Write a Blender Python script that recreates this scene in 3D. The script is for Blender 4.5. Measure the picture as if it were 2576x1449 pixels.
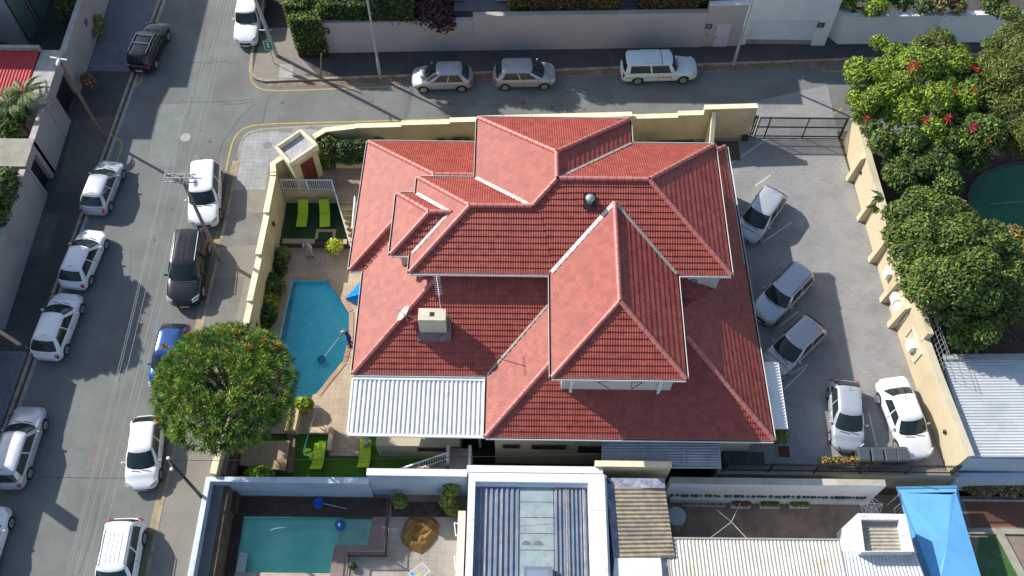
import bpy, bmesh, math, random
import numpy as np
from math import sin, cos, radians, pi, atan2, hypot, sqrt
from mathutils import Vector, Matrix
from mathutils.geometry import tessellate_polygon
random.seed(7); np.random.seed(7)
for o in list(bpy.data.objects): bpy.data.objects.remove(o)
S = bpy.context.scene
COL = S.collection
# ------------------------------------------------------------------ camera
H = 47.0; FPX = 2384.0; CX, CY = 1288.0, 724.5
th, ro, ya = radians(30.17), radians(.46), radians(-.26)
fv = Vector((sin(ya)*sin(th), cos(ya)*sin(th), -cos(th)))
r0 = Vector((cos(ya), -sin(ya), 0)); u0 = r0.cross(fv)
rv = cos(ro)*r0 + sin(ro)*u0; uv_ = -sin(ro)*r0 + cos(ro)*u0
cam = bpy.data.cameras.new('camera'); co = bpy.data.objects.new('camera', cam); COL.objects.link(co)
M3 = Matrix((rv, uv_, -fv)).transposed()
co.matrix_world = Matrix.Translation((0, 0, H)) @ M3.to_4x4()
cam.sensor_width = 36; cam.lens = 36*FPX/2576; cam.clip_end = 500; cam.clip_start = .5
S.camera = co
def P(u, v, z=0.0):
    """point at height z seen in the direction (u, v)"""
    d = M3 @ Vector((u-CX, CY-v, -FPX)); t = (z-H)/d.z
    return Vector((d.x*t, d.y*t, z))
# ------------------------------------------------------------------ light
SUN_EL = radians(35.2); SX, SY = .857, -.515      # direction in which shadows fall
w = bpy.data.worlds.new('World'); S.world = w; w.use_nodes = True
nt = w.node_tree; sky = nt.nodes.new('ShaderNodeTexSky'); sky.sky_type = 'NISHITA'; sky.sun_disc = False
sky.sun_elevation = SUN_EL; sky.sun_rotation = atan2(-SX, -SY); sky.air_density = 1.0; sky.dust_density = 1.2
bg = nt.nodes['Background']; bg.inputs[1].default_value = .128
nt.links.new(sky.outputs[0], bg.inputs[0])
sl = bpy.data.lights.new('sun', 'SUN'); sl.energy = 4.5; sl.angle = radians(.5); sl.color = (1, .95, .87)
so = bpy.data.objects.new('sun', sl); COL.objects.link(so)
so.rotation_euler = Vector((SX*cos(SUN_EL), SY*cos(SUN_EL), -sin(SUN_EL))).to_track_quat('-Z', 'Y').to_euler()
S.view_settings.view_transform = 'Standard'; S.view_settings.look = 'None'
S.view_settings.exposure = .45; S.view_settings.gamma = 1
S.render.engine = 'CYCLES'; S.cycles.max_bounces = 6; S.cycles.transparent_max_bounces = 12
# ------------------------------------------------------------------ materials
def srgb(r, g, b):
    f = lambda c: ((c/255)/12.92 if c <= 10 else ((c/255+.055)/1.055)**2.4)
    return (f(r), f(g), f(b))
MATS = {}
def mat(name, col, rough=.75, var=.12, scale=1.5, bump=0., bscale=30., metal=0., coat=0., spec=.5, col2=None, stain=None, sscale=.35, rand=0., trans=0.):
    if name in MATS: return MATS[name]
    m = bpy.data.materials.new(name); m.use_nodes = True; MATS[name] = m
    n = m.node_tree.nodes; l = m.node_tree.links; b = n['Principled BSDF']
    b.inputs['Roughness'].default_value = rough; b.inputs['Metallic'].default_value = metal
    b.inputs['Coat Weight'].default_value = coat; b.inputs['Coat Roughness'].default_value = .05
    b.inputs['Specular IOR Level'].default_value = spec
    g = n.new('ShaderNodeNewGeometry')
    no = n.new('ShaderNodeTexNoise'); no.inputs['Scale'].default_value = scale; no.inputs['Detail'].default_value = 6
    no.inputs['Roughness'].default_value = .65
    l.new(g.outputs['Position'], no.inputs['Vector'])
    c1 = tuple(max(0, c*(1-var)) for c in col); c2 = col2 if col2 else tuple(min(1, c*(1+var)) for c in col)
    r = n.new('ShaderNodeValToRGB'); r.color_ramp.elements[0].position = .35; r.color_ramp.elements[1].position = .65
    r.color_ramp.elements[0].color = (*c1, 1); r.color_ramp.elements[1].color = (*c2, 1)
    l.new(no.outputs[0], r.inputs[0]); out = r.outputs[0]
    if stain:
        n2 = n.new('ShaderNodeTexNoise'); n2.inputs['Scale'].default_value = sscale; n2.inputs['Detail'].default_value = 8; n2.inputs['Roughness'].default_value = .7
        l.new(g.outputs['Position'], n2.inputs['Vector'])
        r2 = n.new('ShaderNodeValToRGB'); r2.color_ramp.elements[0].position = .5; r2.color_ramp.elements[1].position = .68
        r2.color_ramp.elements[0].color = (0, 0, 0, 1); r2.color_ramp.elements[1].color = (1, 1, 1, 1)
        l.new(n2.outputs[0], r2.inputs[0])
        mx = n.new('ShaderNodeMix'); mx.data_type = 'RGBA'; l.new(r2.outputs[0], mx.inputs[0]); l.new(out, mx.inputs[6]); mx.inputs[7].default_value = (*stain, 1); out = mx.outputs[2]
    if rand:
        hs = n.new('ShaderNodeHueSaturation'); mr = n.new('ShaderNodeMapRange'); mr.inputs[3].default_value = 1-rand; mr.inputs[4].default_value = 1+rand
        l.new(g.outputs['Random Per Island'], mr.inputs[0]); l.new(mr.outputs[0], hs.inputs['Value'])
        mh = n.new('ShaderNodeMapRange'); mh.inputs[3].default_value = .5-.03*rand; mh.inputs[4].default_value = .5+.03*rand
        l.new(g.outputs['Random Per Island'], mh.inputs[0]); l.new(mh.outputs[0], hs.inputs['Hue'])
        l.new(out, hs.inputs['Color']); out = hs.outputs[0]
    l.new(out, b.inputs['Base Color'])
    if bump:
        n3 = n.new('ShaderNodeTexNoise'); n3.inputs['Scale'].default_value = bscale; n3.inputs['Detail'].default_value = 4
        l.new(g.outputs['Position'], n3.inputs['Vector'])
        bp = n.new('ShaderNodeBump'); bp.inputs['Strength'].default_value = bump; bp.inputs['Distance'].default_value = .03
        l.new(n3.outputs[0], bp.inputs['Height']); l.new(bp.outputs[0], b.inputs['Normal'])
    if trans:
        t = n.new('ShaderNodeBsdfTranslucent'); l.new(out, t.inputs[0]); ms = n.new('ShaderNodeMixShader'); ms.inputs[0].default_value = trans
        l.new(b.outputs[0], ms.inputs[1]); l.new(t.outputs[0], ms.inputs[2]); l.new(ms.outputs[0], n['Material Output'].inputs[0])
    return m
def brickmat(name, c1, c2, mortar, bw, bh, msize=.01, rough=.8, rot=0., bump=.3, offset=.5, wvar=None):
    m = bpy.data.materials.new(name); m.use_nodes = True; n = m.node_tree.nodes; l = m.node_tree.links; b = n['Principled BSDF']
    b.inputs['Roughness'].default_value = rough
    g = n.new('ShaderNodeNewGeometry'); mp = n.new('ShaderNodeMapping'); mp.inputs['Rotation'].default_value = (0, 0, rot)
    l.new(g.outputs['Position'], mp.inputs[0])
    t = n.new('ShaderNodeTexBrick'); t.inputs['Scale'].default_value = 1; t.inputs['Brick Width'].default_value = bw; t.inputs['Row Height'].default_value = bh
    t.inputs['Mortar Size'].default_value = msize; t.inputs['Mortar Smooth'].default_value = .3; t.offset = offset
    t.inputs[1].default_value = (*c1, 1); t.inputs[2].default_value = (*c2, 1); t.inputs[3].default_value = (*mortar, 1)
    l.new(mp.outputs[0], t.inputs[0])
    no = n.new('ShaderNodeTexNoise'); no.inputs['Scale'].default_value = .6; no.inputs['Detail'].default_value = 8; no.inputs['Roughness'].default_value = .7
    l.new(g.outputs['Position'], no.inputs['Vector'])
    mr = n.new('ShaderNodeMapRange'); mr.inputs[1].default_value = .3; mr.inputs[2].default_value = .7; mr.inputs[3].default_value = .78; mr.inputs[4].default_value = 1.18
    l.new(no.outputs[0], mr.inputs[0])
    hs = n.new('ShaderNodeHueSaturation'); l.new(mr.outputs[0], hs.inputs['Value']); l.new(t.outputs[0], hs.inputs['Color']); out = hs.outputs[0]
    if wvar:
        n2 = n.new('ShaderNodeTexNoise'); n2.inputs['Scale'].default_value = .5; n2.inputs['Detail'].default_value = 7; l.new(g.outputs['Position'], n2.inputs['Vector'])
        r2 = n.new('ShaderNodeValToRGB'); r2.color_ramp.elements[0].position = .52; r2.color_ramp.elements[1].position = .66
        l.new(n2.outputs[0], r2.inputs[0]); mx = n.new('ShaderNodeMix'); mx.data_type = 'RGBA'; l.new(r2.outputs[0], mx.inputs[0]); l.new(out, mx.inputs[6]); mx.inputs[7].default_value = (*wvar, 1); out = mx.outputs[2]
    l.new(out, b.inputs['Base Color'])
    bp = n.new('ShaderNodeBump'); bp.inputs['Strength'].default_value = bump; bp.inputs['Distance'].default_value = .01; bp.invert = True
    l.new(t.outputs[1], bp.inputs['Height']); l.new(bp.outputs[0], b.inputs['Normal'])
    return m
def tilemat(name, col, col2):
    """clay roof tile: rolls run down the slope, one tile per cell gets its own tone"""
    m = bpy.data.materials.new(name); m.use_nodes = True; n = m.node_tree.nodes; l = m.node_tree.links; b = n['Principled BSDF']
    b.inputs['Roughness'].default_value = .52; b.inputs['Specular IOR Level'].default_value = .72
    g = n.new('ShaderNodeNewGeometry'); sp = n.new('ShaderNodeSeparateXYZ'); sn = n.new('ShaderNodeSeparateXYZ')
    l.new(g.outputs['Position'], sp.inputs[0]); l.new(g.outputs['True Normal'], sn.inputs[0])
    def ma(op, a, b_=None, v=None):
        k = n.new('ShaderNodeMath'); k.operation = op; l.new(a, k.inputs[0])
        if b_ is not None: l.new(b_, k.inputs[1])
        if v is not None: k.inputs[1].default_value = v
        return k.outputs[0]
    ax = ma('ABSOLUTE', sn.outputs[0]); ay = ma('ABSOLUTE', sn.outputs[1]); sel = ma('GREATER_THAN', ax, ay)
    mix = n.new('ShaderNodeMix'); l.new(sel, mix.inputs[0]); l.new(sp.outputs[0], mix.inputs[2]); l.new(sp.outputs[1], mix.inputs[3])
    s = mix.outputs[0]
    wv = ma('SINE', ma('MULTIPLY', s, v=2*pi/.165)); wv2 = ma('SINE', ma('MULTIPLY', s, v=2*pi/.33))
    hh = ma('ADD', wv, ma('MULTIPLY', wv2, v=.18))
    cell = ma('FLOOR', ma('DIVIDE', s, v=.33)); row = ma('FLOOR', ma('DIVIDE', sp.outputs[2], v=.1534))
    cb = n.new('ShaderNodeCombineXYZ'); l.new(cell, cb.inputs[0]); l.new(row, cb.inputs[1])
    wn = n.new('ShaderNodeTexWhiteNoise'); l.new(cb.outputs[0], wn.inputs[0])
    no = n.new('ShaderNodeTexNoise'); no.inputs['Scale'].default_value = 1.6; no.inputs['Detail'].default_value = 10; no.inputs['Roughness'].default_value = .85
    l.new(g.outputs['Position'], no.inputs['Vector'])
    ad = ma('ADD', ma('MULTIPLY', wn.outputs[0], v=.30), no.outputs[0])
    r = n.new('ShaderNodeValToRGB'); r.color_ramp.elements[0].position = .30; r.color_ramp.elements[1].position = .95
    r.color_ramp.elements[0].color = (*col, 1); r.color_ramp.elements[1].color = (*col2, 1)
    l.new(ad, r.inputs[0]); l.new(r.outputs[0], b.inputs['Base Color'])
    # exact normal of the rolls (half-round profile) across the slope
    d = ma('MULTIPLY', ma('COSINE', ma('MULTIPLY', s, v=2*pi/.125)), v=-.36); nsel = ma('SUBTRACT', sel, v=1.0); nsel = ma('MULTIPLY', nsel, v=-1.0)
    cx = n.new('ShaderNodeCombineXYZ'); l.new(ma('MULTIPLY', d, nsel), cx.inputs[0]); l.new(ma('MULTIPLY', d, sel), cx.inputs[1])
    va = n.new('ShaderNodeVectorMath'); va.operation = 'ADD'; l.new(g.outputs['Normal'], va.inputs[0]); l.new(cx.outputs[0], va.inputs[1])
    vn = n.new('ShaderNodeVectorMath'); vn.operation = 'NORMALIZE'; l.new(va.outputs[0], vn.inputs[0]); l.new(vn.outputs[0], b.inputs['Normal'])
    return m
def watermat(name, tint, bs=2.5, bstr=.25):
    m = bpy.data.materials.new(name); m.use_nodes = True; n = m.node_tree.nodes; l = m.node_tree.links; n.remove(n['Principled BSDF'])
    t = n.new('ShaderNodeBsdfTransparent'); t.inputs[0].default_value = (*tint, 1); gl = n.new('ShaderNodeBsdfGlossy'); gl.inputs['Roughness'].default_value = .04
    fr = n.new('ShaderNodeFresnel'); fr.inputs[0].default_value = 1.33; ms = n.new('ShaderNodeMixShader')
    g = n.new('ShaderNodeNewGeometry'); no = n.new('ShaderNodeTexNoise'); no.inputs['Scale'].default_value = bs; no.inputs['Detail'].default_value = 3; l.new(g.outputs['Position'], no.inputs['Vector'])
    bp = n.new('ShaderNodeBump'); bp.inputs['Strength'].default_value = bstr; bp.inputs['Distance'].default_value = .1; l.new(no.outputs[0], bp.inputs['Height'])
    l.new(bp.outputs[0], gl.inputs['Normal']); l.new(bp.outputs[0], fr.inputs['Normal'])
    l.new(fr.outputs[0], ms.inputs[0]); l.new(t.outputs[0], ms.inputs[1]); l.new(gl.outputs[0], ms.inputs[2]); l.new(ms.outputs[0], n['Material Output'].inputs[0])
    return m
# ------------------------------------------------------------------ mesh helpers
def tag(o, label=None, cat=None, group=None, kind=None):
    if label: o['label'] = label
    if cat: o['category'] = cat
    if group: o['group'] = group
    if kind: o['kind'] = kind
    return o
def thing(name, label, cat, loc=(0, 0, 0), group=None, rz=0.):
    o = bpy.data.objects.new(name, None); COL.objects.link(o); o.location = loc; o.rotation_euler = (0, 0, rz)
    o.empty_display_size = .3
    return tag(o, label, cat, group)
class MB:
    def __init__(s): s.v = []; s.f = []; s.m = []
    def add(s, v, f, m=0):
        k = len(s.v); s.v += [tuple(p) for p in v]; s.f += [tuple(i+k for i in q) for q in f]; s.m += [m]*len(f); return s
    def box(s, x0, x1, y0, y1, z0, z1, m=0):
        return s.hexa([(x0, y0), (x1, y0), (x1, y1), (x0, y1)], z0, z1, m)
    def hexa(s, q, z0, z1, m=0):
        if sum(q[i][0]*q[(i+1) % 4][1]-q[(i+1) % 4][0]*q[i][1] for i in range(4)) < 0: q = q[::-1]
        v = [(a[0], a[1], z0) for a in q]+[(a[0], a[1], z1) for a in q]
        return s.add(v, [(3, 2, 1, 0), (4, 5, 6, 7), (0, 1, 5, 4), (1, 2, 6, 5), (2, 3, 7, 6), (3, 0, 4, 7)], m)
    def prism(s, poly, z0, z1, m=0, mside=None):
        poly = [(p[0], p[1]) for p in poly]; n = len(poly)
        if sum(poly[i][0]*poly[(i+1) % n][1]-poly[(i+1) % n][0]*poly[i][1] for i in range(n)) < 0: poly = poly[::-1]
        v = [(a, b, z0) for a, b in poly]+[(a, b, z1) for a, b in poly]
        tr = tessellate_polygon([[Vector((a, b, 0)) for a, b in poly]])
        s.add(v, [], m); k = len(s.v)-2*n
        for t in tr:
            a, b, c = [Vector(v[i]) for i in t]
            if (b-a).cross(c-a).z < 0: t = t[::-1]
            s.f.append(tuple(i+n+k for i in t)); s.m.append(m); s.f.append(tuple(i+k for i in t[::-1])); s.m.append(m)
        for i in range(n):
            j = (i+1) % n; s.f.append((i+k, j+k, j+n+k, i+n+k)); s.m.append(m if mside is None else mside)
        return s
    def sheet(s, outer, holes=(), z=0., m=0):
        loops = [[Vector((p[0], p[1], 0)) for p in outer]]+[[Vector((p[0], p[1], 0)) for p in h] for h in holes]
        v = [(p.x, p.y, z) for lp in loops for p in lp]; fs = []
        for t in tessellate_polygon(loops):
            a, b, c = [Vector(v[i]) for i in t]
            fs.append(tuple(t if (b-a).cross(c-a).z > 0 else t[::-1]))
        return s.add(v, fs, m)
    def tube(s, a, b, r0, r1=None, n=8, m=0, cap=True):
        a = Vector(a); b = Vector(b); r1 = r0 if r1 is None else r1; d = (b-a)
        if d.length < 1e-6: return s
        q = d.to_track_quat('Z', 'Y'); v = []
        for p, r in ((a, r0), (b, r1)):
            for i in range(n): v.append(p+q @ Vector((r*cos(2*pi*i/n), r*sin(2*pi*i/n), 0)))
        f = [(i, (i+1) % n, (i+1) % n+n, i+n) for i in range(n)]
        if cap: f += [tuple(range(n))[::-1], tuple(range(n, 2*n))]
        return s.add(v, f, m)
    def path(s, pts, r, n=6, m=0):
        for a, b in zip(pts[:-1], pts[1:]): s.tube(a, b, r, r, n, m)
        return s
    def bar(s, a, b, w_, h_, m=0):
        """rectangular bar from a to b"""
        a = Vector(a); b = Vector(b); d = (b-a).normalized(); up = Vector((0, 0, 1)) if abs(d.z) < .95 else Vector((0, 1, 0))
        x = d.cross(up).normalized()*w_/2; y = x.cross(d).normalized()*h_/2; v = []
        for p in (a, b): v += [p-x-y, p+x-y, p+x+y, p-x+y]
        return s.add(v, [(0, 1, 2, 3)[::-1], (4, 5, 6, 7), (0, 1, 5, 4), (1, 2, 6, 5), (2, 3, 7, 6), (3, 0, 4, 7)], m)
    def ball(s, c, rx, ry=None, rz=None, n=10, m=0):
        ry = ry or rx; rz = rz or rx; v = []; f = []; k = n//2
        for j in range(k+1):
            a = -pi/2+pi*j/k
            for i in range(n): v.append((c[0]+rx*cos(a)*cos(2*pi*i/n), c[1]+ry*cos(a)*sin(2*pi*i/n), c[2]+rz*sin(a)))
        for j in range(k):
            for i in range(n): f.append((j*n+i, j*n+(i+1) % n, (j+1)*n+(i+1) % n, (j+1)*n+i))
        return s.add(v, f, m)
    def build(s, name, mats, parent=None, label=None, cat=None, group=None, kind=None, smooth=False, local=False, bevel=0.):
        if not isinstance(mats, (list, tuple)): mats = [mats]
        off = Vector((0, 0, 0)); o = bpy.data.objects.new(name, None)
        v = s.v
        if parent is not None and not local:
            p = parent; off = Vector((0, 0, 0))
            while p is not None: off += Vector(p.location); p = p.parent
        elif parent is None and not local:
            a = np.array(v); off = Vector(((a[:, 0].min()+a[:, 0].max())/2, (a[:, 1].min()+a[:, 1].max())/2, a[:, 2].min()))
        me = bpy.data.meshes.new(name); me.from_pydata([(p[0]-off.x, p[1]-off.y, p[2]-off.z) for p in v], [], s.f)
        for mm in mats: me.materials.append(mm)
        me.polygons.foreach_set('material_index', s.m)
        if smooth: me.polygons.foreach_set('use_smooth', [True]*len(s.f))
        me.update(); bpy.data.objects.remove(o)
        o = bpy.data.objects.new(name, me); COL.objects.link(o)
        if parent is not None: o.parent = parent
        elif not local: o.location = off
        if bevel:
            md = o.modifiers.new('b', 'BEVEL'); md.width = bevel; md.segments = 2; md.limit_method = 'ANGLE'
        return tag(o, label, cat, group, kind)
def npmesh(name, V, F, mats, parent=None, mi=None, smooth=False, **k):
    off = Vector((0, 0, 0))
    if parent is not None:
        p = parent
        while p is not None: off += Vector(p.location); p = p.parent
    else:
        off = Vector((float(V[:, 0].mean()), float(V[:, 1].mean()), float(V[:, 2].min())))
    V = V-np.array(off)
    me = bpy.data.meshes.new(name); nv, nf, q = len(V), len(F), F.shape[1]
    me.vertices.add(nv); me.vertices.foreach_set('co', V.astype('f').ravel()); me.loops.add(nf*q); me.loops.foreach_set('vertex_index', F.astype('i').ravel())
    me.polygons.add(nf); me.polygons.foreach_set('loop_start', np.arange(nf, dtype='i')*q)
    if not isinstance(mats, (list, tuple)): mats = [mats]
    for mm in mats: me.materials.append(mm)
    if mi is not None: me.polygons.foreach_set('material_index', mi.astype('i'))
    me.update(calc_edges=True); me.validate()
    o = bpy.data.objects.new(name, me); COL.objects.link(o)
    if parent is not None: o.parent = parent
    else: o.location = off
    return tag(o, **k)
def instcopy(root, loc, rz=None, label=None, name=None):
    def cp(o, par):
        c = o.copy(); COL.objects.link(c)
        if par is not None: c.parent = par
        for ch in o.children: cp(ch, c)
        return c
    r = cp(root, None); r.location = loc
    if rz is not None: r.rotation_euler = (0, 0, rz)
    if label: r['label'] = label
    return r
# foliage --------------------------------------------------------------
def leaf_cloud(lobes, n, size, shell=.55, flat=.0, aspect=.5, box=False):
    """leaf quads spread through ellipsoid lobes (cx,cy,cz,rx,ry,rz), or along the skin of boxes"""
    L = np.array(lobes, float); vol = L[:, 3]*L[:, 4]+L[:, 4]*L[:, 5]+L[:, 3]*L[:, 5]; idx = np.random.choice(len(L), n, p=vol/vol.sum())
    if box:
        u = np.random.uniform(-1, 1, (n, 3)); ax = np.random.choice(4, n, p=[.2, .25, .3, .25]); sg = np.random.choice([-1, 1], n)
        for a in range(3):
            k = ax == a; u[k, a] = (1 if a == 2 else sg[k])*np.random.uniform(.9, 1.04, k.sum())
        d = u; r = np.ones(n)
        nrm = np.zeros((n, 3)); nrm[np.arange(n), np.minimum(ax, 2)] = 1
    else:
        d = np.random.normal(size=(n, 3)); d /= np.linalg.norm(d, axis=1)[:, None]; d[:, 2] = np.where(d[:, 2] < -.3, -d[:, 2], d[:, 2])
        r = shell+(1.06-shell)*np.random.rand(n)**.6; nrm = d
    c = L[idx, :3]+d*L[idx, 3:]*r[:, None]
    nn = nrm*(.6)+np.random.normal(size=(n, 3))*.55+np.array([0, 0, .35+flat]); nn /= np.linalg.norm(nn, axis=1)[:, None]
    t = np.cross(nn, np.random.normal(size=(n, 3))); t /= np.linalg.norm(t, axis=1)[:, None]; b = np.cross(nn, t)
    sz = size*np.random.uniform(.6, 1.3, n)[:, None]; tt = t*sz; bb = b*sz*aspect
    V = np.stack([c-tt, c+bb+nn*sz*.12, c+tt, c-bb+nn*sz*.12], 1).reshape(-1, 3); F = np.arange(n*4).reshape(n, 4)
    return V, F
def rosettes(cent, dirs, nb, ln, wd, spread=1.0, droop=.25):
    """tufts of narrow blades; returns quads"""
    Vs = []
    for c, d in zip(cent, dirs):
        d = d/np.linalg.norm(d); a = np.random.normal(size=(nb, 3)); a = d[None]*1.0+a*spread*.75; a /= np.linalg.norm(a, axis=1)[:, None]
        l = ln*np.random.uniform(.6, 1.15, nb)[:, None]; s = np.cross(a, np.random.normal(size=(nb, 3))); s /= np.linalg.norm(s, axis=1)[:, None]; s *= wd
        mid = c+a*l*.55; tip = c+a*l+np.array([0, 0, -1])*l*droop*.5
        Vs.append(np.stack([c+0*a, mid+s, tip, mid-s], 1))
    V = np.concatenate(Vs).reshape(-1, 3); return V, np.arange(len(V)).reshape(-1, 4)
def merge(*vf):
    Vs, Fs, Ms, k = [], [], [], 0
    for i, (V, F) in enumerate(vf): Vs.append(V); Fs.append(F+k); Ms.append(np.full(len(F), i)); k += len(V)
    return np.concatenate(Vs), np.concatenate(Fs), np.concatenate(Ms)
G_BRIGHT = mat('leaf_bright', (.26, .40, .025), .6, .35, .9, rand=.45, trans=.25)
G_MID = mat('leaf_mid', (.135, .20, .028), .65, .35, .8, rand=.5, trans=.2)
G_DARK = mat('leaf_dark', (.050, .090, .018), .65, .4, .8, rand=.5, trans=.15)
G_OLIVE = mat('leaf_olive', (.18, .20, .04), .6, .35, .8, rand=.45, trans=.2)
G_YEL = mat('leaf_yellow', (.34, .36, .02), .5, .3, 2, rand=.4, trans=.25)
G_RED = mat('leaf_red', (.34, .035, .03), .5, .3, 2, rand=.4)
G_ORANGE = mat('leaf_orange', (.52, .27, .05), .6, .3, 2, rand=.4)
G_BROWN = mat('leaf_brown', (.16, .09, .04), .7, .3, 2, rand=.4)
G_PLUM = mat('leaf_plum', (.05, .018, .02), .5, .4, 1, rand=.5)
BARK = mat('bark', (.17, .13, .10), .9, .3, 6, bump=.6)
# paints / building materials
CREAM = mat('cream_plaster', (.60, .50, .29), .85, .06, 1.2, bump=.15, bscale=60, stain=(.50, .40, .22), sscale=.5)
CREAMCAP = mat('cream_coping', (.80, .72, .50), .8, .06, 2, stain=(.60, .53, .36), sscale=1.2)
WHITE = mat('white_plaster', (.74, .75, .74), .8, .05, 1.5, stain=(.55, .55, .53), sscale=.7)
WHITEM = mat('white_metal', (.80, .81, .82), .4, .03)
GREYW = mat('grey_wall', (.36, .33, .31), .85, .06, 1, bump=.15, bscale=60, stain=(.30, .27, .25), sscale=.4)
GREYC = mat('grey_coping', (.36, .35, .33), .85, .12, 3)
BLUEW = mat('blue_grey_wall', (.36, .45, .56), .8, .1, 1.2, stain=(.22, .29, .36), sscale=.6)
DARK = mat('dark_void', (.012, .012, .013), .6)
BLACKM = mat('black_metal', (.02, .02, .022), .45)
GREYM = mat('galvanised', (.42, .43, .43), .5, .1, 3, metal=.3)
WOODB = mat('pole_wood', (.20, .165, .13), .9, .25, 8)
GLASSD = mat('window_glass', (.03, .04, .05), .08, .1, spec=.7)
# ================================================================== SETTING
ASPH = mat('asphalt', (.165, .168, .162), .9, .10, .5, bump=.25, bscale=90, col2=(.178, .202, .19), stain=(.138, .136, .13), sscale=.3)
ASPHD = mat('asphalt_dark', (.075, .072, .07), .92, .15, .9, bump=.3, bscale=90, stain=(.05, .048, .046), sscale=.5)
CONC = mat('concrete', (.33, .31, .27), .9, .15, 2.5, stain=(.22, .19, .15), sscale=.9)
KERB = mat('kerb_stone', (.36, .30, .22), .9, .2, 3, stain=(.22, .13, .08), sscale=1.3)
GUT = mat('gutter_dirt', (.20, .13, .085), .95, .3, 2.5, stain=(.28, .25, .2), sscale=1)
PAVL = brickmat('paving_light', (.34, .35, .35), (.29, .30, .30), (.23, .23, .22), .3, .3, .012, offset=0)
PAVC = mat('pavement_concrete', (.24, .225, .19), .9, .1, 1.2, bump=.2, bscale=50, stain=(.18, .165, .14), sscale=.6)
PAVB = brickmat('paving_blue', (.17, .185, .22), (.14, .15, .18), (.10, .10, .11), .22, .11, .01)
EARTH = mat('earth', (.10, .075, .05), .95, .35, 1.5, bump=.5, bscale=20)
YEL = mat('yellow_line_paint', (.50, .36, .06), .8, .15, 4, stain=(.33, .27, .12), sscale=2.5)
gr = MB()
for a in [(-140, -14.45, -60, 160), (-14.45, 140, 38.0, 160), (-14.45, -8.6, 33.95, 37.95), (-8.6, 10.6, 33.95, 37.95), (-8.3, 10.6, 21.0, 33.9), (10.65, 20.9, 16.9, 37.95)]:
    gr.box(a[0], a[1], a[2], a[3], -5, -.03)
gr.box(-14.4, -7.4, 30.9, 33.9, -5, -1.24); gr.box(20.95, 140, 16.9, 37.95, -5, -.06); gr.box(-14.4, 140, -60, 16.85, -5, -3.4); gr.box(-14.4, -8.65, 16.9, 30.85, -5, -3.5); gr.box(-8.6, 10.6, 16.9, 20.95, -5, -3.45)
gr.build('ground', EARTH, kind='structure')
rd = MB(); rd.sheet([(-32, -20), (-14.7, -20), (-14.7, 90), (-32, 90)], z=0); rd.sheet([(-14.7, 37.4), (70, 41.5), (70, 52), (-14.7, 47)], z=0)
rd.build('road', ASPH, kind='structure')
def kl(y): return -24.93+(y-50.14)*(1.61/27.6)            # left kerb
def kr(y): return -17.24+(y-36.37)*(.54/25.5)             # right kerb of the long street
WL = -28.3
# left pavement
lp = MB(); lp.prism([(WL-6, -20), (kl(-20), -20), (kl(90), 90), (WL-6, 90)], -.02, .12); lp.build('left_pavement', ASPHD, kind='structure')
def strip(mb, f, y0, y1, a, b, z0, z1): mb.hexa([(f(y0)+a, y0), (f(y0)+b, y0), (f(y1)+b, y1), (f(y1)+a, y1)], z0, z1)
k = MB(); strip(k, kl, -20, 90, -.02, .14, -.02, .135); k.build('kerb', KERB, kind='structure')
k = MB(); strip(k, kl, -20, 90, .14, .26, -.02, .006); k.build('gutter', ASPHD, kind='structure')
k = MB(); strip(k, kl, -20, 90, .26, .48, -.02, .01); k.build('gutter_edge', CONC, kind='structure')
pv = MB()
pv.sheet([(WL+.05, 43.4), (kl(43.4)-.05, 43.4), (kl(60)-.05, 60), (WL+.05, 60)], z=.124)
pv.sheet([(WL-3, 14), (kl(14)-.45, 14), (kl(22.6)-.45, 22.6), (WL-3, 22.6)], z=.124)
pv.build('brick_paving', PAVB, kind='structure')
pv = MB(); strip(pv, kl, 14, 22.75, -.43, -.15, -.02, .13); pv.hexa([(WL, 22.62), (kl(22)-.16, 22.62), (kl(22)-.16, 22.85), (WL, 22.85)], -.02, .129); pv.build('paving_border', mat('border_block', (.16, .17, .19), .9, .15, 3), kind='structure')
pv = MB(); pv.sheet([(WL+.4, 33.6), (kl(33.6)-.1, 33.6), (kl(39.6)-.1, 39.6), (WL+.2, 39.2)], z=.124); pv.sheet([(WL+.05, 29), (WL+1.0, 29), (WL+1.1, 32), (WL+.05, 32)], z=.124); pv.build('driveway_apron', mat('apron_concrete', (.12, .105, .09), .9, .15, 1, stain=(.09, .085, .08)), kind='structure')
# right pavement with the rounded street corner
cor = [P(600, 402), P(604, 375), P(612, 350), P(628, 336), P(655, 329), P(705, 325), P(800, 320), P(1000, 313), P(1300, 306), P(1775, 294), P(1900, 290)]
rp = MB(); rp.prism([(kr(-10), -10)]+[(p.x, p.y) for p in cor]+[(14.3, 38.55), (-11.3, 37.3), (-14.4, 34.5), (-14.6, 30), (-14.7, 16), (-15.6, 15.7), (-15.7, -10)], -.02, .12)
rp.build('right_pavement', PAVC, kind='structure')
pv = MB(); pv.sheet([(p.x, p.y) for p in (P(590, 482), P(606, 370), P(618, 350), P(640, 338), P(700, 333), P(745, 325), P(800, 330), P(790, 350), P(720, 400), P(676, 420), P(668, 480))], z=.125); pv.build('corner_paving', PAVL, kind='structure')
pv = MB(); pv.sheet([(kr(24)+.2, 24.4), (-15.6, 24.6), (-15.5, 27.8), (kr(28)+.2, 27.6)], z=.1245); pv.sheet([(kr(31)+.2, 29.8), (-14.9, 30), (-14.8, 32.3), (kr(32)+.2, 32.2)], z=.1245)
pv.build('patched_paving', mat('patch', (.19, .185, .17), .9, .1, 1.5, stain=(.14, .13, .12)), kind='structure')
k = MB(); strip(k, kr, -10, 36.2, -.0, .16, -.02, .135); k.build('kerb', KERB, kind='structure')
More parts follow.
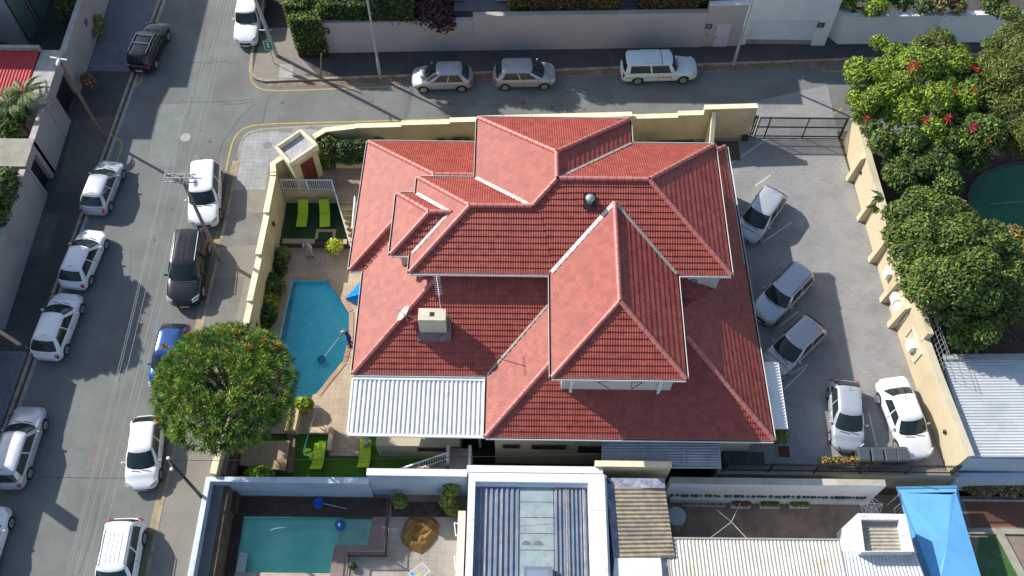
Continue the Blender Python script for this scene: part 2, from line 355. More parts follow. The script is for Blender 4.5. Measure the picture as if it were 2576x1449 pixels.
k = MB(); strip(k, kr, -10, 36.2, -.34, -.002, -.02, .012); k.build('gutter', mat('gutter_stone', (.33, .27, .17), .9, .2, 1.5, stain=(.20, .15, .1), sscale=.5), kind='structure')
k = MB()
for a, b in zip(cor[:-1], cor[1:]): k.bar(Vector((a.x, a.y, .06)), Vector((b.x, b.y, .06)), .15, .14)
k.build('kerb', CONC, kind='structure')
# far side of the cross street
def kf(x): return 42.72+(x+16.12)*(2.62/40.53)
def wf(x): return 45.18+(x+14.1)*(1.25/32.)        # foot of the far walls
fp = MB(); fp.prism([(-16.6, kf(-16.6)), (70, kf(70)), (70, 58), (-17.6, 58), (-17.7, 45), (-17.5, 43.4), (-17.1, 42.9)], -.02, .12); fp.build('far_pavement', ASPHD, kind='structure')
pv = MB(); pv.sheet([(-17.4, 43.3), (-16.7, kf(-16.7)+.15), (-12.9, kf(-12.9)+.15), (-14.6, 45.0), (-15.2, 47.5), (-17.3, 47.5)], z=.125); pv.build('corner_paving', PAVC, kind='structure')
pv = MB(); pv.sheet([(p.x, p.y) for p in (P(702, 200), P(738, 200), P(738, 164), P(705, 166))], z=.13); pv.build('pale_slab', mat('slab', (.40, .40, .38), .9, .1, 3, stain=(.3, .3, .28)), kind='structure')
k = MB(); k.hexa([(-16.5, kf(-16.5)-.02), (60, kf(60)-.02), (60, kf(60)+.13), (-16.5, kf(-16.5)+.13)], -.02, .135)
for a, b in (((-16.5, 42.76), (-17.1, 42.95)), ((-17.1, 42.95), (-17.5, 43.4)), ((-17.5, 43.4), (-17.7, 45)), ((-17.7, 45), (-17.7, 58))): k.bar((*a, .06), (*b, .06), .2, .15)
k.build('kerb', KERB, kind='structure')
k = MB(); k.hexa([(-16.3, kf(-16.3)-.38), (60, kf(60)-.38), (60, kf(60)-.03), (-16.3, kf(-16.3)-.03)], -.02, .009); k.build('gutter', GUT, kind='structure')
k = MB(); k.hexa([(-16.0, kf(-16.)-.52), (60, kf(60)-.52), (60, kf(60)-.39), (-16., kf(-16.)-.39)], -.02, .011); k.build('gutter_edge', mat('gutter_edge', (.22, .17, .14), .9, .3, 2), kind='structure')
# painted lines
def line(name, pts, wd=.1, z=.006, m=YEL, px=True):
    mb = MB(); p = [P(*q) if px else Vector((q[0], q[1], 0)) for q in pts]
    for a, b in zip(p[:-1], p[1:]):
        d = (b-a).normalized()*.02; nn = Vector((-d.y, d.x, 0)).normalized()*wd/2; a = a-d; b = b+d
        mb.add([(q.x, q.y, z) for q in (a-nn, b-nn, b+nn, a+nn)], [(0, 1, 2, 3)])
        z += .0006
    return mb.build(name, m, kind='structure')
cur = [(568, 430), (576, 392), (584, 360), (594, 340), (612, 324), (636, 316), (690, 311.5), (900, 306), (1200, 298), (1590, 289), (1775, 283.5)]
line('yellow_line', cur)
line('yellow_line', [(638, 128), (630, 150), (628, 180), (633, 205), (646, 219), (662, 226), (700, 229), (1004, 218), (1008, 201)], .09)
line('yellow_line', [(361, 182), (355, 205), (331, 226)], .09)
line('yellow_line', [(264, 341), (288, 342), (305, 356), (307, 372), (297, 398), (291, 412)], .09)
line('yellow_line', [(2058, 166), (2078, 181), (2150, 178), (2240, 176)], .07)
line('yellow_line', [(2098, 286), (2118, 273)], .07)
CRK = mat('tar_seam', (.06, .06, .058), .9, .2, 3)
for pts in ([(318, 8), (320, 8)], [(470, 157), (520, 158), (575, 154)], [(455, 256), (520, 257), (580, 255), (640, 250)], [(680, 238), (668, 270), (660, 316)], [(398, 1203), (250, 1203), (100, 1200)], [(640, 255), (600, 262), (560, 262)]):
    if len(pts) > 2: line('tar_seam', pts, .03, .004, CRK)
for nm, pts, c_ in (('road_patch', [(700, 292), (765, 290), (762, 312), (700, 314)], (.15, .148, .135)), ('road_patch', [(792, 262), (1060, 250), (1062, 268), (790, 280)], (.182, .18, .17)), ('road_patch', [(395, 262), (470, 262), (440, 420), (370, 420)], (.185, .208, .195)), ('road_patch', [(240, 1090), (330, 1088), (300, 1180), (215, 1180)], (.175, .17, .155)), ('road_patch', [(1900, 255), (2060, 250), (2075, 282), (1900, 286)], (.20, .19, .165))):
    mb = MB(); mb.sheet([tuple(P(*q)[:2]) for q in pts], z=.0022); mb.build(nm, mat('patch_%.3f' % c_[0], c_, .92, .1, 1.2, bump=.25, bscale=90, stain=tuple(v*.85 for v in c_), sscale=1.5), kind='structure')
rr_ = random.Random(21); OIL = mat('oil_stain', (.085, .083, .078), .7, .3, 6)
for k_ in range(26):
    u_, v_ = rr_.choice(((rr_.uniform(300, 480), rr_.uniform(450, 1400)), (rr_.uniform(700, 1900), rr_.uniform(245, 290)), (rr_.uniform(480, 600), rr_.uniform(60, 400)))); c_ = P(u_, v_); a0 = rr_.uniform(.05, .16); mb = MB(); mb.sheet([(c_.x+a0*rr_.uniform(.6, 1.2)*cos(2*pi*i/9), c_.y+a0*rr_.uniform(.6, 1.2)*sin(2*pi*i/9)) for i in range(9)], z=.0035); mb.build('oil_stain', OIL, kind='structure')
for pts in ([(640, 262), (600, 300), (560, 360), (540, 420)], [(520, 30), (505, 160), (470, 300)], [(330, 620), (325, 800), (300, 960)], [(1100, 262), (1240, 266), (1400, 258)], [(250, 1250), (235, 1330), (200, 1440)]): line('tar_seam', pts, .018, .004, CRK)
# round covers in the road
mb = MB(); p = P(467, 346); mb.tube((p.x, p.y, -.02), (p.x, p.y, .012), .33, n=24); mb.build('manhole_cover', mat('iron_cover', (.36, .36, .33), .8, .1, 4), label='round pale manhole cover in the road near the junction', cat='manhole cover')
mb = MB(); p = P(674, 368); mb.tube((p.x, p.y, .1), (p.x, p.y, .135), .28, n=24); mb.build('manhole_cover', mat('iron_cover_dark', (.2, .2, .19), .8, .1, 4), label='round dark cover in the light corner paving', cat='manhole cover')
mb = MB(); p = P(722, 330); mb.box(p.x-.45, p.x+.35, p.y-.14, p.y+.14, .1, .137); mb.build('drain_grate', mat('iron_cover_dark', (.2, .2, .19)), label='small rectangular drain grate by the corner kerb', cat='drain')
# parking court
PAVP = brickmat('court_pavers', (.295, .296, .302), (.262, .26, .266), (.19, .188, .19), .22, .11, .012, rot=0, wvar=(.28, .272, .255))
pk = MB(); pk.sheet([(11.2, 16.7), (22.4, 16.7), (20.4, 38.5), (20.4, 43), (15, 41.4), (14.3, 38.6), (11.2, 38.4)], z=.012); pk.build('parking_court', PAVP, kind='structure')
LINEW = mat('worn_white_paint', (.55, .55, .53), .9, .15, 4)
for a, b in [((1832, 418), (1928, 350)), ((1900, 468), (1938, 441)), ((1918, 610), (1990, 560)), ((1932, 780), (1958, 760)), ((1962, 820), (2008, 784)), ((1950, 960), (2032, 918)), ((2185, 1040), (2212, 1150)), ((1975, 978), (2025, 928))]:
    line('parking_line', [a, b], .085, .018, LINEW)
mb = MB()
for (x, y) in ((-14.0, 30.98),): pass
# entry terrace, lawns, pool deck
TERR = brickmat('terrace_tiles', (.34, .265, .19), (.30, .23, .165), (.20, .155, .11), .32, .32, .012, offset=0, wvar=(.24, .15, .11))
DECKT = brickmat('pool_deck_tiles', (.50, .40, .29), (.46, .37, .27), (.36, .28, .2), .30, .30, .01, offset=0, wvar=(.42, .31, .22))
t = MB(); t.prism([(-14.2, 34.0), (-8.0, 34.0), (-8.0, 37.3), (-11.3, 37.2), (-14.2, 34.9)], -1.5, .02); t.prism([(-9.5, 30.6), (-8.32, 30.6), (-8.32, 33.999), (-11.0, 33.999), (-10.72, 33.101), (-9.5, 33.101)], -1.5, .018); t.build('entry_terrace', TERR, kind='structure')
LAWN = mat('artificial_turf_shaded', (.022, .060, .020), .95, .12, 1.2, bump=.6, bscale=140, stain=(.03, .085, .026), sscale=.9)  # darker copy of the turf green, shade on the upper lawn painted in
LAWN2 = mat('artificial_turf', (.075, .20, .012), .95, .12, 1.2, bump=.6, bscale=140)
t = MB(); t.prism([(-14.1, 31.2), (-10.15, 31.2), (-11.08, 33.93), (-14.1, 33.93)], -1.5, -1.2); t.build('upper_lawn', LAWN, kind='structure')
pool = [P(*q, -1.6) for q in [(735, 706), (824, 705), (878, 786), (877, 850), (862, 908), (796, 990), (740, 1010), (692, 870)]]
pool[-1].x = pool[0].x-.25; pool = [(p.x, p.y) for p in pool]
ledge = [(-13.85, 19.5), (-13.1, 19.5), (-13.1, 28.7), (-13.6, 28.7)]
dk = MB(); dk.sheet([(-14.1, 18.9), (-7.4, 18.9), (-7.4, 31.2), (-14.1, 31.2)], [pool], z=-1.6)
dk.build('pool_deck', DECKT, kind='structure')
def basin(name, poly, zt, zb, m):
    b_ = MB(); n = len(poly); v = [(x, y, zt) for x, y in poly]+[(x, y, zb) for x, y in poly]
    b_.add(v, [(i, (i+1) % n, (i+1) % n+n, i+n) for i in range(n)]); b_.sheet(poly, z=zb)
    return b_.build(name, m, kind='structure')
PF = mat('pool_plaster', (.20, .84, .93), .6, .06, 2.2, col2=(.34, .93, .98)); basin('pool_basin', pool, -1.6, -2.05, PF)
wt = MB(); wt.sheet(pool, z=-1.72); wt.build('pool_water', watermat('pool_water', (.72, .99, .99)), kind='structure')
cp = MB(); n = len(pool)
for i in range(n):
    a = Vector((*pool[i], -1.592)); b = Vector((*pool[(i+1) % n], -1.592)); d = (b-a).normalized(); s_ = Vector((d.y, -d.x, 0))*.14
    if i in (0, 1, 2, 3, 4): cp.bar(a-s_*-1 if False else a+s_*-1, b+s_*-1, .26, .05)
cp.build('pool_coping', mat('coping_tile', (.44, .30, .21), .85, .15, 3, stain=(.35, .18, .11), sscale=.8), kind='structure')
sh = MB(); sh.add([(-13.05, 28.5, -1.9), (-13.6, 28.7, -1.65), (-13.95, 21, -1.65), (-13.35, 21, -1.9)], [(0, 1, 2, 3)]); sh.build('pool_ledge', mat('pool_ledge', (.30, .34, .36), .8, .15, 3), kind='structure')
t = MB(); t.prism([(-14.7, 15.9), (-5.3, 15.9), (-3.6, 17.3), (-3.6, 18.0), (-7.2, 18.0), (-7.2, 18.88), (-14.7, 18.88)], -3.3, -1.72); t.build('lower_lawn', LAWN2, kind='structure')
t = MB(); q = [P(*a, -1.6) for a in [(835, 1090), (890, 1090), (890, 1128), (975, 1128)]]
a = P(832, 1100, -1.6); b = P(898, 1131, -1.6); t.prism([(a.x, a.y-1.05), (-7.9, a.y-1.05), (-7.9, 19), (a.x, 19)], -1.75, -1.59); t.build('garden_landing', DECKT, kind='structure')
# strip of ground south and west of the house
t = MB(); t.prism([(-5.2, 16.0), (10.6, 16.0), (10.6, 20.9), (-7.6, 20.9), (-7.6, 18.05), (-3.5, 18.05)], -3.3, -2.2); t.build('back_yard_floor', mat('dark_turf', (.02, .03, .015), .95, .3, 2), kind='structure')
# planted strip behind the back wall
t = MB(); t.prism([(-11.2, 36.3), (14, 36.7), (14, 38.2), (-11.2, 37.2)], -.1, .06); t.build('flower_bed', EARTH, kind='structure')

# ================================================================== BOUNDARY WALLS
def wall_poly(name, mb_fn, mats, label, cat='wall', cap=None):
    pass
def runwall(name, pts, thick, z0, z1, m, capm, label, caps=None, cat='boundary wall', group=None, capw=.04, caph=.05, buttons=()):
    """wall along pts (x,y[,ztop]); one thing with a face and a coping"""
    o = thing(name, label, cat, (pts[0][0], pts[0][1], z0), group)
    a_ = MB(); c_ = MB(); nrm = []
    for i in range(len(pts)):
        d = Vector((0, 0))
        if i > 0: d += (Vector(pts[i][:2])-Vector(pts[i-1][:2])).normalized()
        if i < len(pts)-1: d += (Vector(pts[i+1][:2])-Vector(pts[i][:2])).normalized()
        d.normalize(); nrm.append(Vector((-d.y, d.x)))
    for i in range(len(pts)-1):
        zt = pts[i][2] if len(pts[i]) > 2 else z1
        def q(e):
            a = Vector(pts[i][:2]); b = Vector(pts[i+1][:2]); return [a-nrm[i]*e, b-nrm[i+1]*e, b+nrm[i+1]*e, a+nrm[i]*e]
        a_.hexa([tuple(v) for v in q(thick/2)], z0, zt); c_.hexa([tuple(v) for v in q(thick/2+capw)], zt+.001, zt+caph)
    a_.build('wall_face', m, o); c_.build('coping', capm, o)
    return o
wallpts = []
for u_, v_, z_ in ((536, 1192, .85), (566, 1060, .95), (592, 940, 1.1), (613, 840, 1.25), (628, 757, 1.45), (650, 640, 1.7), (669.5, 535, 1.88), (687, 441, 1.95)):
    q_ = P(u_, v_, z_); wallpts.append((q_.x, q_.y, z_))
wallpts.append((-14.3, 33.85, 1.95)); wallpts = wallpts[:1]+wallpts[1:]
o = runwall('boundary_wall', wallpts, .26, -3.4, 1.95, CREAM, CREAMCAP, 'long cream plastered wall between the street pavement and the swimming pool garden')
a = P(684, 412, 2.0); b = P(712, 394, 2.0)
runwall('boundary_wall', [(-14.3, 33.9), (a.x+.05, a.y), (b.x, b.y)], .26, -1.7, 1.98, CREAM, CREAMCAP, 'short angled cream wall joining the corner gatehouse to the pool wall')
mb = MB(); p = P(689, 561, .9)
mb.ball((-14.12, p.y, .8), .07, .16, .22, 8); mb.build('wall_lamp', mat('bronze', (.06, .045, .02), .5), label='small dark oval lamp on the cream wall beside the upper lawn', cat='wall lamp')
# stepped back wall along the cross street
yb = lambda x: 37.35+.05*(x+11.3)
a = P(789, 343, 2.0); b = P(818, 326, 2.0)
st = [(a.x, a.y, 1.95), (b.x, b.y, 1.95)]
for u, z in ((893, 2.0), (1009, 2.15), (1130, 2.3), (1203, 2.4), (1400, 2.4), (1590, 2.15)):
    x = P(u, 315, z).x; st.append((x, yb(x), z))
x = P(1706, 300, 2.2).x; st.append((x, yb(x), 2.35)); x = P(1770, 290, 2.4).x; st.append((x, yb(x), 2.85)); st.append((P(1907, 275, 2.85).x, yb(14.7), 2.85))
runwall('boundary_wall', st, .26, -.1, 2.2, CREAM, CREAMCAP, 'cream back wall with stepped top along the cross street', capw=.05)
mb = MB(); x0 = P(1797, 300, 2.5).x
mb.add([(x0-.12, 36.1, 0), (x0+.12, 36.1, 0), (x0+.12, 38.3, 0), (x0-.12, 38.3, 0), (x0-.12, 36.1, .25), (x0+.12, 36.1, .25), (x0+.12, 38.3, 2.7), (x0-.12, 38.3, 2.7)], [(3, 2, 1, 0), (4, 5, 6, 7), (0, 1, 5, 4), (1, 2, 6, 5), (2, 3, 7, 6), (3, 0, 4, 7)])
mb.build('buttress', CREAMCAP, label='sloping cream buttress standing against the stepped back wall', cat='wall')
# right boundary wall with piers
RW = [(20.62, 38.3), (20.75, 34.8), (21.0, 30.2), (21.3, 25.7), (21.8, 21.2), (22.45, 16.6)]
CREAMR = mat('cream_plaster_right', (.56, .48, .32), .85, .06, 1.0, bump=.15, bscale=60, stain=(.46, .38, .25), sscale=.5)
o = runwall('boundary_wall', [(x+.2, y) for x, y in RW], .3, -.05, 2.45, CREAMR, mat('cream_coping_right', (.56, .50, .36), .85, .08, 2, stain=(.40, .36, .28)), 'tall cream wall with sloping piers along the right side of the parking court')
def rwx(y):
    for (xa, ya_), (xb, yb_) in zip(RW[:-1], RW[1:]):
        if yb_ <= y <= ya_: return xa+(xb-xa)*(y-ya_)/(yb_-ya_)
    return RW[-1][0]
def pier(y, wd=.34, dep=.38, zt=2.45):
    x = rwx(y); p_ = MB(); a, b = y-wd/2, y+wd/2
    V = [(x-dep, a, 0), (x+.1, a, 0), (x+.1, b, 0), (x-dep, b, 0), (x-dep*.55, a, zt-.25), (x+.1, a, zt), (x+.1, b, zt), (x-dep*.55, b, zt-.25)]
    p_.add(V, [(3, 2, 1, 0), (4, 5, 6, 7), (0, 1, 5, 4), (1, 2, 6, 5), (2, 3, 7, 6), (3, 0, 4, 7)]); p_.build('pier', CREAMR, o)
for v in (452, 552, 655, 755, 818): pier(P(2150, v).y)
# heightened section and electrical panels
hp = MB(); ya_, yb_ = P(2265, 905).y, P(2235, 745).y
hp.hexa([(rwx(ya_)+.02, ya_), (rwx(ya_)+.36, ya_), (rwx(yb_)+.36, yb_), (rwx(yb_)+.02, yb_)], 2.2, 3.1); hp.build('raised_section', CREAMR, o)
frm = mat('cream_trim', (.66, .62, .50), .8, .05)
def onwall(y, y2, z, z2, off, m, name, par=o, **kw):
    q = MB(); xa, xb = rwx(y)-.0, rwx(y2)-.0
    V = [(xa-off+.0, y, z), (xb-off, y2, z), (xb-off, y2, z2), (xa-off, y, z2), (xa+.06, y, z), (xb+.06, y2, z), (xb+.06, y2, z2), (xa+.06, y, z2)]
    q.add(V, [(0, 1, 2, 3)[::-1], (4, 5, 6, 7), (0, 1, 5, 4), (1, 2, 6, 5), (2, 3, 7, 6), (3, 0, 4, 7)]); return q.build(name, m, par, **kw)
WP = mat('white_enamel', (.82, .83, .82), .35, .03)
for i, (v, lab) in enumerate(((690, 'white electricity box on the right wall, uppermost of four under the tree'), (752, 'white electricity box on the right wall in the framed recess, upper one'), (776, 'white electricity box on the right wall in the framed recess, lower one'), (868, 'lone white electricity box on the right wall below the others'))):
    y = P(2235, v).y-.9
    b_ = onwall(y, y+.5, .9, 1.5, .22, WP, 'meter_box', None); tag(b_, lab, 'meter box', 'white boxes on the right wall')
for v0, v1 in ((830, 895), (728, 800)):
    y0_, y1_ = P(2260, v1).y-.8, P(2240, v0).y-.8
    for (a, b, z, z2) in ((y0_, y1_, 1.85, 1.9), (y0_, y1_, .75, .8), (y0_, y0_+.05, .8, 1.85), (y1_-.05, y1_, .8, 1.85)): onwall(a, b, z, z2, .03, frm, 'trim')
for v, lab in ((446, 'small dark lamp on the right wall near its top pier'), (1080, 'small dark lamp on the right wall above the white saloon')):
    y = P(2160, v).y-.6; mb = MB(); mb.ball((rwx(y)-.02, y, 1.3), .07, .12, .16, 8); mb.build('wall_lamp', BLACKM, label=lab, cat='wall lamp')
# gatehouse at the street corner
def pz(z11, z22, z): return P(635.3+z11*.11674, 291.9+z22*.11674, z)
q = [pz(1045, 262, 2.9), pz(1422, 610, 2.9), pz(795, 1035, 2.9), pz(465, 660, 2.9)]
cen = sum(q, Vector())/4
gh = thing('gatehouse', 'small cream gatehouse with a flat tray roof and dark red door at the street corner', 'gatehouse', (cen.x, cen.y, 0))
def inset(pl, s_): return [(cen.x+(p[0]-cen.x)*s_, cen.y+(p[1]-cen.y)*s_) for p in pl]
mb = MB(); qi = inset(q, .80)
for i in range(4):
    j = (i+1) % 4; mb.hexa([(q[i].x, q[i].y), (q[j].x, q[j].y), qi[j], qi[i]], 2.5, 2.9)
mb.build('parapet', CREAMCAP, gh, bevel=.05)
mb = MB(); mb.prism(inset(q, .82), 2.42, 2.6); mb.build('roof', mat('grey_membrane', (.38, .37, .40), .8, .15, 4, stain=(.55, .53, .55), sscale=3), gh)
mb = MB(); qs = inset(q, .86)
def lerp2(a, b, t): return (a[0]+(b[0]-a[0])*t, a[1]+(b[1]-a[1])*t)
qs2 = inset(q, .70)
for i in (0, 2):
    j = (i+1) % 4; mb.hexa([qs[i], qs[j], qs2[j], qs2[i]], 0, 2.45)
fr_a, fr_b = qs[2], qs[1]
mb.hexa([lerp2(qs[2], qs[1], .0), lerp2(qs[2], qs[1], .28), lerp2(qs2[2], qs2[1], .28), lerp2(qs2[2], qs2[1], 0)], 0, 2.44)
mb.hexa([lerp2(qs[2], qs[1], .80), lerp2(qs[2], qs[1], 1.), lerp2(qs2[2], qs2[1], 1.), lerp2(qs2[2], qs2[1], .8)], 0, 2.439)
mb.hexa([lerp2(qs[2], qs[1], .281), lerp2(qs[2], qs[1], .799), lerp2(qs2[2], qs2[1], .799), lerp2(qs2[2], qs2[1], .281)], 2.12, 2.43)
mb.build('wall', CREAM, gh)
mb = MB(); qd = inset(q, .84); mb.hexa([lerp2(qd[2], qd[1], .285), lerp2(qd[2], qd[1], .795), lerp2(qs2[2], qs2[1], .795), lerp2(qs2[2], qs2[1], .285)], .02, 2.11)
dd = mb.build('door', mat('oxblood', (.17, .025, .018), .5, .15, 3), gh)
mb = MB(); p = lerp2(qd[2], qd[1], .36); mb.ball((p[0], p[1], 1.05), .04); mb.build('handle', GREYM, dd)
# retaining walls, railings, stairs in the garden
mb = MB(); mb.box(-14.15, -11.0, 33.93, 34.12, -1.6, .06); mb.build('retaining_wall', CREAM, label='low cream retaining wall behind the two shaded loungers', cat='retaining wall')
def railing(name, pts, h, label, cat='railing', step=.13, w_=.035, m=WHITEM, postevery=None, group=None):
    o = thing(name, label, cat, pts[0], group); rl = MB(); bars = MB()
    for a, b in zip(pts[:-1], pts[1:]):
        a = Vector(a); b = Vector(b); up = Vector((0, 0, h)); lo = Vector((0, 0, .1)); L = (b-a).length; nb = max(1, int(L/step))
        rl.bar(a+up, b+up, .07, .05); rl.bar(a+lo, b+lo, .05, .04)
        for i in range(nb+1): c = a.lerp(b, i/nb); bars.bar(c+lo, c+up, w_, w_)
        npst = max(1, round(L/1.6))
        for i in range(npst+1): c = a.lerp(b, i/npst); ps = MB(); ps.bar(c, c+up+Vector((0, 0, .02)), .07, .07); ps.build('post', m, o)
    rl.build('rails', m, o); bars.build('bars', m, o); return o
railing('balustrade', [(-14.1, 34.02, .06), (-11.05, 34.02, .06)], 1.02, 'white balustrade on the retaining wall above the shaded loungers')
st0, st1 = P(838, 470, 0), P(897, 665, -1.6)
stt = thing('garden_stairs', 'flight of tan tiled steps going down from the entry terrace to the pool', 'stairs', (-9.2, 32, -1.6)); mb = MB(); ns = 9
dx = lambda y: -11.05+(34-y)*.354+.04
for i in range(ns):
    y1_ = 33.1-i*.33; y0_ = y1_-.33; mb.hexa([(dx(y0_), y0_), (-9.501, y0_), (-9.501, y1_), (dx(y1_), y1_)], -1.9, -i*.18-.17)
mb.build('treads', mat('tan_tile', (.50, .38, .20), .7, .2, 4, stain=(.36, .24, .12), sscale=2), stt)
mb = MB()
for i in range(ns): mb.box(dx(33.1-i*.33-.30)+.02, -9.51, 33.1-i*.33-.36, 33.1-i*.33-.30, -i*.18-.168, -i*.18-.15)
mb.build('nosings', mat('pale_nosing', (.62, .52, .33), .6, .1, 4), stt)
railing('stair_rail', [(-11.03, 34.0, .05), (-10.75, 33.2, 0.0), (-9.55, 29.8, -1.58)], 1.0, 'white balustrade sloping down beside the garden stairs', step=.14)
railing('stair_rail', [(-9.55, 32.9, .02), (-9.5, 30.7, .02)], .95, 'short white rail on the house side of the garden stairs', step=.2)
# low wall and recessed step in front of upper lawn
lw = thing('low_wall', 'low tan wall with a stepped recess at the front of the dark green lawn', 'low wall', (-11.9, 31.1, -1.6))
mb = MB(); xm0, xm1 = P(790-.0, 625, -1.2).x-1.05+.0, P(842, 625, -1.2).x
xm0, xm1 = -12.1, -10.9
mb.box(-14.05, xm0, 30.95, 31.28, -1.6, -1.17); mb.box(xm1, -10.15, 30.95, 31.28, -1.6, -1.17); mb.box(xm0, xm0+.16, 31.281, 31.8, -1.6, -1.17); mb.box(xm1-.16, xm1, 31.281, 31.8, -1.6, -1.17); mb.box(xm0, xm1, 31.801, 32.0, -1.6, -1.168)
mb.build('coping', mat('tan_coping', (.47, .36, .24), .85, .1, 2), lw)
mb = MB(); mb.box(xm0+.161, xm1-.161, 31.0, 31.79, -1.6, -1.4); mb.build('step', TERR, lw)
# ================================================================== MAIN HOUSE
TILE = tilemat('clay_tiles', (.20, .019, .013), (.39, .075, .042))
TILESHADE = mat('tile_butt_shade', (.12, .015, .012), .8, .2, 5)  # course risers coloured darker, deepening the shade line under each row
RIDGE = mat('ridge_tiles', (.50, .175, .15), .5, .12, 3, stain=(.42, .11, .09), sscale=1.5, spec=.6)
GUTM = mat('gutter_white', (.72, .70, .68), .5, .06); GUTD = mat('gutter_inside', (.05, .035, .03), .8)
LEAD = mat('valley_metal', (.62, .62, .60), .55, .2, 4, stain=(.33, .31, .29), sscale=2)
house = thing('house', 'large two-storey cream house with red clay tile hip roofs at the street corner', 'house', (2, 26, 0))
def clipz(poly, z, keep_above):
    out = []
    for i in range(len(poly)):
        a, b = poly[i], poly[(i+1) % len(poly)]; da, db = a.z-z, b.z-z
        if not keep_above: da, db = -da, -db
        if da >= 0: out.append(a)
        if (da > 0 and db < 0) or (da < 0 and db > 0): out.append(a.lerp(b, da/(da-db)))
    return out
def slope_strips(mb, poly, z0, dz=.1534, lift=.045):
    """a roof slope laid as overlapping tile courses"""
    nrm = (poly[1]-poly[0]).cross(poly[2]-poly[0]).normalized()
    if nrm.z < 0: nrm = -nrm; poly = poly[::-1]
    zm = max(p.z for p in poly); k = 0
    while z0+k*dz < zm-1e-4:
        a, b = z0+k*dz, min(z0+(k+1)*dz, zm); q = clipz(clipz(poly, a, True), b, False)
        k += 1
        if len(q) < 3: continue
        V = [p+nrm*lift*max(0, min(1, (z0+k*dz-p.z)/dz)) for p in q]; mb.add(V, [tuple(range(len(V)))])
        lo = [i for i in range(len(q)) if abs(q[i].z-a) < 1e-3]
        if len(lo) == 2:
            i, j = lo if (lo[1]-lo[0]) == 1 else (lo[1], lo[0]); mb.add([q[i]-nrm*.03, q[j]-nrm*.03, V[j], V[i]], [(0, 1, 2, 3)], 1)
def ridge_caps(mb, a, b, r=.125, seg=.42):
    a = Vector(a); b = Vector(b); L = (b-a).length; n = max(1, round(L/seg)); d = (b-a)/n
    q = d.to_track_quat('Z', 'Y')
    for i in range(n):
        p = a+d*i; e = p+d*.95
        mb.tube(p+Vector((0, 0, .01)), e+Vector((0, 0, .02)), r*.985, r*1.0, 10, 0, False)
def hip(name, c, ends, z0, par, caps=(1, 1, 1, 1, 1), ovr=None):
    """c: 4 eave corners fl, fr, br, bl; ends: two ridge points"""
    c = [Vector((p[0], p[1], z0)) for p in c]; A, B = [Vector(e) for e in ends]
    along_x = abs(A.x-B.x) > abs(A.y-B.y)
    mb = MB()
    if along_x: pol = [[c[0], c[1], B, A], [c[1], c[2], B], [c[2], c[3], A, B], [c[3], c[0], A]]; hp_ = [(c[0], A), (c[1], B), (c[2], B), (c[3], A)]
    else: pol = [[c[0], c[1], A], [c[1], c[2], B, A], [c[2], c[3], B], [c[3], c[0], A, B]]; hp_ = [(c[0], A), (c[1], A), (c[2], B), (c[3], B)]
    for p in pol: slope_strips(mb, p, z0)
    r = mb.build(name, [TILE, TILESHADE], par)
    for (a, b), f in zip(hp_, caps):
        if f:
            if f is not True and f != 1: b = a.lerp(b, f)
            rc = MB(); ridge_caps(rc, a+Vector((0, 0, .03)), b+Vector((0, 0, .03))); rc.build('ridge_capping', RIDGE, r, smooth=True)
    if caps[4]: rc = MB(); ridge_caps(rc, A+Vector((0, 0, .03)), B+Vector((0, 0, .03))); rc.build('ridge_capping', RIDGE, r, smooth=True)
    return r
def gutter(par, a, b, z, n):
    """half open gutter outside the eave line a-b; n points outward"""
    a = Vector((*a, z)); b = Vector((*b, z)); n = Vector((*n, 0)); mb = MB()
    mb.bar(a+n*.125+Vector((0, 0, -.03)), b+n*.125+Vector((0, 0, -.03)), .022, .13, 0); mb.bar(a+n*.06+Vector((0, 0, -.09)), b+n*.06+Vector((0, 0, -.09)), .11, .015, 1)
    mb.bar(a+n*.0+Vector((0, 0, -.12)), b+n*0+Vector((0, 0, -.12)), .03, .2, 0)
    mb.build('gutter', [GUTM, GUTD], par)
ZL, ZU, TL, TU = 3.0, 6.2, .62, .56
# lower roofs
RX = lambda y: 12.83+(y-17.1)*(12.32-12.83)/(35.4-17.1)
r1 = [(-8.16, 20.42), (RX(20.4)-.04, 20.42), (RX(35.3)-.04, 35.36), (-8.12, 35.36)]
h_ = 7.47; R1 = hip('lower_roof', r1, [(-8.14+h_, 27.89, ZL+h_*TL), (RX(28)-h_, 27.89, ZL+h_*TL)], ZL, house, (.62, 0, .2, 0, 0))
r2 = [(-1.31, 17.1), (12.83, 17.1), (RX(27.2), 27.2), (-1.31, 27.2)]
h_ = 5.05; R2 = hip('front_roof', r2, [(-1.31+h_, 22.15, ZL+h_*TL), (RX(22)-h_, 22.15, ZL+h_*TL)], ZL, house, (.8, .85, 0, 0, 0))
r3 = [(-8.93, 26.57), (-1.0, 26.57), (-1.0, 35.42), (-8.68, 35.42)]
h_ = 4.42; R3 = hip('side_roof', r3, [(-8.8+h_, 31.0, ZL+h_*TL), (-2.2, 31.0, ZL+h_*TL)], ZL, house, (1, 0, 0, 1, 1))
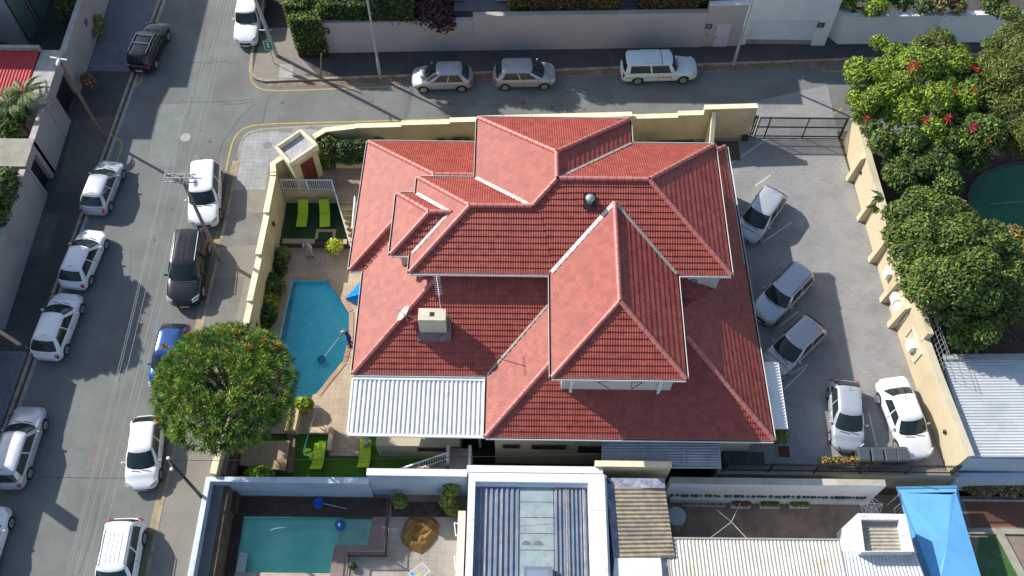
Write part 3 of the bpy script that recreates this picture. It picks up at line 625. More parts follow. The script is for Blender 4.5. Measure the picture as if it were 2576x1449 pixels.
# upper roofs
u1 = [(-5.27, 24.55), (2, 24.55), (2, 30.46), (-5.2, 30.46)]; h_ = 2.96
U1 = hip('upper_roof', u1, [(-5.24+h_, 27.5, ZU+h_*TU), (1.2, 27.5, ZU+h_*TU)], ZU, house, (1, 0, 0, 1, 0))
u3 = [(-2.11, 24.58), (6.28, 24.58), (6.28, 34.62), (-2.11, 34.62)]; h_ = 4.195
U3 = hip('back_wing_roof', u3, [(2.085, 24.58+h_, ZU+h_*TU), (2.085, 34.62-h_, ZU+h_*TU)], ZU, house, (0, 0, 1, 1, 1))
u2 = [(-2.05, 24.61), (10.88, 24.61), (10.82, 32.9), (-2.05, 32.9)]; h_ = 4.14
U2 = hip('main_upper_roof', u2, [(-2.05+h_, 28.755, ZU+h_*TU), (10.85-h_, 28.755, ZU+h_*TU)], ZU, house, (0, 1, 1, 0, 0))
u4 = [(-6.3, 25.6), (-2.4, 25.6), (-2.4, 29.4), (-6.22, 29.4)]; h_ = 1.9
U4 = hip('bay_roof', u4, [(-6.26+h_, 27.5, ZU+h_*TU), (-3.2, 27.5, ZU+h_*TU)], ZU, house, (1, 0, 0, 1, 1))
u5 = [(1.83, 18.86), (8.16, 18.86), (8.16, 30.9), (1.83, 30.9)]; h_ = 3.165
U5 = hip('front_wing_roof', u5, [(4.995, 18.86+h_, ZU+h_*TU), (4.995, 27.7, ZU+h_*TU)], ZU, house, (1, 1, 0, 0, 1))
# visible parts of ridges shared by two roofs
zr = ZU+4.14*TU+.04; z1r = ZU+2.96*TU+.05
for a, b in (((2.2, 28.755, zr), (10.85-4.14, 28.755, zr)), ((-5.24+2.96, 27.5, z1r), (.87, 27.5, z1r)), ((.87, 27.52, z1r), (2.09, 28.75, zr))):
    rc = MB(); ridge_caps(rc, a, b); rc.build('ridge_capping', RIDGE, U2, smooth=True)
def valley(par, a, b, wd=.2, m=LEAD):
    a = Vector(a); b = Vector(b); mb = MB(); mb.bar(a, b, wd, .03); mb.build('valley_flashing', m, par)
e = .06
valley(U1, (-5.2, 29.36, ZU+.1), (-3.32, 27.5, ZU+1.9*TU+e)); valley(U1, (-5.2, 25.64, ZU+.1), (-3.32, 27.5, ZU+1.9*TU+e), .14)
valley(U3, (-2.11, 30.44, ZU+.1), (.86, 27.5, z1r+.0), .2)
valley(U5, (1.85, 24.6, ZU+.1), (5, 27.72, ZU+3.165*TU+.07), .2); valley(U5, (8.14, 24.6, ZU+.1), (5, 27.72, ZU+3.165*TU+.07), .16, mat('grey_shaded_flashing', (.36, .32, .28), .7, .25, 5))
valley(U2, (6.3, 32.9, ZU+.1), (2.15, 28.8, zr+.0), .14, MATS['grey_shaded_flashing'])  # this valley lies in shadow, put into its darker flashing colour
valley(R2, (-1.31, 20.42, ZL+.1), (1.85, 23.6, ZL+3.17*TL+.06), .12, MATS['grey_shaded_flashing']); valley(R3, (-8.14, 26.6, ZL+.08), (-6.2, 28.5, ZL+1.95*TL), .05, TILE)
for par, cs, z, segs in ((R1, r1, ZL, (0, 3)), (R2, r2, ZL, (0,)), (R3, r3, ZL, (3, 2)), (U1, u1, ZU, (0, 3)), (U3, u3, ZU, (2,)), (U5, u5, ZU, (0,))):
    for i in segs:
        a, b = cs[i], cs[(i+1) % 4]
        if par == R1 and i == 0: b = (-1.4, 20.42)
        if par == R1 and i == 3: a, b = (-8.15, 26.5), (-8.16, 20.42)
        if par == R3 and i == 2: a = (-2.4, 35.42)
        if par == U1 and i == 0: b = (1.72, 24.55)
        if par == U1 and i == 3: pass
        d = Vector(b)-Vector(a); nn = Vector((d.y, -d.x)).normalized(); gutter(par, a, b, z, nn)
gutter(R3, (-8.93, 26.57), (-8.2, 26.57), ZL, (0, -1)); gutter(R2, (12.83, 17.1), (12.36, 35.36), ZL, (1, 0)); gutter(R2, (-1.31, 17.1), (-1.31, 20.3), ZL, (-1, 0))
gutter(U2, (8.3, 24.61), (10.88, 24.61), ZU, (0, -1)); gutter(U2, (10.88, 24.61), (10.82, 32.9), ZU, (1, 0)); gutter(U2, (10.82, 32.9), (6.4, 32.9), ZU, (0, 1))
gutter(U3, (-2.11, 30.6), (-2.11, 34.62), ZU, (-1, 0)); gutter(U3, (6.28, 34.62), (6.28, 33.0), ZU, (1, 0)); gutter(U1, (-2.2, 30.46), (-5.2, 30.46), ZU, (0, 1))
gutter(U5, (1.83, 18.86), (1.83, 24.5), ZU, (-1, 0)); gutter(U5, (8.16, 18.86), (8.16, 24.5), ZU, (1, 0))
gutter(U4, (-6.3, 25.6), (-5.35, 25.6), ZU, (0, -1)); gutter(U4, (-6.22, 29.4), (-6.3, 25.6), ZU, (-1, 0)); gutter(U4, (-5.3, 29.4), (-6.22, 29.4), ZU, (0, 1))
# walls
HW = mat('house_cream', (.52, .47, .34), .85, .05, 1.5, stain=(.42, .37, .25), sscale=.6); HG = mat('house_upper_white', (.58, .57, .52), .8, .05, 1.5)
mb = MB(); mb.prism([(-7.7, 20.9), (-.9, 20.9), (-.9, 17.6), (12.2, 17.6), (11.8, 34.9), (-8.2, 34.9), (-8.4, 34.9), (-8.4, 27.1), (-7.7, 27.1)], -3.3, 2.93); mb.build('lower_wall', HW, house); mb = MB(); xq0 = P(955, 1140, -1.7).x; mb.box(xq0, -2.75, 17.72, 20.85, -3.3, -.05); mb.build('terrace_wall', HW, house)
mb = MB(); mb.prism([(-4.9, 24.9), (2.35, 24.9), (2.35, 19.13), (7.72, 19.13), (7.72, 24.9), (10.5, 24.9), (10.45, 32.5), (5.9, 32.5), (5.9, 34.2), (-1.7, 34.2), (-1.7, 30.1), (-4.9, 30.1), (-4.9, 29.0), (-5.9, 29.0), (-5.9, 26.0), (-4.9, 26.0)], 2.5, 6.1); mb.build('upper_wall', HG, house)
for x in (2.75, 7.05):
    mb = MB(); mb.box(x, x+.14, 18.98, 19.128, 4.0, 6.0); mb.box(x-.12, x+.26, 18.9, 19.12, 4.02, 4.12); mb.build('downpipe', WHITEM, house)
for x0_, x1_ in ((4.0, 4.6), (5.7, 6.3)):
    f = MB(); f.bar((x0_, 19.1, 5.3), (x1_, 19.1, 5.3), .05, .05); f.bar((x0_, 19.1, 5.9), (x1_, 19.1, 5.9), .05, .05); f.bar((x0_, 19.1, 5.3), (x0_, 19.1, 5.9), .05, .05); f.bar((x1_, 19.1, 5.3), (x1_, 19.1, 5.9), .05, .05)
    f.bar((x0_, 19.1, 5.35), (x0_ if x0_ > 5 else x1_, 18.72, 5.3), .03, .03); f.bar((x1_ if x0_ > 5 else x0_, 19.1, 5.35), (x0_ if x0_ > 5 else x1_, 18.72, 5.3), .03, .03)
    wn = f.build('window', mat('brown_frame', (.10, .06, .05), .5), house); g_ = MB(); g_.box(x0_+.03, x1_-.03, 19.08, 19.124, 5.33, 5.87); g_.build('pane', GLASSD, wn)
for (x0_, x1_, y_, z0_, z1_) in ((-5.2, -3.6, 19.9, -.1, .6), (-.5, .4, 17.6, .2, .7), (1.0, 2.8, 17.6, .1, .7), (3.4, 4.9, 17.6, -.3, .6)):
    if y_ > 19: x0_, x1_, y_, z0_, z1_ = -5.0, -3.5, 17.72, -.75, -.25
    f = MB(); f.box(x0_, x1_, y_-.05, y_-.002, z0_, z1_); wn = f.build('window', MATS['brown_frame'], house); g_ = MB(); g_.box(x0_+.07, x1_-.07, y_-.056, y_-.04, z0_+.07, z1_-.07); g_.build('pane', GLASSD, wn)
# chimney, dish, aerial, vent
CX0, CX1, CY0, CY1 = -4.78, -3.38, 21.72, 22.62
zc = P(1085, 805, 6).z
ch = MB(); a, b = P(1051, 805, 5.55), P(1122, 776, 5.55); ch.box(a.x, b.x, a.y, b.y, 3.5, 5.55); chm = ch.build('chimney', mat('chimney_cream', (.62, .57, .44), .85, .06, 2, stain=(.5, .45, .34)), R1)
f = MB(); f.box((a.x+b.x)/2-.12, (a.x+b.x)/2+.12, (a.y+b.y)/2-.12, (a.y+b.y)/2+.12, 5.5, 5.558); f.build('flue_opening', DARK, chm)
f = MB(); f.box(a.x-.14, b.x+.22, a.y-.35, a.y-.002, 3.80, 4.02); f.add([(a.x-.14, a.y-.35, 4.03), (b.x+.22, a.y-.35, 4.03), (b.x+.22, b.y, 4.78), (b.x+.002, b.y, 4.78), (b.x+.002, a.y-.002, 4.24), (a.x-.14, a.y-.002, 4.24)], [(0, 1, 4, 5), (1, 2, 3, 4)]); f.build('flashing', mat('grey_flashing', (.22, .15, .15), .8, .3, 5), chm)
def skyat(px, py, z): return P(px, py, z)
p = skyat(1018, 790, 5.2); d_ = thing('satellite_dish', 'grey round satellite dish fixed beside the cream chimney', 'satellite dish', (p.x, p.y, 4.4))
mb = MB(); ax = Vector((-.75, .25, .6)).normalized(); q = ax.to_track_quat('Z', 'Y'); V = []; F = []
for j in range(5):
    r = .44*j/4
    for i in range(20): V.append(p+q @ Vector((r*cos(2*pi*i/20), r*1.1*sin(2*pi*i/20), .1*(j/4)**2)))
for j in range(4):
    for i in range(20): F.append((j*20+i, j*20+(i+1) % 20, (j+1)*20+(i+1) % 20, (j+1)*20+i))
mb.add(V, F); mb.build('reflector', mat('dish_grey', (.40, .41, .42), .6), d_, smooth=True)
mb = MB(); mb.tube(p, (a.x, a.y+.3, 5.0), .025); mb.tube(p, p+ax*.45+Vector((0, 0, -.1)), .012); mb.tube(p, (p.x+.1, p.y, 4.3), .025); mb.build('arm', GREYM, d_)
mb = MB(); mb.box(*(lambda e_: (e_.x-.04, e_.x+.04, e_.y-.04, e_.y+.04, e_.z-.05, e_.z+.08))(p+ax*.45)); mb.build('receiver', GREYM, d_)
p0 = P(1108, 772, 5.56); an = thing('tv_aerial', 'thin white television aerial mast standing behind the chimney', 'aerial', p0)
pt = p0+Vector((0, 0, 2.2)); mb = MB(); mb.tube(p0+Vector((0, 0, -.6)), pt, .022); mb.build('mast', WHITEM, an)
mb = MB(); mb.bar(pt+Vector((-.1, .55, -.1)), pt+Vector((.1, -.55, -.1)), .02, .02)
for i in range(9): c = pt+Vector((-.08+.02*i, .5-.12*i, -.1)); mb.tube(c+Vector((-.17, 0, 0)), c+Vector((.17, 0, 0)), .008, n=4)
mb.build('elements', WHITEM, an)
p = P(1483, 513, 7.85); vn = thing('roof_vent', 'round grey turbine vent on a dark square base in the upper roof', 'roof vent', p)
mb = MB(); zz = ZU+(p.y-24.55)*TU; mb.add([(p.x-.3, p.y-.36, zz-.2+.09), (p.x+.3, p.y-.36, zz-.2+.09), (p.x+.3, p.y+.34, zz+.19+.09), (p.x-.3, p.y+.34, zz+.19+.09)], [(0, 1, 2, 3)]); mb.build('base', BLACKM, vn)
mb = MB(); mb.tube((p.x, p.y, zz), (p.x, p.y, zz+.28), .15, n=16); mb.ball((p.x, p.y, zz+.38), .24, .24, .17, 16); mb.build('dome', mat('vent_metal', (.40, .47, .46), .35, .1, 8, metal=.5), vn, smooth=True)
def aircon(p, label, ry=0):
    o = thing('air_conditioner', label, 'air conditioner', p, 'air conditioning units'); x, y, z = p
    mb = MB(); mb.box(x-.42, x+.42, y-.16, y+.16, z, z+.58); mb.build('casing', mat('aircon_white', (.62, .63, .62), .5, .08, 4), o, bevel=.02)
    mb = MB(); mb.tube((x-.1, y-.15, z+.29), (x-.1, y-.175, z+.29), .22, n=18); mb.build('fan_grille', mat('aircon_grille', (.22, .23, .23), .6), o)
    mb = MB(); mb.tube((x-.1, y-.16, z+.29), (x-.1, y-.19, z+.29), .06, n=10); mb.build('fan_hub', WHITEM, o)
    return o
aircon((P(1137, 698, 5.45).x, P(1137, 698, 5.45).y+.16, 4.87), 'white air conditioner under the upper eave above the chimney roof'); aircon((P(1752, 700, 5.45).x, P(1752, 700, 5.45).y+.16, 4.87), 'white air conditioner under the upper eave at the right end')
# white ribbed roofs ----------------------------------------------------
def ribbed(p00, p10, p11, p01, n, amp, kind='sine', seg=6, sub=1, thick=.0):
    """sheet p00-p10 across the ribs, ribs run p00->p01"""
    p00, p10, p11, p01 = [Vector(p) for p in (p00, p10, p11, p01)]; mb = MB(); prof = []
    for i in range(n):
        if kind == 'sine':
            for k_ in range(seg): prof.append(((i+k_/seg)/n, .5*amp*(1-cos(2*pi*k_/seg))))
        else:
            for t_, h_ in ((0, 0), (.42, 0), (.5, amp), (.88, amp), (.96, 0)): prof.append(((i+t_)/n, h_))
    prof.append((1, 0)); V = []; nn = (p10-p00).cross(p01-p00).normalized(); nn = nn if nn.z > 0 else -nn
    for j in range(sub+1):
        for t_, h_ in prof: V.append((p00.lerp(p01, j/sub)).lerp(p10.lerp(p11, j/sub), t_)+nn*h_)
    m = len(prof); F = [(j*m+i, j*m+i+1, (j+1)*m+i+1, (j+1)*m+i) for j in range(sub) for i in range(m-1)]
    return mb.add(V, F)
WR = mat('white_roof_sheet', (.72, .73, .74), .45, .06, 1.2, stain=(.58, .59, .58), sscale=1.2)
vr = thing('veranda_roof', 'white ribbed metal veranda roof below the red roof beside the pool', 'roof', (-4.8, 18.7, 2.6))
a, b, c, d = P(877, 1090, 2.5), P(1217, 1096, 2.5), (-1.42, 20.2, 2.85), (-8.12, 20.2, 2.85)
ribbed(a, b, c, d, 29, .07, 'box').build('sheet', WR, vr)
mb = MB(); mb.bar(a+Vector((-.05, -.06, -.02)), b+Vector((.05, -.06, -.02)), .14, .14); mb.bar(a+Vector((-.06, 0, -.02)), Vector(d)+Vector((-.06, 0, -.02)), .1, .12); mb.bar(b+Vector((.04, 0, 0)), Vector(c)+Vector((.04, 0, 0)), .06, .14); mb.build('edge_trim', WHITEM, vr)
mb = MB(); mb.bar(Vector(d)+Vector((0, .02, .05)), Vector(c)+Vector((0, .02, .05)), .16, .1); mb.build('head_flashing', WHITEM, vr)
for x in (-7.8, -4.6, -1.8):
    mb = MB(); mb.box(x, x+.12, 18.3, 18.42, -1.8, 2.45); mb.build('column', WHITEM, vr)
aw = thing('side_awning', 'narrow white ribbed awning on the right side of the house', 'awning', (13.3, 18.5, 2.4))
p1, p2, p3, p4 = P(1981, 1078, 2.3), P(1943, 1078, 2.62), P(1921, 912, 2.62), P(1957, 912, 2.3)
ribbed(p1, p4, p3, p2, 22, .045, 'sine').build('sheet', WR, aw)
mb = MB(); mb.bar(p1, p4, .05, .07); mb.bar(p1, p2, .04, .05); mb.bar(p3, p4, .04, .05); mb.build('frame', WHITEM, aw)
cpz = 2.2
cpt = thing('carport', 'grey corrugated carport roof under the front eave of the house', 'carport', (7, 16.8, 2))
a, b, c, d = P(1515, 1176, 1.75), P(1812, 1178, 1.75), P(1808, 1100, 2.1), P(1515, 1100, 2.1); m1 = P(1722, 1177, 1.75); m2 = P(1717, 1100, 2.1)
GCOR = mat('grey_corrugated', (.36, .385, .40), .45, .1, 2, metal=.25, stain=(.27, .29, .30), sscale=.8)
ribbed(a, d, m2, m1, 11, .05).build('sheet', GCOR, cpt); ribbed(m1+Vector((.02, 0, .01)), m2+Vector((.02, 0, .01)), c, b, 11, .05).build('sheet', GCOR, cpt)
mb = MB()
for u_, v_ in ((a, d), (m1, m2), (b, c), (a, b)): mb.bar(u_+Vector((0, 0, .05)), v_+Vector((0, 0, .05)), .06, .06)
mb.build('frame', GREYM, cpt)
# walkway, steps and small yards at the front of the house
wk = thing('garden_walkway', 'pinkish tiled walkway on pale walls between the lawn and the back yard', 'walkway', (-2.6, 16.9, -1.6))
PINKT = brickmat('pink_tiles', (.36, .27, .24), (.32, .24, .21), (.22, .16, .14), .33, .33, .012, offset=0)
a, b = P(1133, 1110, 0), P(1180, 1110, 0); mb = MB(); mb.box(a.x, b.x, 16.05, 17.58, -2.2, 0); mb.build('floor', PINKT, wk)
mb = MB(); mb.box(b.x, b.x+.16, 16.05, 17.58, -2.2, .55); mb.box(a.x-.14, a.x-.002, 16.7, 17.58, -2.2, .5); mb.build('parapet', WHITE, wk)
mb = MB()
for i in range(9): mb.box(a.x-.16-(i+1)*.31, a.x-.16-i*.31, 16.06, 16.9, -2.2, -.15-i*.17)
mb.build('steps', mat('step_tile', (.33, .25, .21), .8, .25, 3), wk)
railing('balustrade', [(a.x-.1, 16.98, 0), (a.x-.1-3.0, 16.5, -1.62)], .95, 'white balustrade sloping down the steps to the bright lawn', step=.14)
for u_ in (1155, 1195): pass
mb = MB(); p = P(1440, 1145, -2.2); mb.box(2.6, 4.6, 16.0, 17.55, -2.25, -2.15); mb.build('yard_paving', mat('dark_brick', (.10, .06, .055), .9, .2, 3), kind='structure')
bwin = thing('bay_window', 'dark framed bay window in the shade under the front eave', 'window', (4.0, 17.4, -.3)) if False else None
# side steps and yard near parking
mb = MB()
for i in range(6): mb.box(11.0+i*.35, 11.33+i*.35, 16.9, 17.55, -.05, .12+.0*i-i*.0)
mb.build('entrance_steps', mat('dark_step', (.07, .07, .075), .9, .2, 3), label='dark entrance steps below the front right roof corner', cat='steps')
p = P(1972, 1138, .03); o = thing('door_mat', 'dark red mat in a pale frame on the court paving', 'mat', (p.x, p.y, 0)); pb = MB(); pb.box(p.x-.38, p.x+.38, p.y-.35, p.y+.42, .0, .05); pb.build('border', CONC, o)
f = MB(); f.box(p.x-.3, p.x+.3, p.y-.28, p.y+.35, .04, .062); f.build('centre', mat('maroon', (.12, .03, .03), .9), o)
# ================================================================== CARS
def paint(name, col, metal=0., rough=.3): return mat('paint_'+name, col, rough, .02, .5, coat=.6, metal=metal, spec=.5)
PW = paint('white', (.78, .79, .80)); PS = paint('silver', (.50, .53, .57), .35, .32); PG2 = paint('silver_grey', (.40, .42, .45), .35, .32); PK = paint('black', (.012, .014, .016), .1, .18); PB = paint('blue', (.02, .08, .27), .4, .25)
PWG = paint('pale_grey_blue', (.60, .70, .72)); PSB = paint('champagne', (.46, .45, .46), .3, .32)
TYRE = mat('tyre', (.018, .018, .018), .85); RIM = mat('alloy_rim', (.45, .46, .47), .35, .1, 20, metal=.6); LAMPW = mat('headlamp_glass', (.42, .46, .48), .12, .1, 9, spec=.8); LAMPR = mat('tail_lamp', (.42, .02, .03), .2, .1, spec=.7)
CGL = mat('car_glass', (.022, .035, .042), .07, .3, 2.2, spec=.5, col2=(.022, .036, .036)); PLASTIC = mat('black_plastic', (.02, .02, .02), .6); PLATE = mat('number_plate', (.62, .62, .55), .5); UNDER = mat('car_underside', (.012, .012, .012), .9)
# style: L,W,H,belt,nose height, cowl y, roof front y, roof rear y, tail base y, tail height, wheel y front/rear, wheel r, roof width factor
STY = {
 'hatch': dict(L=3.95, W=1.70, H=1.47, b=.93, n=.66, cw=1.10, rf=.28, rr=-1.22, tb=-1.84, th=.93, wf=1.22, wr=-1.24, r=.31, rw=.68),
 'tall':  dict(L=4.05, W=1.70, H=1.53, b=.97, n=.72, cw=1.30, rf=.42, rr=-1.38, tb=-1.92, th=.97, wf=1.27, wr=-1.27, r=.31, rw=.74),
 'suv':   dict(L=4.55, W=1.84, H=1.68, b=1.05, n=.84, cw=1.12, rf=.48, rr=-1.80, tb=-2.14, th=1.05, wf=1.38, wr=-1.36, r=.36, rw=.73),
 'sedan': dict(L=4.50, W=1.77, H=1.45, b=.92, n=.66, cw=1.12, rf=.42, rr=-.90, tb=-1.62, th=.98, wf=1.35, wr=-1.32, r=.32, rw=.69),
 'wagon': dict(L=4.45, W=1.74, H=1.50, b=.93, n=.70, cw=1.15, rf=.45, rr=-1.72, tb=-2.10, th=.95, wf=1.32, wr=-1.32, r=.32, rw=.72),
 'pickup':dict(L=5.00, W=1.70, H=1.72, b=1.02, n=.80, cw=1.15, rf=.72, rr=-2.18, tb=-2.40, th=1.00, wf=1.55, wr=-1.42, r=.34, rw=.78),
}
def loft(st):
    """st: list of (y, halfwidth, zlow, ztop, crown) -> body shell, subdivided smoothly"""
    V = []; F = []
    for (y, hw, zl, zt, cr) in st:
        zm = zl+(zt-zl)*.48
        ring = [(0, zl), (hw*.80, zl), (hw*.955, zl+.06), (hw*.995, zl+.22), (hw, zm), (hw*.985, zt-.13), (hw*.93, zt-.03), (hw*.80, zt+cr*.35), (hw*.45, zt+cr*.85), (0, zt+cr)]
        full = ring+[(-x, z) for x, z in ring[-2:0:-1]]; V += [(x, y, z) for x, z in full]; m = len(full)
    k = len(st)
    for j in range(k-1):
        for i in range(m): F.append((j*m+i, j*m+(i+1) % m, (j+1)*m+(i+1) % m, (j+1)*m+i))
    for j, rev in ((0, False), (k-1, True)):
        ids = [j*m+i for i in range(m)]; c = len(V); V.append((0, st[j][0], (st[j][2]+st[j][3])/2))
        for i in range(m): F.append((ids[i], c, ids[(i+1) % m]) if not rev else (ids[(i+1) % m], c, ids[i]))
    return V, F
CARMESH = {}
def car_parts(style):
    if style in CARMESH: return CARMESH[style]
    s = STY[style]; L, W, Hh, b, nz = s['L'], s['W'], s['H'], s['b'], s['n']; h = W/2; out = []
    fy, ry = L/2, -L/2; cw, tb = s['cw'], s['tb']; zl = .22
    st = [(fy, h*.52, zl+.16, nz-.12, .01), (fy-.06, h*.72, zl+.06, nz-.05, .02), (fy-.20, h*.87, zl, nz+.02, .035), (fy-.50, h*.965, zl, nz+.10, .055), (cw+.25, h*.995, zl, b-.05, .06), (cw-.1, h, zl, b-.005, .03), (0, h, zl, b, .0), (tb*.6, h, zl, b, .0)]
    if style == 'sedan': st += [(tb+.25, h*.995, zl, b+.01, .02), (tb-.1, h*.98, zl, s['th'], .03), (ry+.18, h*.93, zl, s['th']-.02, .03), (ry+.04, h*.84, zl+.05, s['th']-.10, .02), (ry, h*.70, zl+.14, s['th']-.2, .01)]
    else: st += [(tb+.3, h*.99, zl, b, .0), (ry+.22, h*.93, zl, s['th']-.05, .02), (ry+.06, h*.82, zl+.04, s['th']-.15, .01), (ry, h*.62, zl+.12, s['th']-.25, .01)]
    V, F = loft(st)
    me = bpy.data.meshes.new('car_body_'+style); me.from_pydata(V, [], F); bm = bmesh.new(); bm.from_mesh(me); bmesh.ops.recalc_face_normals(bm, faces=bm.faces)
    bm.to_mesh(me); bm.free(); tmp = bpy.data.objects.new('t', me); COL.objects.link(tmp); cut = []
    md = tmp.modifiers.new('s', 'SUBSURF'); md.levels = 2; md.render_levels = 2
    for yy in (s['wf'], s['wr']):
        q = MB(); q.tube((-h-.2, yy, s['r']+.01), (h+.2, yy, s['r']+.01), s['r']*1.17, n=28); qm = bpy.data.meshes.new('c'); qm.from_pydata(q.v, [], q.f); qo = bpy.data.objects.new('c', qm); COL.objects.link(qo); cut.append(qo)
        mb_ = tmp.modifiers.new('b', 'BOOLEAN'); mb_.operation = 'DIFFERENCE'; mb_.solver = 'EXACT'; mb_.object = qo
    dg = bpy.context.evaluated_depsgraph_get(); bme = bpy.data.meshes.new_from_object(tmp.evaluated_get(dg)); bme.name = 'car_body_'+style
    for o in [tmp]+cut: bpy.data.objects.remove(o)
    bme.materials.clear(); bme.materials.append(PW); bme.polygons.foreach_set('use_smooth', [True]*len(bme.polygons)); bme.polygons.foreach_set('material_index', [0]*len(bme.polygons))
    out.append(('body', bme, 'P', None))
    # greenhouse columns, half ring front centre -> rear centre
    wb = h*.945; wt = h*s['rw']; rf, rr = s['rf'], s['rr']; zr_ = Hh-.05; zb = b-.02
    bl = [(0, cw+.03), (.45*wb, cw-.01), (.80*wb, cw-.11), (.97*wb, cw-.30)]; tl = [(0, rf+.03), (.5*wt, rf), (.88*wt, rf-.06), (wt, rf-.17)]
    ya, yc = cw-.42, tb+.34; ta, tc = rf-.24, rr+.14
    if style == 'sedan': ya, yc, tc = cw-.5, tb+.55, rr+.12
    for t_ in (.015, .455, .485, .985): bl.append((wb, ya+(yc-ya)*t_)); tl.append((wt, ta+(tc-ta)*t_))
    bl += [(.97*wb, tb+.20), (.86*wb, tb+.06), (.45*wb, tb+.0), (0, tb)]; tl += [(.94*wt, rr+.07), (.78*wt, rr-.0), (.42*wt, rr-.03), (0, rr-.035)]
    nmid = .5; cols = []
    for (xb, yb_), (xt, yt) in zip(bl, tl):
        P0 = Vector((xb, yb_, zb)); P2 = Vector((xt, yt, zr_)); mid = P0.lerp(P2, .5)+Vector((.018*W*(1 if xb > .3 else 0), .03*(1 if yb_ > 0 else -1) if xb < wb*.9 else 0, .02)); cols.append((P0, mid, P2))
    def cpt(i, t):
        a, m_, c = cols[i]; return a*((1-t)**2)+(m_*2-(a+c)*.5)*(2*t*(1-t))+c*t*t
    nC = len(cols); full = list(range(nC))
    V = []; F = []
    def cp2(i, t, sgn): p = cpt(i, t); return Vector((p.x*sgn, p.y, p.z))
    seq = [(i, 1) for i in range(nC)]+[(i, -1) for i in range(nC-2, 0, -1)]; m = len(seq); tv = (0, .25, .5, .75, 1)
    for t_ in tv:
        for i, sg in seq: V.append(cp2(i, t_, sg))
    top = [cp2(i, 1, sg) for i, sg in seq]; c0 = Vector((0, (rf+rr)/2, 0))
    for sc, dz in ((.90, .028), (.6, .042), (.3, .05)):
        for p in top: V.append(Vector((p.x*sc, c0.y+(p.y-c0.y)*(.96 if sc == .9 else sc), zr_+dz)))
    nr = len(tv)+3
    for j in range(nr-1):
        for i in range(m): F.append((j*m+i, j*m+(i+1) % m, (j+1)*m+(i+1) % m, (j+1)*m+i))
    F.append(tuple((nr-1)*m+i for i in range(m)))
    q = MB(); q.add(V, F); out.append(('cabin', q, 'P', 's'))
    def pane(i0, i1, sgns, t0=.10, t1=.90, e0=.12, e1=.12, off=.010):
        """glass over columns i0..i1; sgns: list of (index, sign)"""
        ids = sgns; V = []; n_ = len(ids)
        for t_ in (t0, (t0+t1)/2, t1):
            row = [cp2(i, t_, sg) for i, sg in ids]; row[0] = row[0].lerp(row[1], e0); row[-1] = row[-1].lerp(row[-2], e1); V += row
        F = [(j*n_+i, j*n_+i+1, (j+1)*n_+i+1, (j+1)*n_+i) for j in range(2) for i in range(n_-1)]
        cc = Vector((0, sum(v.y for v in V)/len(V), b)); q = MB(); V2 = []
        for j in range(3):
            for i in range(n_):
                a_ = V[j*n_+min(i+1, n_-1)]-V[j*n_+max(i-1, 0)]; b_ = V[min(j+1, 2)*n_+i]-V[max(j-1, 0)*n_+i]; nn = a_.cross(b_).normalized(); p = V[j*n_+i]
                if nn.dot(p-Vector((0, c0.y, b-.3))) < 0: nn = -nn
                V2.append(p+nn*off)
        return q.add(V2, F)
    out.append(('windscreen', pane(0, 0, [(3, -1), (2, -1), (1, -1), (0, 1), (1, 1), (2, 1), (3, 1)], .06, .93, .5, .5), 'G', 's'))
    out.append(('rear_window', pane(0, 0, [(8, -1), (9, -1), (10, -1), (11, 1), (10, 1), (9, 1), (8, 1)], .16 if style != 'sedan' else .12, .88, .7, .7), 'G', 's'))
    for sg in (1, -1):
        out.append(('side_window', pane(0, 0, [(4, sg), (5, sg)], .08, .90, .01, .01), 'G', 's'))
        out.append(('side_window', pane(0, 0, [(6, sg), (7, sg)], .08, .90, .01, .02), 'G', 's'))
        q = MB(); xx = sg*(h+.07); q.ball((xx, ya-.02, b+.02), .11, .06, .075, 10); q.bar((sg*h*.9, ya, b-.0), (xx, ya, b+.0), .04, .04); out.append(('mirror', q, 'P', 's'))
        hy = fy-.16; q = MB(); q.add([(sg*h*.56, fy-.035, nz-.13), (sg*h*.865, fy-.17, nz-.10), (sg*h*.935, fy-.42, nz+.045), (sg*h*.78, fy-.30, nz+.065), (sg*h*.56, fy-.13, nz+.03)], [(0, 1, 2, 3, 4)])
        V_ = [Vector(v)+Vector((sg*.02, .02, .03)) for v in q.v]; q.v = [tuple(v) for v in V_]; V3 = [v-Vector((sg*.05, .05, .06)) for v in V_]; q.add(V3, []); k_ = 5; q.f += [(i, (i+1) % 5, (i+1) % 5+5, i+5) for i in range(5)]; q.m += [0]*5
        out.append(('headlight', q, 'H', None))
        tz = s['th']-.14; q = MB(); q.box(min(sg*h*.66, sg*h*.875), max(sg*h*.66, sg*h*.875), ry+.06, ry+.24, tz-.20, tz+.03 if style != 'sedan' else tz+.0); out.append(('tail_light', q, 'T', None))
        for yy, nm in ((s['wf'], 1), (s['wr'], 0)):
            q = MB(); r = s['r']; q.tube((sg*(h-.22), yy, r), (sg*(h-.015), yy, r), r, n=28); out.append(('wheel', q, 'Y', 's' if False else None))
            q = MB(); xx = sg*(h-.012); q.tube((sg*(h-.05), yy, r), (xx, yy, r), r*.68, n=20)
            for k_ in range(5):
                a_ = 2*pi*k_/5; q.bar((xx, yy, r), (xx, yy+.62*r*cos(a_), r+.62*r*sin(a_)), .03, .09)
            out.append(('rim', q, 'R', 'child'))
        q = MB(); q.box(min(sg*(h+.002), sg*(h-.03)), max(sg*(h+.002), sg*(h-.03)), -.14, -.128, .32, b-.08); q.box(min(sg*(h+.002), sg*(h-.03)), max(sg*(h+.002), sg*(h-.03)), ya-.0, ya+.012, .32, b-.08); out.append(('door_gap', q, 'K', None))
        q = MB()
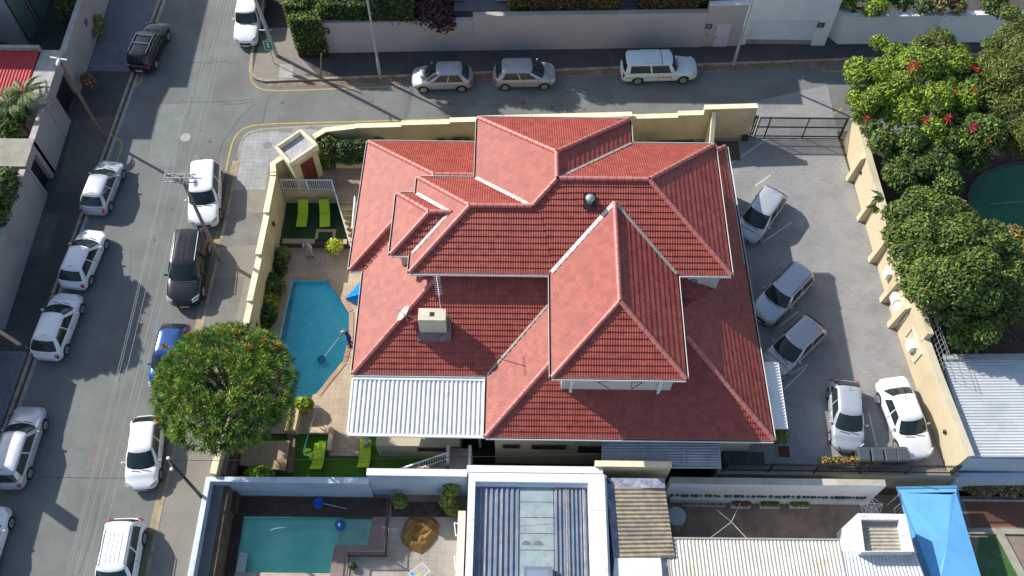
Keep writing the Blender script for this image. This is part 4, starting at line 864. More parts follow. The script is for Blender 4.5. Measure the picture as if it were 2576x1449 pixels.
        for yy in (-.02+.06, -1.0): q.box(min(sg*(h+.018), sg*(h-.02)), max(sg*(h+.018), sg*(h-.02)), yy, yy+.16, b-.16, b-.13)
        out.append(('door_handle', q, 'P', None))
    q = MB(); q.box(-h*.42, h*.42, fy-.045, fy+.012, zl+.20, nz-.20); out.append(('grille', q, 'K', None))
    q = MB(); q.box(-.25, .25, fy, fy+.02, zl+.10, zl+.21); out.append(('number_plate', q, 'N', None)); q = MB(); q.box(-.25, .25, ry-.02, ry+.01, .50, .61); out.append(('number_plate', q, 'N', None))
    q = MB(); q.box(-h*.8, h*.8, ry+.25, fy-.3, .17, .24); out.append(('underbody', q, 'U', None))
    q = MB(); q.bar((-h*.6, cw+.10, b+.035), (-.05, cw+.02, b+.045), .02, .02); q.bar((.0, cw+.10, b+.045), (h*.55, cw+.02, b+.04), .02, .02); out.append(('wiper', q, 'K', None))
    CARMESH[style] = out; return out
DIC = {'G': CGL, 'H': LAMPW, 'T': LAMPR, 'Y': TYRE, 'R': RIM, 'K': PLASTIC, 'N': PLATE, 'U': UNDER}
CARP = {}
def car(style, F_, R_, pm, label, cat='car', grp='cars parked along the street', z=0., rails=False, center=None, head=None, name='parked_car', zpx=.55, extra=None, sc=1.0):
    if center is None:
        f, r = P(*F_, zpx), P(*R_, zpx); c = (f+r)/2; hd = atan2(f.y-r.y, f.x-r.x)-pi/2
        print('CAR', label[:30], 'len %.2f' % ((f-r).length))
    else: c = Vector(center); hd = head
    o = thing(name, label, cat, (c.x, c.y, z), grp, hd); o.scale = (sc, sc, sc)
    key = (style, pm.name)
    if key not in CARP:
        lst = []; last = None
        for nm, q, mk, fl in car_parts(style):
            mt = pm if mk == 'P' else DIC[mk]
            if isinstance(q, bpy.types.Mesh):
                me = q.copy(); me.materials[0] = mt; ob = bpy.data.objects.new(nm, me); COL.objects.link(ob); ob.parent = o
            else: ob = q.build(nm, mt, o, smooth=(fl == 's'), local=True)
            if fl == 'child': ob.parent = last
            else: last = ob
            lst.append((ob, fl))
        CARP[key] = lst
    else:
        last = None
        for ob, fl in CARP[key]:
            n_ = ob.copy(); COL.objects.link(n_); n_.parent = last if fl == 'child' else o
            if fl != 'child': last = n_
    s = STY[style]
    if rails:
        for sg in (1, -1):
            q = MB(); x = sg*s['W']/2*s['rw']*.95; a = Vector((x, s['rf']-.25, s['H']+.05)); b_ = Vector((x, s['rr']+.2, s['H']+.05)); q.bar(a, b_, .035, .03); q.bar(a-Vector((0, 0, .06)), a, .03, .03); q.bar(b_-Vector((0, 0, .06)), b_, .03, .03); q.build('roof_rail', rails, o, local=True)
    if extra: extra(o, s)
    return o
SILM = mat('rail_silver', (.5, .5, .5), .35, metal=.6)
def bars(o, s):
    for y in (.05, -.75):
        q = MB(); q.bar((-.62, y, s['H']+.08), (.62, y, s['H']+.08), .05, .03); q.build('cross_bar', SILM, o, local=True)
def aerial(o, s):
    q = MB(); q.tube((0, s['rr']+.2, s['H']), (0, s['rr']-.02, s['H']+.2), .012, n=5); q.build('aerial', PLASTIC, o, local=True)
def rear_wiper(o, s):
    aerial(o, s)
car('suv', (399, 66), (352, 172), PK, 'black car with silver roof bars by the left kerb nearest the top', rails=SILM, extra=bars, sc=.93)
f2 = P(613, 112, .55); car('pickup', None, None, PW, 'white double-cab vehicle facing the camera at the top of the street beside the corner', center=(f2.x+.05, f2.y+2.55, 0), head=pi+.02)
car('hatch', (281, 415), (236, 527), PS, 'silver hatchback with a large rear window between the black car and the white hatchbacks', extra=aerial, sc=.98)
car('hatch', (238, 588), (183, 716), PW, 'white hatchback on the left kerb directly behind the silver hatchback', extra=aerial)
car('hatch', (174, 749), (118, 893), PW, 'white hatchback on the left kerb beside the paved driveway', extra=aerial, sc=1.04)
car('wagon', (80, 1030), (18, 1222), PS, 'silver estate car at the left edge of the photo', extra=aerial)
f7 = P(8, 1272, .55); car('hatch', None, None, PW, 'white car at the bottom left corner, mostly outside the photo', center=(f7.x-.33, f7.y-2.0, 0), head=-.03)
car('suv', (513, 563), (522, 420), PW, 'white crossover facing the camera on the right kerb below the corner', extra=aerial)
def ridges(o, s):
    for x in (-.3, 0, .3):
        q = MB(); q.bar((x, .2, s['H']+.008), (x, -1.4, s['H']+.008), .03, .012); q.build('roof_rib', PK, o, local=True)
car('suv', (462, 768), (489, 588), PK, 'large black sport utility with roof rails under the utility pole', rails=SILM, extra=ridges, sc=1.06)
car('hatch', (408, 985), (449, 813), PB, 'blue car mostly hidden beneath the dragon tree')
car('hatch', (355, 1231), (376, 1046), PW, 'white hatchback facing the camera just below the dragon tree')
def mpvribs(o, s):
    for x in (-.3, -.1, .1, .3):
        q = MB(); q.bar((x, .1, s['H']+.008), (x, -1.3, s['H']+.008), .03, .01); q.build('roof_rib', PW, o, local=True)
f12 = P(330, 1306, .6); car('suv', None, None, PW, 'white people carrier with roof rails at the bottom edge', center=(f12.x-.08, f12.y-2.27, 0), head=pi+.03, rails=PLASTIC, extra=mpvribs)
def xcar(style, u0, u1, vw, pm, label, face, **k):
    y = P((u0+u1)/2, vw, 0).y+STY[style]['W']/2; x0 = P(u0, vw, .5).x; x1 = P(u1, vw, .5).x
    print('XCAR', label[:20], x1-x0, STY[style]['L'])
    return car(style, None, None, pm, label, center=((x0+x1)/2, y-.05, 0), head=(-pi/2 if face > 0 else pi/2)+.045, grp='cars parked along the cross street', **k)
xcar('hatch', 1040, 1180, 233, PG2, 'silver hatchback facing left beside the far pavement', -1, extra=aerial)
xcar('tall', 1247, 1391, 227, PG2, 'silver compact facing right between the hatchback and the canopy pickup', 1, extra=aerial)
SUNSH = mat('sunshade', (.05, .45, .48), .5)
def canopy(o, s):
    q = MB(); q.box(-.68, .68, .02, .05, s['H']-.03, s['H']+.012); q.build('canopy_gap', PLASTIC, o, local=True)
    for sg in (1, -1):
        q = MB(); q.bar((sg*.55, -.15, s['H']+.05), (sg*.55, -1.3, s['H']+.05), .05, .03); q.build('roof_rail', PWG, o, local=True)
        q = MB(); x = sg*(s['W']/2+.004); q.box(min(x, x-sg*.02), max(x, x-sg*.02), -2.2, -.0, .66, .70); q.build('side_stripe', mat('stripe_grey', (.16, .22, .24), .5), o, local=True)
        q = MB(); q.box(min(x, x-sg*.02), max(x, x-sg*.02), .0, .75, .655, .715); q.build('side_flash', mat('stripe_red', (.5, .03, .06), .5), o, local=True)
xcar('pickup', 1563, 1756, 212, PWG, 'pale blue-white pickup with a canopy and red side flash', 1, extra=canopy)
CG = 'cars parked in the paved court'
car('tall', (1872, 598), (1952, 486), PS, 'silver compact parked at an angle, uppermost in the paved court', grp=CG, extra=aerial)
car('suv', (1912, 800), (2022, 684), PS, 'silver crossover with black roof rails parked at an angle in the court', grp=CG, rails=PLASTIC, sc=.94)
car('tall', (1937, 928), (2057, 812), PSB, 'champagne hatchback parked at an angle beside the white awning', grp=CG, extra=aerial)
car('hatch', (2133, 1136), (2122, 957), PS, 'silver hatchback facing the camera beside the white saloon in the court', grp=CG, extra=aerial)
car('sedan', (2314, 1156), (2236, 952), PW, 'white saloon car parked by the right wall near the bins', grp=CG, extra=aerial)
# ================================================================== LEFT SIDE OF THE STREET
GLEFT = mat('left_wall_grey', (.34, .32, .31), .85, .07, 1., stain=(.25, .235, .23), sscale=.5)
GCAP2 = mat('left_coping', (.38, .37, .34), .85, .2, 2.5, stain=(.25, .24, .22), sscale=1)
def fwall(name, x0, x1, y0, y1, z, label, cap=.06, thick=None, m=GLEFT, cm=GCAP2):
    o = thing(name, label, 'wall', ((x0+x1)/2, y0, 0)); mb = MB(); mb.box(x0, x1, y0, y1, 0, z); mb.build('wall_face', m, o)
    mb = MB(); mb.box(x0-.03, x1+.03, y0-.0, y1, z+.001, z+cap); mb.build('coping', cm, o); return o
fwall('street_wall', -28.6, WL, 42.02, 60, 3.0, 'grey street wall with a small house sign at the top left of the photo')
fwall('street_wall', -28.6, WL, 34.6, 37.75, 3.1, 'plain grey street wall between the two dark garage doors')
def garage(name, y0, y1, z, label, slab=True, dark=DARK):
    o = thing(name, label, 'garage', (-29.2, (y0+y1)/2, 0)); mb = MB(); mb.box(-33, WL, y0, y0+.25, 0, z); mb.box(-33, WL, y1-.25, y1, 0, z); mb.box(-32.8, WL-.001, y0+.251, y1-.251, z-.55, z-.001); mb.build('wall', GLEFT, o)
    mb = MB(); mb.box(-33.1, WL+.04, y0-.04, y1+.04, z+.001, z+.1); mb.build('roof_slab', mat('weathered_slab', (.34, .33, .27), .9, .25, 2, stain=(.18, .17, .14), sscale=1), o)
    mb = MB(); mb.box(WL-.45, WL-.3, y0+.26, y1-.26, .02, z-.56); mb.build('door', mat('door_black', (.012, .013, .014), .5), o); return o
o = thing('garage', 'dark garage opening under a wide pale coping in front of the red corrugated roof', 'garage', (-28.8, 39.9, 0)); g0, g1 = P(160, 305, .12).y, P(192, 235, .12).y
mb = MB(); mb.box(-29.5, WL, 37.8, g0, 0, 3.3); mb.box(-29.5, WL, g1, 42.0, 0, 3.3); mb.box(-29.49, WL-.001, g0+.001, g1-.001, 2.45, 3.299); mb.build('wall', GLEFT, o)
mb = MB(); mb.box(-29.55, WL+.05, 37.75, 42.05, 3.301, 3.4); mb.build('coping', GCAP2, o); mb = MB(); mb.box(WL-.55, WL-.4, g0+.002, g1-.002, .02, 2.44); mb.build('door', mat('door_black', (.012, .013, .014), .5), o)
y0_, y1_ = P(50, 417, 3.2).y, P(67, 350, 3.2).y
garage('garage', y0_, y1_, 3.1, 'flat weathered roof slab over a small dark gate at the left edge')
fwall('street_wall', -28.6, WL, 24.2, y0_-.06, 3.0, 'long grey street wall with broken pale coping at the left edge')
fwall('street_wall', -29.6, -29.3, 8, 24.1, 3.5, 'grey street wall out of sight beside the lower driveway') if False else None
o = thing('left_house', 'house with a red corrugated roof behind the grey gate wall', 'house', (-32, 40, 0))
a, b, c, d = (-40, 37.6, 3.3), (-29.0, 37.6, 3.05), (-29.0, 44.9, 3.05), (-40, 44.9, 3.3)
RSH = mat('red_sheet', (.42, .03, .035), .5, .08, 2); 
p1 = P(98, 238, 3.4); p2 = P(146, 138, 3.4)
ribbed((-40, 37.9, 3.35), (-29.6, 37.9, 3.35), (-29.6, 41.85, 3.5), (-40, 41.85, 3.5), 52, .05, 'sine', 4).build('roof', RSH, o)
mb = MB(); mb.box(-40, -29.6, 37.9, 41.85, 0, 3.2); mb.build('wall', GLEFT, o); mb = MB(); mb.box(-40, -29.56, 41.87, 42.12, 0, 3.75); mb.build('parapet', GCAP2, o)
o = thing('left_building', 'grey building with tall green tinted windows at the top left corner', 'building', (-36, 50, 0))
q0, q1, q2 = P(107, 60, .1), P(70, 118, .1), P(0, 60, .1)
A = Vector((q1.x, q1.y, 0)); B = Vector((q0.x-.0, q0.y, 0)); dirn = (B-A).normalized(); nrm = Vector((dirn.y, -dirn.x, 0))
Lf = 6.0; A2 = A; B2 = A+dirn*Lf; zt = 7.7; back = -nrm*9
mb = MB(); mb.hexa([tuple(v[:2]) for v in (A2, B2, B2+back, A2+back)], 0, zt); mb.build('wall', mat('grey_render', (.26, .26, .27), .8, .06, 2), o)
for i in range(3):
    s0 = A2+dirn*(.35+1.75*i)+nrm*.03; s1 = s0+dirn*1.45; f = MB(); f.bar(s0+Vector((0, 0, .3)), s1+Vector((0, 0, .3)), .06, .08); f.bar(s0+Vector((0, 0, 3.9)), s1+Vector((0, 0, 3.9)), .06, .08); f.bar(s0+Vector((0, 0, .3)), s0+Vector((0, 0, 3.9)), .08, .08); f.bar(s1+Vector((0, 0, .3)), s1+Vector((0, 0, 3.9)), .08, .08)
    wn = f.build('window', mat('dark_frame', (.04, .045, .05), .5), o); g_ = MB(); t_ = nrm*.02; v = [s0+t_+Vector((0, 0, .34)), s1+t_+Vector((0, 0, .34)), s1+t_+Vector((0, 0, 3.86)), s0+t_+Vector((0, 0, 3.86))]; g_.add(v, [(0, 1, 2, 3)]); g_.build('pane', mat('green_glass', (.10, .16, .13), .15, .1, spec=.6), wn)
mb = MB(); mb.hexa([tuple(v[:2]) for v in (A2+nrm*.12, B2+nrm*.12, B2+back, A2+back)], zt+.001, zt+.15); mb.build('roof_edge', GCAP2, o)
mb = MB(); mb.sheet([(-40, 42.1), (-28.62, 42.1), (-28.62, 60), (-40, 60)], z=.13); mb.build('courtyard', mat('courtyard_dark', (.035, .042, .028), .9, .2, 1), kind='structure')
o = thing('left_house', 'tall grey house out beyond the left edge that shades the street', 'house', (-37, 54, 0)); mb = MB(); mb.box(-44, -33.2, 49.3, 57, 0, 9.2); mb.box(-44, -35.6, 45.4, 49.29, 0, 10.4); mb.build('wall', GLEFT, o); mb = MB(); mb.box(-44.3, -32.9, 49, 57.3, 9.201, 9.4); mb.build('roof', GCAP2, o)
fwall('street_wall', -29.3, -28.9, 5, 24.15, 4.3, 'grey wall off the left edge beside the silver estate car')
mb = MB(); mb.box(-29.6, -29.31, 17.6, 18.2, 0, 6.3); mb.build('shadow_pillar', GLEFT, label='unseen grey pillar added off the left edge to cast a slanting shadow', cat='pillar')  # unseen upright block, added only for the slanting shadow it throws
# house sign and alarm plates
def sign(p, wd, ht, nrm_, label, cols=((.02, .05, .03), (.5, .5, .5)), mark='lines'):
    o = thing('wall_sign', label, 'sign', p); p = Vector(p); n_ = Vector(nrm_).normalized(); t = Vector((-n_.y, n_.x, 0)); mb = MB(); mb.bar(p-t*wd/2+n_*.02, p+t*wd/2+n_*.02, .03, ht); mb.build('plate', mat('sign_%d' % int(cols[0][1]*1000), cols[0], .5, .05), o)
    mb = MB(); 
    for k_, (l0, l1) in enumerate(((-.35, .35), (-.3, .1), (-.3, .25))): zz = ht*(.25-.24*k_); mb.bar(p+t*wd*l0+n_*.038+Vector((0, 0, zz)), p+t*wd*l1+n_*.038+Vector((0, 0, zz)), .006, ht*.09)
    mb.build('lettering', mat('sign_ink_%d' % int(cols[1][0]*1000), cols[1], .5, .05), o); return o
sign((WL, 46.0, 1.9), .4, .4, (1, 0, 0), 'small dark plate on the grey wall at the top left', ((.03, .03, .035), (.4, .4, .4)))
# ================================================================== FAR SIDE OF THE CROSS STREET
GFAR = mat('far_wall_grey', (.45, .42, .40), .85, .05, .8, stain=(.41, .385, .37), sscale=.3)
def fx(u, v, z): return P(u, v, z)
x_a = P(774, 157, .12).x; x_b = P(1192, 146, .12).x; x_c = P(1855, 118, .12).x
runwall('street_wall', [(x_a, wf(x_a)+.15), (x_b, wf(x_b)+.15)], .3, .0, 2.75, GFAR, GFAR, 'long grey wall under the big dark hedge on the cross street', capw=.02)
runwall('street_wall', [(x_a+.05, wf(x_a)+.32), (x_a-.9, wf(x_a)+8)], .28, .0, 2.7, GFAR, GFAR, 'grey side wall running up from the hedge corner')
runwall('street_wall', [(x_b+.01, wf(x_b)+.15), (P(1760, 121, .1).x, wf(15)+.0)], .32, .0, 3.15, GFAR, mat('far_coping', (.42, .38, .33), .85, .08, 2), 'long grey wall below the red-green hedges on the cross street', capw=.03)
xg0, xg1 = P(1760, 121, .1).x+.02, P(1857, 118, .1).x
o = runwall('street_wall', [(xg0, wf(xg0)+.17), (xg1, wf(xg1)+.17)], .34, .0, 3.75, GFAR, mat('far_coping_white', (.66, .65, .62), .8, .05), 'taller grey wall with a narrow pale door beside the white garage', capw=.03)
xd = P(1808, 118, .1).x; dm = MB(); dm.box(xd-.45, xd+.5, wf(xd)-.06, wf(xd)-.01, .14, 2.15); dr = dm.build('door', mat('pale_door', (.56, .57, .60), .5, .04), o)
dm = MB(); dm.ball((xd-.36, wf(xd)-.1, 1.05), .04); dm.build('handle', BLACKM, dr)
o2 = sign((xd-1.0, wf(xd)-.02, 1.95), .42, .42, (0, -1, 0), 'small dark green plate beside the pale door', ((.015, .05, .035), (.45, .5, .5)))
sign((P(829, 84, 2.4).x-.3, wf(-12.5)-.02, 2.15), .42, .45, (0, -1, 0), 'small black and white plate on the wall by the hedge corner', ((.02, .02, .02), (.6, .6, .6)))
mb = MB(); mb.ball((xd-1.0, wf(xd)-.04, 1.2), .08); mb.build('intercom', mat('intercom', (.3, .14, .09), .5), label='small reddish intercom below the green plate on the far wall', cat='intercom')
GW = mat('garage_white', (.76, .79, .77), .8, .04, 1, stain=(.68, .71, .69), sscale=.4)
xk0, xk1 = P(1862, 117, .1).x, P(2096, 117, .1).x; gz = 4.4
gb = thing('garage', 'white flat-roofed garage with a wide white door on the cross street', 'garage', ((xk0+xk1)/2, 47, 0))
y_ = wf(17.5)+.0; mb = MB(); xd0, xd1 = P(1868, 108, .2).x+.15, P(2050, 112, .2).x-.25
mb.box(xk0, xd0, y_, y_+5, 0, gz); mb.box(xd1, xk1-.6, y_, y_+5, 0, gz); mb.box(xd0+.001, xd1-.001, y_+.0, y_+5, 2.35, gz-.002); mb.build('wall', GW, gb)
mb = MB(); mb.box(xd0+.002, xd1-.002, y_+.28, y_+.33, .35, 2.34); mb.build('door', mat('garage_door', (.80, .81, .84), .5, .03, 1), gb)
mb = MB(); mb.box(xd0, xd1, y_+.1, y_+.5, .1, .34); mb.build('sill', CONC, gb)
mb = MB(); mb.box(xk0-.1, xk1-.5, y_-.05, y_+5, gz+.001, gz+.12); mb.build('roof_edge', mat('white_edge', (.72, .72, .72), .7, .04), gb)
sign((P(2067, 72, 2.0).x+.0, y_-.01, 2.0), .45, .42, (0, -1, 0), 'small dark plate on the white garage pier', ((.02, .035, .03), (.4, .42, .4)))
runwall('street_wall', [(xk1-.2, wf(21)+.9), (xk1+.4, wf(21.6)+.15), (P(2330, 107, .1).x, wf(27)+.15), (45, wf(45)+.15)], .35, .0, 2.55, GW, mat('white_cap2', (.60, .63, .63), .8, .08, 1), 'long white wall on the cross street behind the flowering trees', capw=.03)
mb = MB(); bx = P(2334, 107, .1).x; mb.box(bx, bx+.3, wf(bx)-.32, wf(bx)-.03, .1, 2.5); mb.build('wall_pier', GW, label='white pier on the long white wall behind the trees', cat='pier')
mb = MB(); mb.ball((bx+.15, wf(bx)+.1, 2.95), .2, n=14); mb.tube((bx+.15, wf(bx)+.1, 2.6), (bx+.15, wf(bx)+.1, 2.8), .05); mb.build('globe_lamp', mat('opal', (.6, .6, .6), .3, .02), smooth=True, label='white globe lamp on top of the long white wall', cat='lamp')
# house behind the far wall
fh = thing('far_house', 'pale lavender house wall with two air conditioners behind the cross street', 'house', (3, 50, 0)); LAV = mat('lavender_render', (.42, .43, .50), .8, .06, 1.5)
mb = MB(); mb.box(-4.2, 6.5, 48.2, 56, 0, 8.6); mb.build('wall', LAV, fh)
mb = MB(); mb.box(-4.5, 7.4, 48.0, 57, 8.61, 9.2); mb.box(7.5, 12, 50.3, 56, 0, 9.8); mb.box(-19, -4.6, 51.8, 58, 0, 9.6); mb.build('top_and_shade_blocks', LAV, fh)  # house top, plus unseen blocks added to shade the cross street
mb = MB(); mb.box(-4.2, 3, 47.0, 48.19, 0, 2.3); mb.build('ledge', mat('grey_paving', (.22, .22, .23), .8, .1, 2), fh)
p = P(1144, 30, 3.2); aircon((p.x, 47.9, 2.5), 'white air conditioner on the lavender wall beside the plum bush'); p = P(1262, 38, 3.2); aircon((p.x, 47.9, 2.5), 'white air conditioner on the lavender wall next to the red-green hedge')
def gatedrive():
    o = thing('driveway_gate', 'grey slatted driveway panel between the two red-green hedges', 'gate', (9.5, 47.2, 0)); a = P(1560, 45, 3.0).x; b = P(1610, 45, 3.0).x; mb = MB()
    for i in range(9): mb.box(a, b, 46.6+i*.34, 46.9+i*.34, 2.6, 2.66)
    mb.build('slats', mat('slate_grey', (.13, .14, .16), .6, .1, 3), o); mb = MB(); mb.box(a-.1, b+.1, 46.45, 46.59, 2.0, 2.95); mb.build('beam', mat('pale_beam', (.4, .4, .4), .8), o); mb = MB(); mb.box(a, b, 46.6, 49.6, 2.0, 2.55); mb.build('base', MATS['slate_grey'], o)
gatedrive()
def hedge(label, boxes, mats, n, size=.09, inner=(.012, .02, .006), **k):
    o = thing('hedge', label, 'hedge', (boxes[0][0], boxes[0][1], 0)); L = [((a+b)/2, (c+d)/2, (e_+f_)/2, (b-a)/2, (d-c)/2, (f_-e_)/2) for a, b, c, d, e_, f_ in boxes]
    vf = [leaf_cloud(L, int(n*w_), size, box=True) for m_, w_ in mats]; V, F, M = merge(*vf)
    for bx_ in boxes: pass
    npmesh('foliage', V, F, [m_ for m_, w_ in mats], o, M)
    mb = MB()
    for a, b, c, d, e_, f_ in boxes: s_ = .08; mb.box(a+s_, b-s_, c+s_, d-s_, max(0, e_-2.5), f_-s_)
    mb.build('dark_core', mat('hedge_core', inner, .95, .3, 3), o); return o  # near-black solid box filling the hedge behind its leaves
x0, x1 = P(815, 60, 3).x, P(1042, 55, 3).x
hedge('big dark green clipped hedge above the long grey wall', [(x0, x1, wf(-10)+.1, wf(-10)+4.0, 2.5, 4.1)], ((G_DARK, .6), (G_MID, .4)), 9000)
x2 = P(728, 110, 1.5).x; x3 = P(828, 110, 1.5).x-.25
hedge('green creeper bush spilling over the wall corner down to the pavement', [(x2+.3, x3, wf(-13.5)-.5, wf(-13.5)+1.6, .5, 3.6), (x2-.1, x3-.9, wf(-13.5)+.4, wf(-13.5)+4, 2.0, 3.9)], ((G_DARK, .4), (G_MID, .4), (G_BRIGHT, .2)), 8000)
x0, x1 = P(1281, 55, 3.3).x, P(1556, 50, 3.3).x
hedge('clipped hedge with reddish new leaves left of the driveway panel', [(x0, x1, wf(5)+.35, wf(5)+2.6, 3.0, 4.35)], ((G_DARK, .1), (G_MID, .2), (G_OLIVE, .42), (G_RED, .28)), 9500, .08)
x0, x1 = P(1612, 45, 3.3).x, P(1757, 40, 3.3).x; x2 = P(1824, 35, 3.9).x
hedge('clipped hedge with reddish new leaves beside the pale door', [(x0, x1, wf(10)+.35, wf(10)+2.8, 3.0, 4.5), (x1, x2, wf(13)+.5, wf(13)+2.8, 3.7, 4.6)], ((G_DARK, .1), (G_MID, .2), (G_OLIVE, .42), (G_RED, .28)), 7500, .08)
def bush(name, label, cat, lobes, mats, n, size=.1, stem=True, group=None, flat=0, aspect=.5, shell=.45):
    c = lobes[0]; zb = min(l[2]-l[5] for l in lobes); o = thing(name, label, cat, (c[0], c[1], zb), group)
    vf = [leaf_cloud(lobes, max(8, int(n*w_)), size, shell=shell, flat=flat, aspect=aspect) for m_, w_ in mats]; V, F, M = merge(*vf); npmesh('foliage', V, F, [m_ for m_, w_ in mats], o, M)
    if stem:
        mb = MB()
        for l in lobes[:6]: mb.tube((c[0], c[1], zb-.1), (l[0], l[1], l[2]), .05, .02, 6)
        mb.build('stem', BARK, o)
    return o
p = P(1085, 40, 3.2); bush('shrub', 'dark plum-leaved shrub beside the big green hedge', 'shrub', [(p.x, p.y+.6, 2.9, 1.3, 1.2, 1.3), (p.x-.6, p.y+1.5, 3.2, 1.1, 1.1, 1.2), (p.x+.7, p.y+.2, 2.5, .9, .8, .8)], ((G_PLUM, 1),), 3500, .13)
# trees beyond the white wall (top right)
def tree(name, label, loc, h, lobes, mats, n, size, trunk_r=.16, aspect=.5, shell=.35, flat=0, extra=None, group=None, leafscale=None):
    o = thing(name, label, 'tree', loc, group); x, y, z = loc
    L = [(x+a, y+b, z+c, d, e_, f_) for a, b, c, d, e_, f_ in lobes]
    vf = [leaf_cloud(L, max(8, int(n*w_)), size*(sz if len(t_) > 2 else 1), shell=shell, aspect=aspect, flat=flat) for t_ in mats for w_, sz in [(t_[1], t_[2] if len(t_) > 2 else 1)]]
    V, F, M = merge(*vf); npmesh('crown', V, F, [t_[0] for t_ in mats], o, M)
    mb = MB(); top = Vector((x, y, z+h*.45)); mb.tube((x, y, z), top, trunk_r, trunk_r*.7, 8)
    for l in L[:14]: m_ = top.lerp(Vector(l[:3]), .55)+Vector((0, 0, -.1)); mb.tube(top, m_, trunk_r*.55, trunk_r*.35, 6); mb.tube(m_, l[:3], trunk_r*.35, trunk_r*.12, 5)
    mb.build('trunk', BARK, o, smooth=True)
    return o
def rl(n, R, zc, rz, r0, r1, seed=0, hole=0):
    rr = random.Random(seed); out = []
    for i in range(n):
        a = rr.uniform(0, 2*pi); d = R*sqrt(rr.uniform(hole, 1)); s_ = rr.uniform(r0, r1); out.append((d*cos(a), d*sin(a), zc+rr.uniform(-.4, .5)*rz*(1.2-d/R), s_, s_, s_*.8))
    return out
for i, (u_, v_, lab, ms) in enumerate(((2165, 14, 'yellow-green shrub behind the white wall next to the garage', ((G_BRIGHT, .5), (G_OLIVE, .5))), (2225, 8, 'dark green bushy tree behind the white wall left of the globe lamp', ((G_DARK, .6), (G_MID, .4))), (2300, 0, 'dark thin-branched tree behind the white wall by the globe lamp', ((G_DARK, .8), (G_OLIVE, .2))), (2390, 6, 'brownish tree with bare limbs behind the white wall', ((G_BROWN, .5), (G_OLIVE, .3), (G_DARK, .2))), (2495, 10, 'dark spiky tree behind the white wall near the right edge', ((G_DARK, .7), (G_MID, .3))))):
    p = P(u_, v_, 3); tree('garden_tree', lab, (p.x, p.y+.6, 0), 5, rl(7, 1.3, 2.9, 1, .5, .8, i), ms, 2600, .12)
mb = MB(); mb.sheet([(20.5, 47.4), (50, 48.6), (50, 62), (20.5, 62)], z=.02); mb.build('far_garden_ground', mat('sandy_soil', (.34, .28, .17), .95, .25, 1), kind='structure')
# pale house far behind left, and the big off-frame tree that shades the cross street
tree('shade_tree', 'tall leafy tree just beyond the top edge that dapples the cross street', (-14.5, 50.5, 0), 10, rl(12, 3.0, 10.2, 2, .9, 1.5, 5), ((G_MID, .6), (G_DARK, .4)), 9000, .2)
tree('shade_tree', 'tall leafy tree beyond the top edge behind the lavender house', (-9.0, 51.0, 0), 11, rl(12, 3.0, 10.4, 2, .9, 1.5, 8), ((G_MID, .6), (G_DARK, .4)), 9000, .2)
tree('shade_tree', 'leafy tree beyond the left edge that shades the long street', (-32.4, 30.2, 0), 8, rl(20, 2.4, 6.8, 2, 1.0, 1.5, 3), ((G_MID, .6), (G_DARK, .4)), 16000, .24)
p = P(14, 480, 3.4); bush('shrub', 'dark green bush behind the broken coping at the left edge', 'shrub', [(p.x-.3, p.y, 3.2, .9, 1.6, .9), (p.x-.3, p.y-1.6, 3.1, .8, 1, .8)], ((G_DARK, .5), (G_MID, .5)), 2500, .14)
# ================================================================== UTILITY POLES, LAMPS, WIRES
pl = P(553, 652, .12); zt = 8.0
up = thing('utility_pole', 'brown wooden utility pole with four crossarms leaning over the black sport utility', 'utility pole', pl)
mb = MB(); top = Vector((pl.x+.1, pl.y, zt+.2)); mb.tube(pl, top, .115, .075, 12); mb.build('pole', WOODB, up)
for k_, (dz, dy) in enumerate(((0, .12), (-.35, -.12), (-.0, -.12))):
    mb = MB(); c = top+Vector((0, dy, dz-.1)); mb.bar(c+Vector((-.85, 0, 0)), c+Vector((.75, 0, 0)), .05, .07); ca = mb.build('crossarm', mat('crossarm_grey', (.45, .43, .42), .8, .1, 5), up)
    for x in (-.75, -.35, .3, .65):
        mb = MB(); mb.tube(c+Vector((x, 0, .05)), c+Vector((x, 0, .22)), .025, .02, 8); mb.build('insulator', mat('porcelain', (.55, .52, .50), .3), ca)
WIRE = mat('wire_green', (.40, .47, .42), .6, .05); WIREK = mat('wire_black', (.03, .03, .03), .6)
def wire(a, b, sag, r, m, label, group=None):
    a = Vector(a); b = Vector(b); mb = MB(); n = 14; pts = [a.lerp(b, i/n)-Vector((0, 0, sag*4*(i/n)*(1-i/n))) for i in range(n+1)]; mb.path(pts, r, 4); return mb.build('overhead_wire', m, label=label, cat='wire', group=group)
for k_, (x, ub, lab) in enumerate(((-.75, 147, 'outermost left overhead wire above the long street'), (-.68, 154, 'second overhead wire from the left, close beside the outermost one'), (-.35, 172, 'third overhead wire from the left above the long street'), (.3, 195, 'fourth overhead wire from the left above the long street'), (.65, 218, 'rightmost overhead wire above the long street'))):
    c = top+Vector((x, 0, .12)); e_ = P(ub, 1465, 7.2); d = (e_-c); wire(c, c+d*1.6, .5, .010, WIRE, lab+', lower span', 'overhead wires'); f_ = P(546+8*k_, -10, 8.2); wire(c, c+(f_-c)*1.5, .4, .009, WIRE, lab+', upper span', 'overhead wires')
p = P(957, 196, .12); lp_ = thing('street_lamp', 'slim grey street lamp pole on the far kerb, top beyond the photo', 'street lamp', p)
mb = MB(); mb.tube(p, p+Vector((0, 0, 1.7)), .11, .10, 12); mb.tube(p+Vector((0, 0, 1.7)), p+Vector((0, 0, 9)), .075, .055, 12); mb.build('pole', GREYM, lp_); mb = MB(); mb.tube(p+Vector((0, 0, 9)), p+Vector((.0, -1.2, 9.4)), .04); mb.build('arm', GREYM, lp_); mb = MB(); mb.ball(p+Vector((0, -1.5, 9.4)), .14, .35, .09); mb.build('lamp_head', GREYM, lp_)
